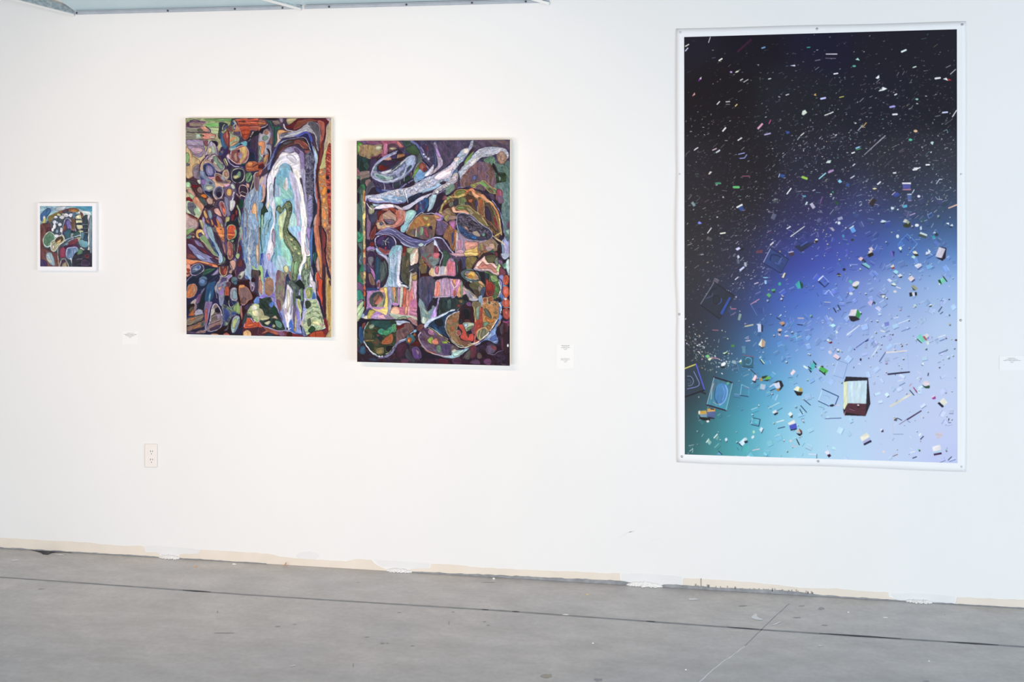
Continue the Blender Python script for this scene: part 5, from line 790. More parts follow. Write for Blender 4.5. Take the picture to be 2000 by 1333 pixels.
BIG = '''
A .05; Z 1; Q 0
C 1310 40 1.8008
l 43243a 2.2 73,33.5 87,21; P dfe8d8 142,102 143,98 146,97 148,100 144,103; P e0a8c0 93.5,117 99,111 100.5,112.5 95,118.5; P eef0e0 69.5,57 71,55 74.5,54 73,56; E b8a0d8 - 0 65.5,56,1.4,1.1; P f0f0f0 31,63 33.5,61 33,64; P 9040a0 29.5,66.5 31,63 33,64; P f0b8b0 23,82.5 26,78 26.5,80.5; P d8b060 155,81 157,79 158,82; l f0f0ea 1 60,88.3 64,88; l 9a9a96 .7 60,91 64,91; P e0e0f0 129,49 135,48 135,50
l 50b8a8 1 148,29.3 151,29; l e0e0e8 .7 41,24 43,18; l 7aa0c8 1.6 99,30 102,29; l f4f4ea 1.5 52.5,43.5 55.5,41.5; l e8e8e0 1.2 16,28 19.5,26; l d0d0f0 1.2 16,33 18.5,30; l f0f0f0 1.6 56.5,120 59.5,116.5; l f0f0f0 1.2 73,130 77,127.5; l eef0ea 1 141,125 144.5,122; l c8c8c8 .7 137.5,129.5 140,126; l d8d8d0 .8 79,67 84,64; l e8e8e8 1 75.5,65 78,63.5; l c0b0d8 1.6 102,124 108,122.5; l f0f0f0 1 106,63.6 108.5,63; l e8e8e8 1 125,81 128,80; l e060a0 .9 106.5,112 108.5,108; E 4858a8 - 0 127,121.5,2,1.4; l ffe8a0 1 70,93 72,91; l f0f0ec 1.1 50.3,91 53,88
C 1600 40 1.8008
l f0e8f0 1 7.5,36.5 19.3,36.5; l 988c98 .6 7,41 18,41.2; P f0f4f0 61,62.5 65,59 65.3,62 63.5,63.5; P eef2f2 64,77 69,72 74,74 70,76; P 3a4048 66,75 68.5,73.5 68,75; P b8e8d8 39,42.5 42,40.5 44,43.5; E 68b8a0 - 0 38,49.5,2,1; l f0fff4 1.9 89.5,34 94,32; l f0f0f0 1.9 126,63 131,62.3; P f0f0f0 134,63.5 138,62 140,65.5; P c03838 140,65.5 140,63 144,65; l d8d8e0 .8 142.3,58.3 148,53; l f0f0f0 1 144.5,104.5 149,97.5; l f0f0f0 1.9 80,102 84.3,101.8; l b8b0f0 2 77,94 81.5,93.2; l d8b068 1 47,116 51,111; l d0d0d8 .8 42,119.5 47,114; l c8c8d8 .8 63,133 71.7,125; l c8c8f8 2 2,85 6.5,84; l e0e0ff 1.6 134,100 139,99.5; l f0f0f0 1.4 16,58 20,57.4; l f0f0e8 1 6,103 11,101; l f0f0f0 1.2 11.5,101 15,99.3; l f0f0f0 1.4 82,80.8 84,79.8; E a0d8c8 - 0 106,85.5,1.6,1; l e8f0e0 1.2 102,51 105,50; l d8c868 .9 22,83.5 26.5,82.5; E f0c8a0 - 0 104.5,120,2.2,1.4; E 60c0a0 - 0 99,129.5,2,1.4; P 60a8c0 138.5,118 140.5,122 138,119
C 1310 270 1.8008
l 6cc07a 2.6 68.5,53.2 73.6,53.2; l 4a9870 2 49,49 53.8,49; l a2c85e 2.7 143,42.3 147.3,43.8; P 34508c 73,76 77,73 80,77 76,79.5; l f0f4f0 1.8 72,75 77.2,72.2; l 9a5870 1 77.5,41.3 85.5,41.1; P 8890e0 29,92 31,90 34,92.5 31,93.5; l f0f0f0 1 40,103 44,97.5; l f0f0e0 1.5 54,103.5 59,102.7; P e8d8d0 40.5,39.5 42.5,36 45,36.5 42,39.5; P d0d0f0 70,120 74,118 76,120 72,122; P 18161e 74,121 79,118.5 79,121 75,122.5; P 6a4454 93,122 100,121 99.5,124.5 92.5,125; P c8d0e8 72,128 73.5,126.5 75,129.5 72.5,131; P 3a5a98 117,41 120,39 124.5,40 122,43.5; l c0d0f0 .8 117,42.3 118.3,38.6; l f4f4f4 1.2 126,60.5 130.5,54.5; l f0e8e0 1.4 51.5,14.5 53,13.3; l e0e0f0 1.4 49.5,15.5 53,13; l f0f0e8 1.2 73,2.3 76,.5; l e8d0e0 1.1 45.5,13 49.5,11.3; l f0f0f0 1 25.5,13 29.5,10.2; l b0b0e8 .9 73.5,17.5 80,16; l 98a0d8 1 75,22 80,21.5 82.5,18
l e4e4dc .9 130,106.8 145,95.8; P 2c3450 134,117.3 153,112.5 156,110.5 141,123.5; l 1a2030 .8 141,123.5 155,113.5; P eae6dc 156,110.5 158.5,108.7 160,110.5 157.5,112; P 2a2622 156,111 160,110.7 159,113.5 157,113; P d8d0d8 107.5,115.5 111,112.3 112,113.5 108,117; P 4a3a50 128,124.5 133,123 134,127 129,128.5; l d8d8f0 .9 128,124 132.8,123; P e8f0f0 125.3,98 129.7,95.3 130.5,96.3 126,99; l 9060a0 .8 162,71 164.5,63.5; l a8e0f0 1.2 161,44 168,38; P 60a8c0 143,62.5 146.5,62 146.5,63.8 143.5,64; P c8e0e0 145.5,72.3 147.3,68.7 149,69.3 147,72.5; l 88a8d8 .6 157,128 160,127
# large faint plates
L 28386c .8 140,105 137.5,108.5 139.5,113 144,114.5; L 2a3a70 1.1 137,107 140,104 146,103.5 149,107; L 5a78d0 .8 141,117 148,112.5
C 1310 490 1.8008
P 2a3040 47.2,34 69,49 53,74 32,58.5; l 8a8c98 .7 32,58.5 47.2,34; l 14161f .9 47.2,34 69,49; l 14161f .9 32,58.5 53,74; l 20283c .8 53,74 69,49; P 3352a4 53.5,68 63.5,50 65.5,51 56,69.5; L 3e5a96 .9 51.5,58 54.5,55.5 55,52; L 1c2130 1.6 46,53 47.5,49.5 51,48.5; E 262c3a 1a1e2a .8 49.5,53,3.4,4.4; L 1c2030 1.6 43,47 44.5,43 49,40.5; l 54628a .6 38,52 45,49 45.5,46
P 35487e 108,-3 128,9 119.5,24.5 100,13; l b0a8c8 .8 100.3,13 108,-2; l 1c2850 .8 108,-3 128,9; l 1c2850 .8 100,13 119.5,24.5; l 223060 .7 119.5,24.5 128,9; L 1e2a58 1.3 108,10 109,5 114,4.5 119.5,7; L 5070b8 .6 113,13 117,14.5 120,11; l 6a80c0 .7 117,13 120.5,7.5
P ece8d4 99,95 95,102 98.8,105; P c0a088 99,95 103,99 102,104 98.8,105; P 2a2430 95,102 98.8,105 102.3,104 99,106.5; P 44a8b0 135,36.5 139.5,32 142,40.5 138,41.5; P 1c4a40 139.5,32 143.5,36 143.5,40 141.5,41; P 62a878 103.5,48 106,46 109,48 107,51; P 2a4434 104,49 107,51.5 109.5,48.5 107,52.5; l c894b4 .9 86.8,58 95.8,52.6; l 6a88d0 .5 87,58.5 93.5,70; P ccd4f2 94.2,79.5 98,79.3 98.3,88 94.7,88.3; P 222a4a 98,79.3 100,81 100,88 98.3,88; P c09478 117.5,78 122,76.4 124,79 120.5,81; P 20202c 118,79.5 120.5,81 124.3,79 122,82.5; E dcc4c4 - 0 118.3,86,2.2,1.8; P 382c34 116.5,87.5 120.5,87 118,90.5; E dcb0a8 - 0 117.8,91,1.3,1.1; P ccd0ee 74,20.8 79,16.8 80.3,18.3 75.5,22.3; P 20242e 76.5,22.5 80.5,18.5 81,19.5 78,23; P 8aa09a 72.6,75 74.3,68 77,69 75,75.8; l b8b8a0 1.6 81,82 89,80.3; P e8dcc0 120.3,29 123,23.8 124.8,24.2 122.5,29.5; P 203040 122.5,29.8 124.8,24.2 125.2,26; l e0e0f4 1 70,31.3 73,28.6; E 40a890 - 0 118.2,36,1.6,1.8; P 58a878 109,42 113,41 113.5,44 110,45; P 244030 109,44.5 113.5,43 113,46; l e0c8d8 1 90.8,36 94.8,34.5; P d0e0d8 116.3,72.5 119.6,68.5 120.2,70; l 202838 .8 115,72.5 119,75; l 90d8f0 .8 100.5,29 105,29; P a8d0f0 101.5,32 104,32 104,36 102,36
l d0e0ff 1.2 160,32.5 164,28.5; l 182848 .7 159.5,33 167,39.5; l d8b8b0 1 138,73 144,73.3; P 6a88cc 138,74 144,74 143,80 137.5,79.5; l 182040 .9 137.5,80 143,80.7; P e8e0e8 123.5,91.8 127.5,91.5 127.5,93 123.5,93; P 7084c8 123.5,93 127.5,93 127.3,96.5 123.7,96; l 78c8e8 .6 130,94 136,92; l 78c8e8 .6 136,92 137,98; l 4888b8 .6 137,98 132.5,99.5; l e0d0e0 .9 81.5,98 86,97.4; P 6090a8 77.5,103.5 81,103.5 81,111 77.5,111; P 508848 65.5,102 69,101.8 69,104.5 65.5,104.5; l b07080 .9 45.5,86 51.5,86.3; l c07890 1 65.3,63 70.8,63
P 38687c 78.5,113 90,114.5 89.5,127 77.5,125.5; l 8a6088 .8 78.5,113.3 90.5,115; l 284050 .8 77.5,125.5 89.5,127; L 70b0d8 .7 81,118 83,115.8 87,117 87.5,121 85,123.5 81.5,123; l e0e8f0 .9 96.5,116.3 98,115.2; P b8d8c8 97,118 98.5,117.3 102,122 100.8,123; l 182030 .9 97,118.5 100.6,123; P 80c880 37.5,114 40.5,112.5 42.5,114.5 40,117; P d8e8c0 40,118 42,116 46,116 42,119.5; l c090a0 .9 42,116 47,116.3 52,117.3; P d0f0d0 56,111 60,110 62,108 60,113; P 283828 57,113 60,113.5 62.5,109; P f0f0f0 54.5,122.5 58,120.5 60,122 58,125 55,125; P 181c20 54,126 58,125 59.5,127 55,127.5; P f0f0e8 73.5,121 76.5,117.5 77,121; P 68a050 74.5,122 77,120 76.5,123.5
P 60bcc4 150,128 155,122.5 157.5,126 153,131; P 202430 154,121 158.5,127 157,126.8 153.5,122; P 202430 149,127.5 153,131 152,132.5 149.5,128.5; P dcecea 144,124 149,127 148,128.5 144,126; P e8f4ee 160,127 162.5,124.5 164,125 162,129; P 5ab65e 162,128 164,125.5 171,130 168,134; P 203028 160,128.5 168,134 167.5,135.5
C 1310 690 1.8008
P 2f3e4c 15,17 27.2,12 36.5,40 15,48; l dcd06c 1.3 15,16.8 27.5,12; l 5a62d4 1.3 27.5,12 36.7,40; l 14121c 1.4 15,47.8 36.3,40.3; l 221e2c 1.6 33,42 37.5,44; L 7f90b4 .7 18,25 22,25.5 24.6,30 23,34.5 19,35.5; L 9098d8 .7 25,20 28,26 31,33 28,36.5 18,38.8; L 5a6a80 .6 18,28.5 21,29.5 22,32 18,33.5
H 476e84 4d9cb2 60 47,26 67,32 60,62 39,56; F 4f88b8 52,34 60,34 62,42 58,54 50,56 47,46; l 1e1e2a 1.6 46.5,26 67,32.3; l 2e1c36 1.4 39,56 60,62.3; l a8bcc8 .7 39.3,55.5 47,26.5; l a0d0dc .6 60,62 67,32.3; L 92b8ec 1 59.5,35 61.5,42 58.5,52 53,56.5; L 76a0d8 .8 56,36 58.5,43 56,51; L 2c5070 .8 48.5,38 47.5,48 51,55.5; L c8ccd2 .6 46.5,33 44.5,40 43.8,50; L 6a7078 1 47.5,32 45.8,42; L b8c0a8 .5 46,53 50,55.5 54,55; P 60b898 60,33 62,31 64,32 62,34.5
P cca454 30,63 38.5,62.2 39.5,66 31.3,66.5; P eee6d0 30,63 32,62.4 31.3,66.5 30,65.5; P 7c98ac 31.3,66.5 39.5,66 39.3,69.3 32.3,69.5; P 1a1618 31,66.5 32.3,69.5 42,70.5 43,73 36,73 31.5,71.5; P d4a868 39.5,60 48.3,60 48.3,63.3 39.5,64; P 5a6a98 39.5,64 48.3,63.3 47.5,70.5 39.3,69; P 1e1a28 40,69 47.5,70.5 47.5,71.5 42,71; P f0e8e4 38.5,73.5 41,72.5 42,74.5 39.5,75.5; l 2a2030 1 43.5,60.7 47,61
l a0d0e8 .5 77,34 85,38; l 1e3252 .8 75.3,45.8 84.3,47.2; l a0d8f0 .5 75.5,45 77,34; l 6aa8d0 .5 85,38 84.3,47; l 9a6890 .5 80.5,37.5 86,38.5
P 70bc54 102,26.5 107.5,25 108.3,27.5 102.5,29.5; P d29632 97,27.5 99.3,26.5 99.3,30 97,31; P 303420 98.5,25.5 105.5,24 103,26.8 99.5,28; P 283828 99.5,30 103,29 108,28.5 105,30.5
P 1e2430 111,32.5 116,29.8 120,29.8 122.5,35.5 119.5,39.5 116,42 119,37 118,32; P dadef2 111.3,34 117.5,31 119,37 115.5,39; P b08446 113.5,40 118.5,37.5 117.5,41.5; l 20283c .8 108,41 113,38.7; l e8d8e8 1 107.5,36.5 111.5,34; P f0eccc 133,39.5 137,36 140,37.2 138.5,41.5; P b4a456 140,37.2 143,39 142.5,42 138.5,41.5; P 241818 133.5,40.5 138.5,42 143.5,42 141.5,46 137,46
P 60c0c0 151,13.5 155,9 158,13 153,17; P 202430 154,7.5 158.3,12 157.5,13.5 154.5,9.5; P 202430 149,14 153,17 152,17.8 149,15
l 1c3050 .7 88.5,70 97,72; l 1c3050 .8 97,72 95.5,79.5; l 1c3050 .7 87,77.3 95.5,79.5; l c8e8f4 .5 88.5,70 87.3,77; P 525abc 128.5,78.5 136,76 137,81.5 129.8,83.3; P e4e0da 127,76 134,72 135.3,76 128.5,78.5; P 222444 129.8,83.3 137,81.5 136.5,82.8 130.5,84.3; P ccbcb4 136,86 139,81.5 141,86.5; P 6a4038 139,81.5 142.5,84.5 141,88 140.8,86; P 241c28 136,87 141,87.5 142.5,85 142.5,88 140,90.3; P d4e8fc 74,97 80,91.8 81.5,97 77.5,101; P 223048 74,97.5 77.5,101 77,101.7 74,98.8; P 26303e 79.5,95.5 83.5,95 83.5,97 80.5,98; P c8dce0 79.5,92 82,91.5 83.3,94 80.5,95.3
l 22344c .8 145,51 151.5,56.5; l 22344c .8 141,57 147.3,64.2; l 22344c .8 140,61 143,66.3; l bcdcdc .9 106,59.5 117.5,53.8; P e0e8f0 110,64 114,61.5 116,64 112,66; P 1c2838 111.5,66 116,64 116.5,65.5 113,67.8; l 3a5878 .6 115,63 121,59.5; l e8f0f0 1 115,75 122.5,72.8; l 223458 .8 116.5,81.8 123.7,80; P e4ece8 127,66 130,63.5 132.5,66.5 130,69.5; P 38444c 129,69.5 132.5,66.5 132,70.5; P f0d0d8 88,29 91.5,23 93.5,25 91.5,30.5; P 2c2838 88.5,30 91.5,30.5 93.5,25.5 92.3,32.3 90,32; l 2c3c50 .8 87,18 92,23
P ecd8e0 129.5,22 133,17.5 135.5,20 131.5,24.5; P d0d8e8 58.5,93.5 60.5,91.5 61.7,94 60,96.5; P 243038 58.5,95 60,96.5 61.8,94.3 61,97; P b0d8b0 88.5,85 90.5,83.5 91.5,86.3 89.5,87.5; P e0e8f0 87,91.5 89.5,88.7 90.8,91 88.5,93.3; P e4f0f8 96,83 98,80 100.5,82 98.5,86.5; l 243858 .8 98.5,86.8 100.5,82.5; P 90b8b0 38.5,95.5 41,93 44.5,96.5 42,100; l e8f0e8 .9 38.5,97 41.3,93; l e0ece0 1.2 47,92 50.5,88; P 7aa8a0 48.5,93 51,89 52.3,91.5 50.5,94.5; l d0e0e0 .6 20.5,106.5 24,103.5; l d0e0e0 .5 24,103.5 23.5,108; P 70a8d0 50,110 53,106.5 55.5,110; l 183048 .8 52,106.5 55.5,110; P e8d8d8 128.5,95 130.5,93.5 132,95.5 130,97; l 203040 1 136.5,93.5 139.5,99.5; l e0b8c8 .6 132.5,99 133.5,102 138,100; l e8d0d8 .9 89,105.5 96,104; l e8e8f4 1 150,109.5 158,110; l 30486c .6 158.5,109.8 158.5,115
C 1600 690 1.8008
P 2c2834 29,25.5 53,26.5 55.5,55 50.3,68.3 27,67.5 26,61 27,31; P cfe2ea 30.3,30.5 52,29.5 51,55 31,54.5; P e4e8c6 26.5,31.5 30.3,30.5 31,54.5 27.3,61.5 26,60; P 5c3642 31,54.5 51,55 50.3,68.3 42,66.5 27.3,64; P 2a2028 27.3,64.5 42,66.8 43,67.6 27,67.4; E eae6ee - 0 42.3,56.5,1.1,.9; E 221820 - 0 42.5,58.3,1.2,1; l 8c6a80 .6 33,60.5 38.5,62.5; l 3a2430 .9 34,59.5 38,61.5; P e0b8c4 26,68 28.5,62.5 27.5,67.5
l d8ecf8 .6 -1,52 3.5,39.2; l 26447a .9 3.3,39 21,47; l 26447a .9 21,47 17,57; l 2a4a80 .8 -1,52 10.5,57.5; F 1e2a40 11,57 14,55.5 16.5,56.5 14,58.2; L 94b8e0 .6 4,46 9,46.5 12,49; l e8d0dc .8 17,56.5 22,56.5
l c8dcf0 .5 20.5,8 15,24; l 7898c8 .5 20.5,8 31,11.5; l 7898c8 .6 31,11.5 26.5,27; l 7898c8 .5 15,24 26.5,27.5; L a8c4e4 .5 20,15 22,13 25,14
P 58ba60 0,15.5 3,15 7.3,19 5,21.5 0,18; P 302c30 .5,14.2 4.5,13.7 4.5,16; P 203028 0,18 5,21.5 7.3,19.5 6.3,22 4.5,22.3 0,19.3
P 2a2842 74,22.2 90,20.5 98.3,19.8 98.3,21.2 84,22.8 74.5,23.8; l 3a4670 .5 82,23 83,24; P e2ded2 76,57.5 99,43.7 100.3,45.2 77.3,59.3; l 2a3a4c .9 98.3,40.3 102.8,45.6; l a24058 1 102.4,37.5 106.2,42.8; P 4a3858 94.5,71.8 110.5,62 111.3,63 95.5,73; l 7a6088 .6 87,77.3 95,72; l 46548c .7 6.7,71.2 23.8,70.5; E e8d8dc - 0 116,32.8,3.6,2.6; F 3c5c4a 111.5,34.5 115,36 119.5,35 119.5,38 115,38
P f2eeda 130.5,53 134.5,48.5 139,53.5 136,57; P 2a2a38 128.3,54.5 130.3,53 135.3,57.8 133.5,59.3; P f2eeda 44.3,91 52,86 54.5,91 46.5,96; P bcc0e2 46.5,96 54.5,91 56,94.5 48,98; P 2c2a4a 48,98.3 56,94.3 57,96.3 49,100.2; P f2ece8 122.5,101.5 131.5,99.5 132,105 123.5,107; P bcd6ee 123.5,107 132,105 132.5,107.7 124,109; P 4a2a4c 124,109.3 132.5,107.7 133,109.7 124.5,111.2; P ead8e2 121,48 124.5,45.5 126,46.5 123,49; P a03c98 122,49 126,46.7 126.5,49.5 124,50.3; P f0e8ec 6,107.5 9.5,105 11.3,109 8.5,110.5; P 3c2044 8.5,110.7 11.5,109.3 13,111.5 10.5,113.5; P daeef2 70.8,44.8 73.5,42.3 76,45.3 73.5,47.8; P 3c5a6a 72,47 73.5,48 76,45.8 75.8,47.3 74,48.3
l d0c8d0 .5 80,70 80.5,88; l 8898c0 .6 80.5,88 91,88; L 2a3450 .8 81.5,73 84.5,70.7 89.5,72.8; l e8e4f0 .8 85.5,30.5 91,28.8; l 5a70a0 .7 87,35.5 93,32.3; l c88898 .8 98,35.7 100,33.3; P d0c8d0 125,87 133,86 134,91 128,93; P e4f0ee 107.3,89 110,86.5 111,88 109,90.5; l 2a3050 1 110,93.5 113,90.3; P 2c3040 140,74.5 140,71 141.5,71; l 3c3c58 .6 140,75.5 143,75.5; l e8ecf4 1.2 99,108 103.5,106.8; l 2c3464 1 101.5,114 105.5,112.5; P 303448 111.5,68.5 113.5,70 113,71; E d8d8e0 - 0 111.5,69,1.6,1.3; l 2c3050 1 118,24.5 118.5,21.8; P 28303c 110.3,12 112.5,13.5 114,12.3 112,14; E e8ecf4 - 0 112.5,11.5,1.2,1; E 282c40 b8c8e8 .6 45,7,1.3,1.8; P e8e4ec 41.5,12 44,10.7 45.3,12.3; l 6a78b0 .8 65.5,9.5 71.5,0; l 1c2830 .8 140,116 143.5,112.5; E d8d8e8 - 0 82.5,110.5,2.6,2; l 5a5a70 .7 80,112 85,110; E e8dcd8 - 0 70,107.3,1.6,1.3; l c8a8b8 .6 90,40 91,39
C 1600 490 1.8008
P eadee2 32,70 34.5,64 41.3,63.3 39.3,71; P 3a9452 39.3,71 41.3,63.3 45.3,68.5 43,74 40,73; P 2a2430 32,71 39.3,71 44.5,74.5 37,77 34,76; P d6ccd6 126,6 130,-4 137,-2 133,8; P 302838 129.8,-5 138,-3 137,8 133.8,11 126,7.3 133,8 137,-2; P 88d4b4 131,31 135.5,28.5 138,33 133,36; P 205a38 128.8,32 131,31 133,36 131,37; l 243440 1 134.5,28 138.5,33.3; E e8f0e0 - 0 130.5,36,1,1; P 84d4c4 106,94 109.5,90 115.5,97 111.5,100; P e4e4ea 113,91.5 117,89.7 119.7,92.5 116,95; P 8a90cc 116,95 119.7,92.5 119,95.5 117,96; P b06464 112,93 114.5,92.5 117.5,97.5 115,97; P 283034 106,95 111.5,100 111,100.5 106.5,96.8; P d8ece0 115.5,99.5 118,97.5 119.5,101 117,102.5
P 2a2a30 97.7,46 100.3,45 101.3,49 98.3,50; P d8dae2 100.5,45 103.5,45 104,49 101.3,49.2; P 2a2a30 103.5,45 106,45 106,48.5 104,49; P a4a284 100,38.3 102,36.7 107,41 105.3,43; P 40584a 100,39 105,43 102,43; F eae6e0 36,36 40,33 43.5,34 42,37.5 37,39; F 405432 36,38.5 40,39 42.5,37 40.5,41.5; P 60b8a0 32,33 34,31.5 36,34 34,36; P 8cc8d0 46,14 50,13 55.5,17 54,19.5; l 20303c .8 46,15 54,19.6; P e8c8d4 42,9 45,6.5 48,8 46,11.5; P 3c3444 45.5,11 48,8 49,9.5 47.5,12; P 203c34 48,9 51,12 49,13; P 6a6ab4 77,0 82,1 80,8 77,5; P 383c78 79,0 82,1 81,7; P 403a30 52,4 56,1 59.5,4 55,7; P e0d0c8 53,1 56.5,-1 58.5,2 55,3.5; P e8e4d4 101,1 104.5,0 107,3 104,5; P 383830 102,3.5 107,3.5 108,5.5 104.5,6; P c0e0d8 99.5,7 102,5 105,6.5 103,8.5; E d8dcec - 0 117,3,1.6,2; l 303850 .8 116,5 119,4
P ece0d4 77,17 80.5,14.5 81.5,17 79,18.5; P 8c4c48 78,18.5 81,17.5 82.5,19 79.5,20; P a8e0e8 80,22.5 83,20.5 86,22.5 84,25.5; P 283440 80,23.5 84,25.7 83.5,26.3; P e8e8e8 84.5,27 88,24.8 90.5,27 87.5,29; P 242c38 86,28.8 90.5,27.3 89.5,29.3 87.5,29.5; P e8d8d8 96,30 100,26.7 103.5,30 99.5,33.5; P 404880 99.5,33.8 103.5,30.3 104,32 101,34.3; P d8d8f0 103.5,16.5 110,13.5 111.5,16 107,19.5; P 3c4c80 106.5,20 111.8,16.5 112,17.3 107.3,20.8; l f0f0f4 1.2 104,16 108,14.2; P dcdcec 73.5,31.5 76,30 79,32.5 77,34.5; P e4ecdc 78,36 81,34.3 83.5,36.5 81.5,38; l 243848 .8 78.5,37.5 82.5,38.3; l e8e8e8 1 84,39.3 88,40.8; E dcdcd8 - 0 82.3,44.3,1.8,1.4; P 28303c 68.5,49 71.5,50 71,52; E e0e4dc - 0 69.5,49.5,1.6,1.6; l 202838 .6 66,48 72,47.3; P c8bce0 52.5,56 56,53.5 58.5,54.5 57,60 54,59; P 3c4488 56.5,59.7 58.5,54.7 60.5,56; P 2c5440 59,54.5 61.5,56.5 60,59; P ccd0f0 60.5,62 64,60 67.5,63 65.5,66; l e8f0f4 1.2 64.5,69 66.5,68.5; P 9cc0f0 76,77 75.5,80
P 8088c8 70.3,78 75.5,77 76,81 71.5,82.3; l e8e4e0 1.2 67,86.7 71,87.8; l 40548c .9 69.5,93 71.5,92.8; l 242838 1 15.5,62 18.3,66.8; l 242838 1 20.3,59 23,64; l d4dcec 1.3 30,91.5 43.5,81; l 505a9c .8 40,105.3 53.5,95.5; l 3c4880 1.2 50.5,98.5 53,97; E 40508c - 0 38.3,107,1,.8; l d4dcec 1.2 57,115 64.3,103.8; l e4dcd8 1.5 72,110.5 95,108.5; l 606498 .8 65.3,120 72,110; l a8b8dc .5 95.5,109 97,128; l b8c8e4 .5 75,115 90,114; P ecd4dc 14.7,114.5 17.5,111.5 22.5,115 20,118; P 30283c 15,115.5 20,118.3 23.3,115 22.5,117.5 20,119; P 703040 10,99.5 13.5,98 14.5,100 12,101; l c8e0e8 1 9.5,99 12.5,98; P b8e8ec 11,81 15,79 18,81 15,83; P d0d0e8 9.5,109.5 12,107.5 14,111 11.5,112.5; l 1c2c60 .9 0,33 6,39.5; l 1c2c60 .9 6,39.5 11,34.5; l e0ecff 1.2 0,31 4.3,27.3; l 9cb4e8 .6 4.3,27.3 11,34.5; l d0d8f4 .6 6,47 10.5,42.5; l d0d8f4 .5 10.5,42.5 15.5,49.5; l b0b8e8 .6 33,15 41.5,15; l 4c58a8 .6 33,20.5 41,21.3; E 282c3c - 0 27,20.3,1.6,1.6; P 26242c 18.5,26 21,24 24,26.5 22,28.5; l c8c8c0 .7 19.5,26.5 23.5,26.8
E d8e0e8 - 0 34.5,46.5,2,1.6; E dcecec - 0 19,88.5,1.3,1.3; P b0e8d8 63,121 64,124; P dce8f0 118,60 121,57.5 123,59; P 28342c 118,60.5 121.5,61 123,59; l c4ccdc .7 122,61 125.5,56.3; l a8b8c8 .6 125.5,56.3 133,61; l 303c58 .9 129.5,66 133,61; l 404c6c .9 131.5,68.5 134,66.5; P 2c3c3c 103,60 106,58 105,62; E c8dcd8 - 0 104,59.5,1.6,1.4; l 5868a0 .6 89.5,87.5 99,83.8; l d4dcec 1 86,79 98,74.5; l 48547c .8 130,111.5 136.5,108.8; l e8ecf4 1 129,94 136.5,91.5; l 48548c .7 131,98 136,96; E 50303c - 0 148.5,97,1.3,1; P 40406c 139.5,52.5 142.5,52.3 141,54
C 1600 270 1.8008
P f2eaee 90,48 99.5,48 99.5,50 90,49.8; P 5a5ea2 90.3,50 99.3,50 98.8,55 90.8,55; P b48498 90.3,55.2 99.8,55 99.3,56.6 90.5,56.5; P e8ecf8 95.3,60.5 100.5,60.3 100.3,61.3 95.5,61.5; P 5c6e9e 95.3,61.5 100.3,61.5 100,67 96.2,67.5; P a88cb8 96,67.3 100.5,67.2 100.3,68 96.5,68.3; l b4b0bc .8 49,18 69.5,-1; l 5e6070 .7 71,31 80,22.5; l 50525e .6 62,24 70,18; P 3a3238 53.5,71 57.5,65 62.5,67 58,75; l a49498 .8 53.5,70.5 58.5,64; P 4858a2 79.5,62 84.5,58.5 88,61.5 83,64; l e0d0e8 .7 79,61.5 82.5,58.5; P ccccc2 90.5,91 93,87.5 95.5,88.5 94.5,92; P 3c4238 90.5,94 94.5,92 98.5,91 99.5,95.5 96,97.3 92,96.5; P a0a894 95.5,88.5 98.3,91 96.5,93.5 94.5,92; P ccd8d4 108.5,103.5 110,101.7 117.3,104.5 116.8,106.5; P 505c58 107,106 108.5,103.7 116.8,106.5 115.5,108.8; l e4bcaa 1.4 140.5,75.8 150,72; P bc98c4 9,37 11,35 15.5,33.7 16,35.5 10.5,38.3; P e0f0e8 7,27 9,24.5 13,23.8 12,27; l f0f4ec 1 34,43.5 38,41; P 90c8e0 20,46.5 22.5,44.5 25,47.5 22,49; P 3c5a94 28.5,51.5 30.5,48.5 33.5,50 31,53; P 60b0c8 90.7,73 95.2,72 95.3,75 91,75.7; P 4a90b0 24.5,106 26,104 27.8,106.3 26,108.5; P 6a9cd8 33,98 37,95.3 40,101 36,103.5; l f0f4f8 .9 33,98 37.3,95; l 2c4078 .7 36,103.5 40.7,101.3; P 3a3c40 34,110.5 36,108.8 38,110.3 36,112; P d8c8d0 53.5,119.5 57,118 59,121 56,123; P c04858 .2,.2 .4,.2 .4,.4; P e8e8e8 52,125.5 55,124 57,126 53,128; P 282420 52,126 58,123.5 59,127 54,129.5; P 303c60 87,120 90,123.5 88,124.5; P e0ece4 86,118.7 88.5,117.5 90,120 88,122
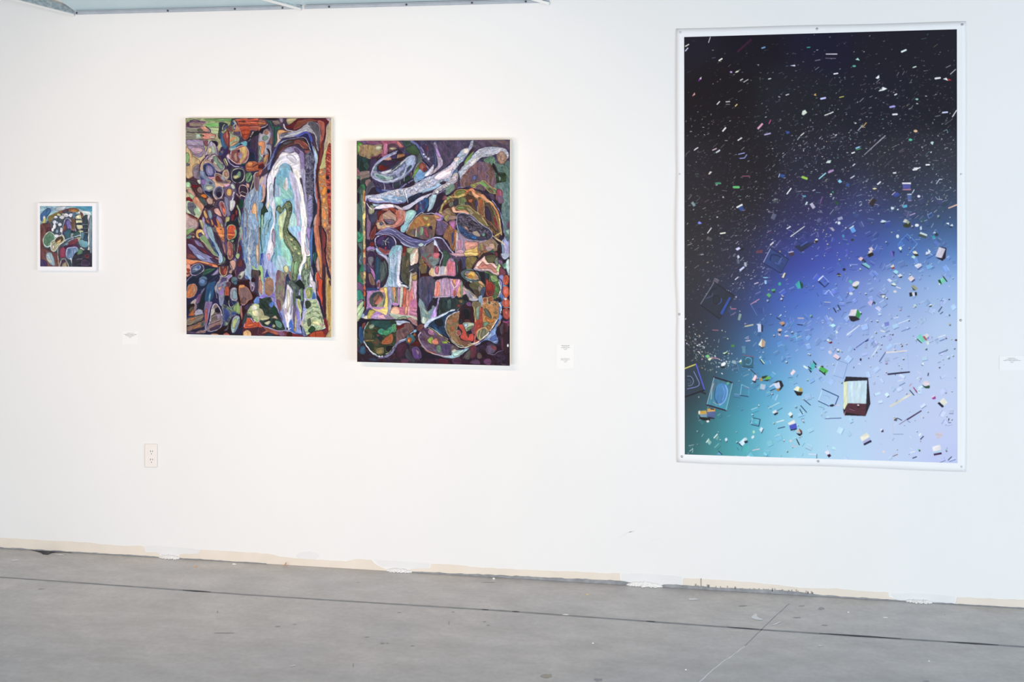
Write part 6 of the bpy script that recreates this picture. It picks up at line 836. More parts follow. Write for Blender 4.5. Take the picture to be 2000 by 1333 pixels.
l 6898dc .6 86,114 95.5,104; l 6898dc .6 95.5,104 106.5,114.5; l 88b0e8 .6 106.5,114.5 98,124; l 3050a0 .9 93,107.5 97.5,111.5; P f0f0e8 56.5,97 58,95.5; E e0ecf0 - 0 21.5,92,1.6,1.8 79.5,76,1.8,1.4; P d8e8f0 66,91 69,88.7 73,90 70,92; P 283440 67,92 72,91 70,93; E dce4e4 - 0 85,106.5,1.6,2; P c0d0d8 109,96.5 111,95 111.5,99 109.5,100; E f0f0f0 - 0 106,94.5,2.2,1.6; P f0f0ec 137.5,92.5 140.5,91.5 141,94; P e8f0f4 141.5,95 144.5,93 145.5,95.5; P 24343c 140,96 145.5,96 143,97.3; P 40a8b8 122,107 124.5,105.3 126,108 124,109.5; P c8d0d4 123,103.5 125,101.2 127,103; P 30404c 125,105 127.5,102 129.5,105.5 127,106.5; P dce0ec 118,120 121,123 118.5,126; l 3858a0 .7 117,131 126,126; P ecd8e0 42.5,130 45,128.3; l c8d0dc 1 103,56 101,59.5; l f0f0f0 1 36.5,30 38.5,28; E e8e4f0 - 0 108,63,1.7,1.4; P 305838 16.5,69 18,67.8 21.5,71 19.5,72.5; P 40a870 13.5,58 15.5,57.5 15.5,60; P e8f0c8 11,61 13.5,59.8 14,61.8; P b8c8e8 105,86 105.3,80; l d8b8d8 .8 98.5,83.7 104,81.5; l 303c58 .7 105,85 100.5,87.5; P 8090b8 117,83.5 122,80 124,84 119,87.5; P 3c5484 118,84 122.5,81 123.5,84 119.5,86.5; P f0e4cc 57.5,54.5 60.5,53.8 63,54.7 60,56.5; P 4a4430 58.5,56 63,54.7 61.5,57.5; l f0f4f4 1.5 63.5,50 66.3,47.5; l f4f4f4 1.5 116,29 119.5,28.8; P 2a2a30 117,30 119.5,30 119,32 117,31.5; l f0f0f0 1.8 102,34.3 105.5,34; l f0f0f0 1.2 106,33.5 109.5,31.8; l f0f0f0 1.3 103,32.6 107,32.4; l f0f0f0 1.5 80.5,37.8 83,37.6; P d0ece4 120.5,5 122,3.5 124.3,4 123,7.5; l 508c60 1.4 40.5,12.5 44.8,11.2; l a0c8e8 1.6 40,11 43.5,9.5; l f0f0ec 1.4 35.5,16.3 38.3,15.3; l c8ccd8 .9 127,49.5 130.5,44.5 133,44.8
'''
def make_poster():
    a = Art(1336, 55, 1872, 908, 2.5, 31); rng = np.random.RandomState(77)
    G = [q.split(',') for q in GRAD.split()]
    P = np.array([[float(q[0]), float(q[1])] for q in G]); C = np.array([hexc(q[2]) for q in G])
    st = 5; gx = np.arange(0, a.W + st, st); gy = np.arange(0, a.H + st, st)
    X, Y = np.meshgrid(gx / a.k + a.x0, gy / a.k + a.y0); D = (X[..., None] - P[:, 0]) ** 2 + (Y[..., None] - P[:, 1]) ** 2
    w = np.exp(-D / (2 * 38. ** 2)) + 1e-4 / (D + 50); w /= w.sum(-1, keepdims=True); B = w @ C
    xi = np.arange(a.W) / st; yi = np.arange(a.H) / st; x0 = xi.astype(int); y0 = yi.astype(int); fx = (xi - x0)[None, :, None]; fy = (yi - y0)[:, None, None]
    r = lambda b: b[:, x0] * (1 - fx) + b[:, x0 + 1] * fx
    a.img = r(B[y0]) * (1 - fy) + r(B[y0 + 1]) * fy
    bgc = lambda x, y: a.img[min(max(int((y - a.y0) * a.k), 0), a.H - 1), min(max(int((x - a.x0) * a.k), 0), a.W - 1)].copy()
    a.ox = a.oy = 0; a.u = 1; a.amp = .03; a.soft = 1
    TINT = [hexc(c) for c in 'f4f4f0 ffffff e8e8f4 d8e8e0 c8c8f0 f0d8e0 f4f0d0 b8e0d8 c8a0c8 d8b890 90b8d8 80c0a0'.split()]
    def dark_ok(x, y): return bgc(x, y).mean() < .34
    # faint then bright streaks in the dark part
    n = 0
    while n < 4300:
        x = rng.uniform(1339, 1866); y = 66 + 520 * rng.rand() ** .75
        if not dark_ok(x, y): continue
        den = .25 + .75 * np.clip((x - 1340) / 330, 0, 1) * np.clip((y - 60) / 130, .25, 1) + (.35 if y > 230 else 0)
        if rng.rand() > den: continue
        n += 1
        ang = math.radians(rng.normal(-38, 16) if rng.rand() < .7 else rng.normal(-8, 10))
        v = rng.rand(); L = rng.uniform(1.2, 3.4) if v < .84 else rng.uniform(4, 11); W = rng.uniform(.5, 1.0) if v < .86 else rng.uniform(1.2, 2.2)
        if L > 5: W = rng.uniform(.4, .8)
        c = TINT[int(rng.rand() ** 2 * 12)]; br = rng.rand() ** 1.6 * .95 + .05
        if n < 1700: br *= .32
        c = bgc(x, y) * (1 - br) + c * br
        d = np.array([math.cos(ang), math.sin(ang)]) * L / 2
        if W > 1.1 and rng.rand() < .5:
            q = np.array([-d[1], d[0]]) * .5; p = np.array([x, y]); a.fill([p - d - q, p + d - q * .5, p + d * .8 + q, p - d * .7 + q], c, smooth=False)
        else: a.stroke([[x - d[0], y - d[1]], [x + d[0], y + d[1]]], W, c, smooth=False)
    for cx, cy, sx, sy, m in ((1357, 668, 14, 20, 130), (1372, 690, 10, 10, 60), (1408, 704, 16, 10, 90), (1420, 712, 14, 8, 40), (1610, 290, 40, 18, 60), (1690, 270, 60, 40, 60), (1830, 300, 25, 30, 40)):
        for _ in range(m):
            x, y = rng.normal(cx, sx), rng.normal(cy, sy)
            if not (1339 < x < 1866): continue
            c = TINT[int(rng.rand() ** 2 * 12)]; br = rng.rand() ** 1.3; ang = rng.uniform(0, 3.14); L = rng.uniform(.7, 2.2)
            d = np.array([math.cos(ang), math.sin(ang)]) * L / 2
            a.stroke([[x - d[0], y - d[1]], [x + d[0], y + d[1]]], rng.uniform(.8, 1.8), bgc(x, y) * (1 - br) + c * br, smooth=False)
    # glassy plates, chips and sticks in the lit part
    n = 0
    while n < 800:
        x = rng.uniform(1339, 1866); y = rng.uniform(380, 900); b = bgc(x, y); m = b.mean()
        if m < .27: continue
        if rng.rand() > (1.0 if y < 720 else .5): continue
        n += 1; ang = math.radians(rng.normal(-30, 22)) if rng.rand() < .75 else rng.uniform(0, 3.14)
        e1 = np.array([math.cos(ang), math.sin(ang)]); e2 = np.array([-e1[1], e1[0]]); p = np.array([x, y]); t = rng.rand()
        if t < .36:      # thin plate: pale upper edge, dark lower edge
            s1, s2 = rng.uniform(2, 6.5), rng.uniform(2, 6); q = [p - e1 * s1 - e2 * s2, p + e1 * s1 - e2 * s2, p + e1 * s1 + e2 * s2, p - e1 * s1 + e2 * s2]
            a.fill(q, np.clip(b * rng.uniform(.95, 1.1) + rng.normal(0, .015, 3), 0, 1), smooth=False)
            k = rng.uniform(.25, .8); a.stroke(q[0:2], rng.uniform(.5, 1.1), b * (1 - k) + k * TINT[int(rng.rand() ** 2 * 8)], smooth=False)
            k = rng.uniform(.2, .75); a.stroke(q[2:4], rng.uniform(.5, 1.0), b * (1 - k) + k * np.array([.12, .18, .33]), smooth=False)
            if rng.rand() < .6: a.stroke([q[1], q[2]], .5, b * .75 + .25 * np.array([.15, .2, .4]), smooth=False)
        elif t < .76:    # chip
            s = rng.uniform(.8, 2.4) * (1 if rng.rand() < .85 else 1.5); c = TINT[int(rng.rand() ** 2 * 12)]
            k = rng.uniform(.4, 1); dk = np.array([.13, .13, .17]) + rng.rand(3) * .15
            sh = p + np.array([.35, .6]) * s
            a.fill([sh - e1 * s, sh - e2 * s * .7, sh + e1 * s, sh + e2 * s], b * (1 - k) + dk * k, smooth=False)
            a.fill([p - e1 * s, p - e2 * s, p + e1 * s * .9, p + e2 * s * .5], b * (1 - k) + c * k, smooth=False)
        else:            # stick
            L = rng.uniform(1.5, 5); k = rng.uniform(.25, .8); c = TINT[int(rng.rand() ** 2 * 9)] if rng.rand() < .5 else np.array([.16, .22, .4])
            a.stroke([p - e1 * L, p + e1 * L], rng.uniform(.5, 1.2), b * (1 - k) + c * k, smooth=False)
    a.run(BIG)
    H, W = a.H // 2 * 2, a.W // 2 * 2
    return a.img[:H, :W].reshape(H // 2, 2, W // 2, 2, 3).mean((1, 3))

KEY_DAY, KEY_FILL, KEY_SPOT, KEY_WORLD = 285.0, 192.0, 84.0, 0.335
# ---------------------------------------------------------------- scene
import bpy, bmesh, random
from mathutils import Vector, Matrix
random.seed(5)
scene = bpy.context.scene
COL = scene.collection

# camera: eye 1.75 m above the floor, 5.41 m from the wall, turned 10.5 degrees to the left of its normal
FPX, TH, YH, EYE, DIST = 2500.0, math.atan(2500 / 13500.0), 335.0, 1.75, 5.41
CF = (-math.sin(TH), math.cos(TH)); CR = (math.cos(TH), math.sin(TH))
def ray(x, y):
    return np.array([CF[0] * FPX + CR[0] * (x - 1000), CF[1] * FPX + CR[1] * (x - 1000), YH - y])
CAM = np.array([0.0, -DIST, EYE])
def W(x, y, d=0.0):          # point of the wall (d metres in front of it)
    r = ray(x, y); return CAM + r * ((DIST - d) / r[1])
def Gd(x, y, h=0.0):         # point of the floor
    r = ray(x, y); return CAM + r * ((EYE - h) / -r[2])

def lin(c):
    c = np.asarray(c, float); return np.where(c <= .04045, c / 12.92, ((c + .055) / 1.055) ** 2.4)
def L3(h): return tuple(float(v) for v in lin(hexc(h)))

def mat(name, col, rough=.5, spec=.5, metal=0.0, noise=None, bump=None, attr=None):
    m = bpy.data.materials.new(name); m.use_nodes = True
    nt = m.node_tree; b = nt.nodes['Principled BSDF']
    b.inputs['Roughness'].default_value = rough; b.inputs['Metallic'].default_value = metal
    b.inputs['Specular IOR Level'].default_value = spec
    tc = nt.nodes.new('ShaderNodeTexCoord')
    if attr:
        a = nt.nodes.new('ShaderNodeAttribute'); a.attribute_name = attr
        nt.links.new(a.outputs['Color'], b.inputs['Base Color'])
    elif noise:              # (second colour, scale, contrast)
        n = nt.nodes.new('ShaderNodeTexNoise'); n.inputs['Scale'].default_value = noise[1]; n.inputs['Detail'].default_value = 6
        r = nt.nodes.new('ShaderNodeValToRGB'); lo = .5 - noise[2]; r.color_ramp.elements[0].position = lo; r.color_ramp.elements[1].position = 1 - lo
        r.color_ramp.elements[0].color = (*col, 1); r.color_ramp.elements[1].color = (*noise[0], 1)
        nt.links.new(tc.outputs['Object'], n.inputs['Vector']); nt.links.new(n.outputs['Fac'], r.inputs['Fac']); nt.links.new(r.outputs['Color'], b.inputs['Base Color'])
    else: b.inputs['Base Color'].default_value = (*col, 1)
    if bump:                 # (scale, strength, distance)
        n = nt.nodes.new('ShaderNodeTexNoise'); n.inputs['Scale'].default_value = bump[0]; n.inputs['Detail'].default_value = 4
        p = nt.nodes.new('ShaderNodeBump'); p.inputs['Strength'].default_value = bump[1]; p.inputs['Distance'].default_value = bump[2]
        nt.links.new(tc.outputs['Object'], n.inputs['Vector']); nt.links.new(n.outputs['Fac'], p.inputs['Height']); nt.links.new(p.outputs['Normal'], b.inputs['Normal'])
    return m

M = {
    'wall': mat('white_wall_paint', (.80, .80, .79), .6, .25, noise=((.825, .825, .815), 1.3, .25), bump=(60, .06, .002)),
    'beige': mat('bare_beige_drywall', L3('e8dfd3'), .8, .1, noise=(L3('ded5c7'), 9, .3)),
    'plaster': mat('white_plaster', (.82, .82, .81), .8, .1, bump=(90, .5, .004)),
    'gap': mat('dark_gap', L3('84878b'), .9, .1, noise=(L3('a0a3a6'), 30, .2)),
    'joint': mat('dark_joint_filler', L3('85888b'), .8, .2, noise=(L3('9a9da0'), 12, .2)),
    'hole': mat('shadowed_concrete', L3('3f4044'), .95, .05, noise=(L3('66666a'), 40, .2)),
    'crackm': mat('hairline_crack', L3('9a9ea1'), .8, .2),
    'pale': mat('pale_scuff', L3('e2e5e8'), .7, .2),
    'stain': mat('grey_stain', L3('a4a7aa'), .8, .2),
    'canvas_edge': mat('raw_canvas_edge', L3('f2e6d2'), .85, .1),
    'oil': mat('oil_paint', (1, 1, 1), .45, .10, attr='paint', bump=(260, .12, .0015)),
    'print': mat('satin_inkjet_print', (1, 1, 1), .34, .12, attr='paint'),
    'frame': mat('white_gesso_panel', (.86, .86, .89), .5, .3),
    'paper': mat('white_poster_paper', (.84, .85, .86), .55, .25),
    'pin': mat('steel_pin', (.42, .42, .45), .35, .5, metal=.7),
    'card': mat('white_label_card', (.85, .85, .84), .6, .2),
    'ink': mat('grey_text_ink', L3('8a8886'), .8, .1),
    'ivory': mat('almond_plastic', L3('ebe5df'), .4, .4),
    'ivory2': mat('almond_receptacle_plastic', L3('ece8e4'), .35, .4),
    'slot': mat('dark_slot', L3('6b6462'), .8, .1),
    'screw': mat('dark_screw', (.09, .09, .1), .5, .4, metal=.6),
    'steel': mat('galvanised_steel', L3('b9cdd3'), .5, .5, noise=(L3('c4d5d9'), 3, .3)),
    'steel2': mat('galvanised_web', L3('93a6ad'), .45, .5, metal=.2, noise=(L3('b7c6ca'), 60, .12)),
    'track': mat('grey_steel_track', L3('a3acb6'), .5, .5, noise=(L3('b2bac2'), 20, .2)),
    'edge': mat('white_flange', (.80, .80, .78), .6, .3),
    'orange': mat('orange_crumb', L3('d6a070'), .8, .2), 'tan': mat('tan_straw', L3('b98d62'), .8, .2),
    'yellow': mat('yellow_crumb', L3('cfc49a'), .8, .2), 'white': mat('white_chip', (.85, .85, .84), .7, .2),
}
# concrete floor
m = mat('grey_sealed_concrete', (.3, .3, .3), .42, .45); M['floor'] = m
nt = m.node_tree; b = nt.nodes['Principled BSDF']; tc = nt.nodes.new('ShaderNodeTexCoord')
def nz(scale, detail, sc=(1, 1, 1)):
    mp = nt.nodes.new('ShaderNodeMapping'); mp.inputs['Scale'].default_value = sc
    n = nt.nodes.new('ShaderNodeTexNoise'); n.inputs['Scale'].default_value = scale; n.inputs['Detail'].default_value = detail; n.inputs['Roughness'].default_value = .6
    nt.links.new(tc.outputs['Object'], mp.inputs['Vector']); nt.links.new(mp.outputs['Vector'], n.inputs['Vector']); return n
n1, n2, n3 = nz(.9, 8), nz(5.0, 8, (1, 1.8, 1)), nz(45, 5)
r = nt.nodes.new('ShaderNodeValToRGB'); E = r.color_ramp.elements
E[0].position, E[1].position = .3, .72; E[0].color = (*L3('a9abae'), 1); E[1].color = (*L3('bfbcb9'), 1)
nt.links.new(n1.outputs['Fac'], r.inputs['Fac'])
def mixm(a, bnode, fac, kind='OVERLAY'):
    x = nt.nodes.new('ShaderNodeMix'); x.data_type = 'RGBA'; x.blend_type = kind; x.inputs['Factor'].default_value = fac
    nt.links.new(a, x.inputs[6]); nt.links.new(bnode, x.inputs[7]); return x.outputs[2]
c = mixm(r.outputs['Color'], n2.outputs['Fac'], .42); c = mixm(c, n3.outputs['Fac'], .2)
nt.links.new(c, b.inputs['Base Color'])
mr = nt.nodes.new('ShaderNodeMapRange'); mr.inputs['To Min'].default_value = .26; mr.inputs['To Max'].default_value = .46
nt.links.new(n2.outputs['Fac'], mr.inputs['Value']); nt.links.new(mr.outputs['Result'], b.inputs['Roughness'])
bp = nt.nodes.new('ShaderNodeBump'); bp.inputs['Strength'].default_value = .12; bp.inputs['Distance'].default_value = .004
nt.links.new(n2.outputs['Fac'], bp.inputs['Height']); nt.links.new(bp.outputs['Normal'], b.inputs['Normal'])

# ---- object helpers
def link(name, verts, faces, m, parent=None, smooth=False):
    o0 = np.array(parent.matrix_world.translation) if parent and parent.parent is None else (np.array(parent['_o']) if parent else np.zeros(3))
    me = bpy.data.meshes.new(name); me.from_pydata([tuple(np.asarray(v, float) - o0) for v in verts], [], faces); me.update()
    bm = bmesh.new(); bm.from_mesh(me); bmesh.ops.recalc_face_normals(bm, faces=bm.faces); bm.to_mesh(me); bm.free()
    me.materials.append(m)
    if smooth: me.polygons.foreach_set('use_smooth', [True] * len(me.polygons))
    o = bpy.data.objects.new(name, me); COL.objects.link(o)
    if parent: o.parent = parent
    return o
ORG = {}
def thing(name, label, cat, loc, group=None):
    o = bpy.data.objects.new(name, None); COL.objects.link(o); o.location = tuple(float(v) for v in loc)
    o.empty_display_size = .05; ORG[o.name] = np.array(loc, float)
    o['label'] = label; o['category'] = cat
    if group: o['group'] = group
    return o
def part(name, verts, faces, m, parent, smooth=False):
    base = ORG[parent.name]; ob = mesh_obj(name, [np.asarray(v, float) - base for v in verts], faces, m, smooth)
    ob.parent = parent; ORG[ob.name] = base; return ob
def mesh_obj(name, verts, faces, m, smooth=False, fix=True):
    me = bpy.data.meshes.new(name); me.from_pydata([tuple(map(float, v)) for v in verts], [], faces); me.update()
    if fix:
        bm = bmesh.new(); bm.from_mesh(me); bmesh.ops.recalc_face_normals(bm, faces=bm.faces); bm.to_mesh(me); bm.free()
    me.materials.append(m)
    if smooth: me.polygons.foreach_set('use_smooth', [True] * len(me.polygons))
    o = bpy.data.objects.new(name, me); COL.objects.link(o); return o
def solo(name, verts, faces, m, label, cat, group=None, smooth=False):
    """one-mesh thing with its origin at its base"""
    V = np.array(verts, float); c = np.array([V[:, 0].mean(), V[:, 1].mean(), V[:, 2].min()])
    o = mesh_obj(name, V - c, faces, m, smooth); o.location = tuple(c); o['label'] = label; o['category'] = cat
    if group: o['group'] = group
    return o
def struct(name, verts, faces, m, parent=None):
    o = mesh_obj(name, verts, faces, m); ORG[o.name] = np.zeros(3)
    o['kind'] = 'structure'
    if parent: o.parent = parent
    return o
class MB:
    def __init__(s): s.v, s.f = [], []
    def add(s, v, f):
        n = len(s.v); s.v += [np.asarray(q, float) for q in v]; s.f += [[i + n for i in q] for q in f]
    def box(s, x0, x1, y0, y1, z0, z1):
        s.hexa([(x0, y0, z0), (x1, y0, z0), (x1, y0, z1), (x0, y0, z1)], [(x0, y1, z0), (x1, y1, z0), (x1, y1, z1), (x0, y1, z1)])
    def hexa(s, A, B, cap0=True, cap1=True):      # loft between two quads / polygons
        n = len(A); f = [[i, (i + 1) % n, n + (i + 1) % n, n + i] for i in range(n)]
        if cap0: f.append(list(range(n))[::-1])
        if cap1: f.append(list(range(n, 2 * n)))
        s.add(list(A) + list(B), f)
    def lathe(s, c, axis, prof, n=14):            # prof: (radius, height along axis)
        a = Vector(axis).normalized(); u = a.orthogonal().normalized(); w = a.cross(u); c = Vector(tuple(map(float, c)))
        rings = []; base = len(s.v)
        for (r, h) in prof:
            for i in range(n):
                t = 2 * math.pi * i / n; s.v.append(np.array(c + a * h + (u * math.cos(t) + w * math.sin(t)) * r))
        for k in range(len(prof) - 1):
            for i in range(n): s.f.append([base + k * n + i, base + k * n + (i + 1) % n, base + (k + 1) * n + (i + 1) % n, base + (k + 1) * n + i])
        s.f.append([base + i for i in range(n)][::-1]); s.f.append([base + (len(prof) - 1) * n + i for i in range(n)])
def slab(P, off):            # polygon P (front) given thickness by vector off
    b = MB(); b.hexa(P, [np.asarray(p, float) + off for p in P]); return b

def painted(name, im, region, quad, m, parent, d=None, dfun=None, step=1, gain=1.0):
    """dense canvas mesh; each vertex carries the colour painted there"""
    x0, y0, x1, y1 = region; H, Wd = im.shape[:2]
    nx = int((quad[1][0] - quad[0][0]) * Wd / (x1 - x0) / step); ny = int((quad[2][1] - quad[0][1]) * H / (y1 - y0) / step)
    u = np.linspace(0, 1, nx)[None, :]; v = np.linspace(0, 1, ny)[:, None]
    (ax, ay), (bx, by), (cx, cy), (dx, dy) = quad          # TL TR BL BR
    PX = ax * (1 - u) * (1 - v) + bx * u * (1 - v) + cx * (1 - u) * v + dx * u * v
    PY = ay * (1 - u) * (1 - v) + by * u * (1 - v) + cy * (1 - u) * v + dy * u * v
    fx = np.clip((PX - x0) / (x1 - x0) * Wd - .5, 0, Wd - 1.001); fy = np.clip((PY - y0) / (y1 - y0) * H - .5, 0, H - 1.001)
    ix, iy = fx.astype(int), fy.astype(int); tx, ty = (fx - ix)[..., None], (fy - iy)[..., None]
    C = (im[iy, ix] * (1 - tx) + im[iy, ix + 1] * tx) * (1 - ty) + (im[iy + 1, ix] * (1 - tx) + im[iy + 1, ix + 1] * tx) * ty
    D = dfun(PX, PY) if dfun else np.full(PX.shape, d)
    rx = CF[0] * FPX + CR[0] * (PX - 1000); ry = CF[1] * FPX + CR[1] * (PX - 1000); rz = YH - PY
    t = (DIST - D) / ry
    base = ORG[parent.name]
    V = np.stack([rx * t - base[0], -D - base[1], EYE + rz * t - base[2]], -1).reshape(-1, 3).astype(np.float32)
    i = np.arange((ny - 1) * nx).reshape(ny - 1, nx)[:, :-1].ravel()
    F = np.stack([i, i + nx, i + nx + 1, i + 1], 1).astype(np.int32)
    me = bpy.data.meshes.new(name); me.vertices.add(len(V)); me.vertices.foreach_set('co', V.ravel())
    me.loops.add(F.size); me.loops.foreach_set('vertex_index', F.ravel())
    me.polygons.add(len(F)); me.polygons.foreach_set('loop_start', np.arange(0, F.size, 4, dtype=np.int32)); me.polygons.foreach_set('loop_total', np.full(len(F), 4, np.int32))
    at = me.color_attributes.new('paint', 'FLOAT_COLOR', 'POINT')
    K = np.ones((len(V), 4), np.float32); K[:, :3] = np.clip(lin(np.clip(C, 0, 1)).reshape(-1, 3) * gain, 0, .9)
    at.data.foreach_set('color', K.ravel())
    me.update(calc_edges=True); me.validate(); me.materials.append(m)
    o = bpy.data.objects.new(name, me); COL.objects.link(o); o.parent = parent; ORG[o.name] = base
    return o

# ---------------------------------------------------------------- the room
b = MB(); b.box(-9, 7, 0, .2, -.3, 4.4); wall = struct('wall_back', b.v, b.f, M['wall'])
b = MB(); b.box(-9, 7, -10, 0, -.3, 0); floor = struct('floor', b.v, b.f, M['floor'])

def wall_strip(name, top, m, d, parent=wall, low=None):
    """thin layer on the wall from the floor up to a traced upper edge"""
    P = [W(x, y, d) for x, y in top]
    base = [np.array([p[0], p[1], 0.0005]) for p in P] if low is None else [W(x, y, d) for x, y in low]
    n = len(P); V = P + base + [p + np.array([0, d, 0]) for p in P] + [p + np.array([0, d, 0]) for p in base]
    F = []
    for i in range(n - 1):
        F += [[i, i + 1, n + i + 1, n + i], [i, 2 * n + i, 2 * n + i + 1, i + 1]]
    F += [[0, n, 3 * n, 2 * n], [n - 1, 3 * n - 1, 4 * n - 1, 2 * n - 1]]
    return V, F
def merge(lst):
    b = MB()
    for v, f in lst: b.add(v, f)
    return b
def rough_line(P, amp, step):
    out = []
    for (a, c), (e, g) in zip(P[:-1], P[1:]):
        k = max(1, int(abs(e - a) / step))
        for i in range(k): out.append((a + (e - a) * i / k, c + (g - c) * i / k + random.uniform(-amp, amp)))
    return out + [P[-1]]
bands = [[(-1500, 975), (-900, 1003), (-220, 1040), (0, 1051), (75, 1055), (175, 1060.5), (200, 1064), (250, 1067.5), (272, 1066), (281, 1068), (284, 1079), (309, 1081), (312, 1087)],
         [(347, 1089), (352, 1083), (388, 1082), (391, 1075), (500, 1080.5), (532, 1084), (545, 1088), (582, 1092), (675, 1097), (695, 1093), (725, 1094.5), (731, 1101), (741, 1107), (756, 1114)],
         [(800, 1116), (802, 1112), (840, 1111), (842, 1102.5), (870, 1102.5), (937, 1109), (1000, 1112.5), (1075, 1116), (1137, 1117.5), (1175, 1121), (1210, 1120), (1212, 1142)],
         [(1334, 1149), (1335, 1130), (1425, 1135), (1500, 1141.5), (1562, 1149), (1637, 1151), (1690, 1156), (1735, 1158), (1736, 1167), (1745, 1170), (1748, 1175)],
         [(1866, 1181), (1868, 1177), (1870, 1167.5), (2000, 1172.5), (2300, 1189), (3000, 1230), (3800, 1276)]]
b = merge([wall_strip('', rough_line(q, .7, 9), M['beige'], .0015) for q in bands])
o = mesh_obj('bare_drywall_strip', b.v, b.f, M['beige']); o.parent = wall; o['label'] = 'unpainted beige strip where the baseboard was taken off'
yb = lambda x: YH + EYE * (CF[1] * FPX + CR[1] * (x - 1000)) / DIST      # wall foot in the photograph
gaps = [[(-1500, 1), (-220, .8), (0, 1.5), (300, 1.2), (520, .8)], [(800, 1), (840, 2.2), (900, 2.6), (960, 4.2), (1040, 5), (1120, 6), (1200, 7.5), (1218, 7), (1232, 4), (1238, .5)],
        [(1288, .5), (1296, 5.5), (1340, 6), (1420, 5), (1480, 6.5), (1520, 7), (1570, 5), (1600, 3), (1660, 2), (1740, 1.5), (1800, 1), (1990, 1), (3800, 1)]]
b = merge([wall_strip('', [(x, yb(x) - h - random.uniform(-.4, .5)) for x, h in rough_line(q, .5, 8)], M['gap'], .004) for q in gaps])
for i in range(46):          # dark drips and nicks above the joint
    x = random.uniform(1352, 1590); y1 = yb(x) - 4; h = random.uniform(1.5, 6.5); w = random.uniform(.5, 1.6)
    b.add(*wall_strip('', [(x, y1 - h), (x + w, y1 - h + random.uniform(-.6, .6))], None, .0042, low=[(x, y1), (x + w, y1)]))
b.add(*wall_strip('', [(1368.6, 1131), (1370, 1131)], None, .0035, low=[(1368.6, 1145), (1370, 1145)]))
o = mesh_obj('wall_base_gap', b.v, b.f, M['gap']); o.parent = wall; o['label'] = 'dark gap along the foot of the wall'
b = MB()
for k, P in enumerate(([(283, 1067), (300, 1066), (330, 1069), (360, 1071), (394, 1075), (390, 1082), (350, 1084), (318, 1086), (300, 1078), (285, 1077)],
          [(578, 1086), (584, 1081), (594, 1078.5), (606, 1078), (618, 1080), (624, 1085), (620, 1091), (608, 1094), (594, 1094), (582, 1092)],
          [(732, 1094), (760, 1096), (800, 1098), (838, 1101), (838, 1111), (804, 1112), (770, 1110), (742, 1106)],
          [(1214, 1122), (1250, 1121), (1300, 1124), (1332, 1127), (1332, 1146), (1290, 1146), (1240, 1141), (1214, 1138)],
          [(1740, 1160), (1790, 1160), (1840, 1163), (1866, 1167), (1864, 1178), (1826, 1180), (1780, 1177), (1748, 1172)])):
    q = [W(x, y, .0008) for x, y in P]; b.hexa(q, [p + (0, .0008, 0) for p in q])
o = mesh_obj('filler_patch', b.v, b.f, mat('grey_white_filler', (.745, .755, .755), .75, .15, noise=((.79, .795, .79), 14, .3))); o.parent = wall; o['label'] = 'smeared grey-white filler over the beige strip'
# lumps of plaster at the wall foot
for (x0, x1, h, seed) in ((310, 352, 7, 1), (754, 806, 6.5, 2), (1222, 1296, 9, 3), (1768, 1822, 6, 4)):
    rnd = random.Random(seed); n = 26; V = []; F = []
    for i in range(n):
        x = x0 + (x1 - x0) * i / (n - 1); e = math.sin(math.pi * i / (n - 1)) ** .5; hh = h * e * rnd.uniform(.65, 1) + .4
        for k in range(6):
            t = k / 5; y = yb(x) - hh * (1 - t ** 1.3) + (1.5 * rnd.uniform(0, 1.6) * e if k == 5 else 0)
            V.append(W(x, y, .002 + .016 * e * t * rnd.uniform(.6, 1)) if k < 5 else np.array([W(x, yb(x))[0], -.018 * e * rnd.uniform(.5, 1.5) - .002, .001]))
    for i in range(n - 1):
        for k in range(5): F.append([i * 6 + k, (i + 1) * 6 + k, (i + 1) * 6 + k + 1, i * 6 + k + 1])
    o = mesh_obj('plaster_patch', V, F, M['plaster']); o.parent = wall; o['label'] = 'rough white plaster fill at the wall foot'
b = MB()
for (xa, ya, xb, ybb, w) in ((1217, 1044, 1240, 1037, .8), (1228, 1040, 1238, 1039, 1.2), (1208, 1051, 1224, 1045, .5), (1272, 1056, 1290, 1053, .4)):
    b.add(*wall_strip('', [(xa, ya - w / 2), (xb, ybb - w / 2)], None, .0006, low=[(xa, ya + w / 2), (xb, ybb + w / 2)]))
o = mesh_obj('scuff_mark', b.v, b.f, mat('faint_grey_scuff', (.74, .74, .75), .7, .2)); o.parent = wall; o['label'] = 'faint grey scuffs low on the wall'

# ---- marks in the floor
def floor_ribbon(P, wf, h=.0006):
    """strip lying on the floor along photo points P; wf = width in metres along it"""
    Q = [Gd(x, y) for x, y in P]; V = []; F = []
    for i, q in enumerate(Q):
        t = (Q[min(i + 1, len(Q) - 1)] - Q[max(i - 1, 0)])[:2]; t = t / np.linalg.norm(t); n = np.array([-t[1], t[0], 0]); w = wf(i / (len(Q) - 1)) / 2
        V += [q + n * w + (0, 0, h), q - n * w + (0, 0, h), q + n * w * 1.02, q - n * w * 1.02]
    for i in range(len(Q) - 1):
        a, c = i * 4, i * 4 + 4; F += [[a, a + 1, c + 1, c], [a, c, c + 2, a + 2], [a + 1, a + 3, c + 3, c + 1]]
    return V, F
rj = random.Random(3); J = [(-1500, 1032), (-700, 1084), (-160, 1118.5), (0, 1128.3), (250, 1146), (500, 1164), (1000, 1195.3), (1500, 1232), (2000, 1264.5), (2250, 1281), (3000, 1331), (3800, 1385)]
Jd = rough_line(J, .18, 12); wj = [rj.uniform(.012, .0155) for _ in range(400)]; jl = len(Jd)
b = merge([floor_ribbon(Jd, lambda t: wj[int(t * 390)] * (1 + .2 * t))])
o = mesh_obj('control_joint', b.v, b.f, M['joint']); o.parent = floor; o['label'] = 'dark sealed joint running along the floor'
b = MB()
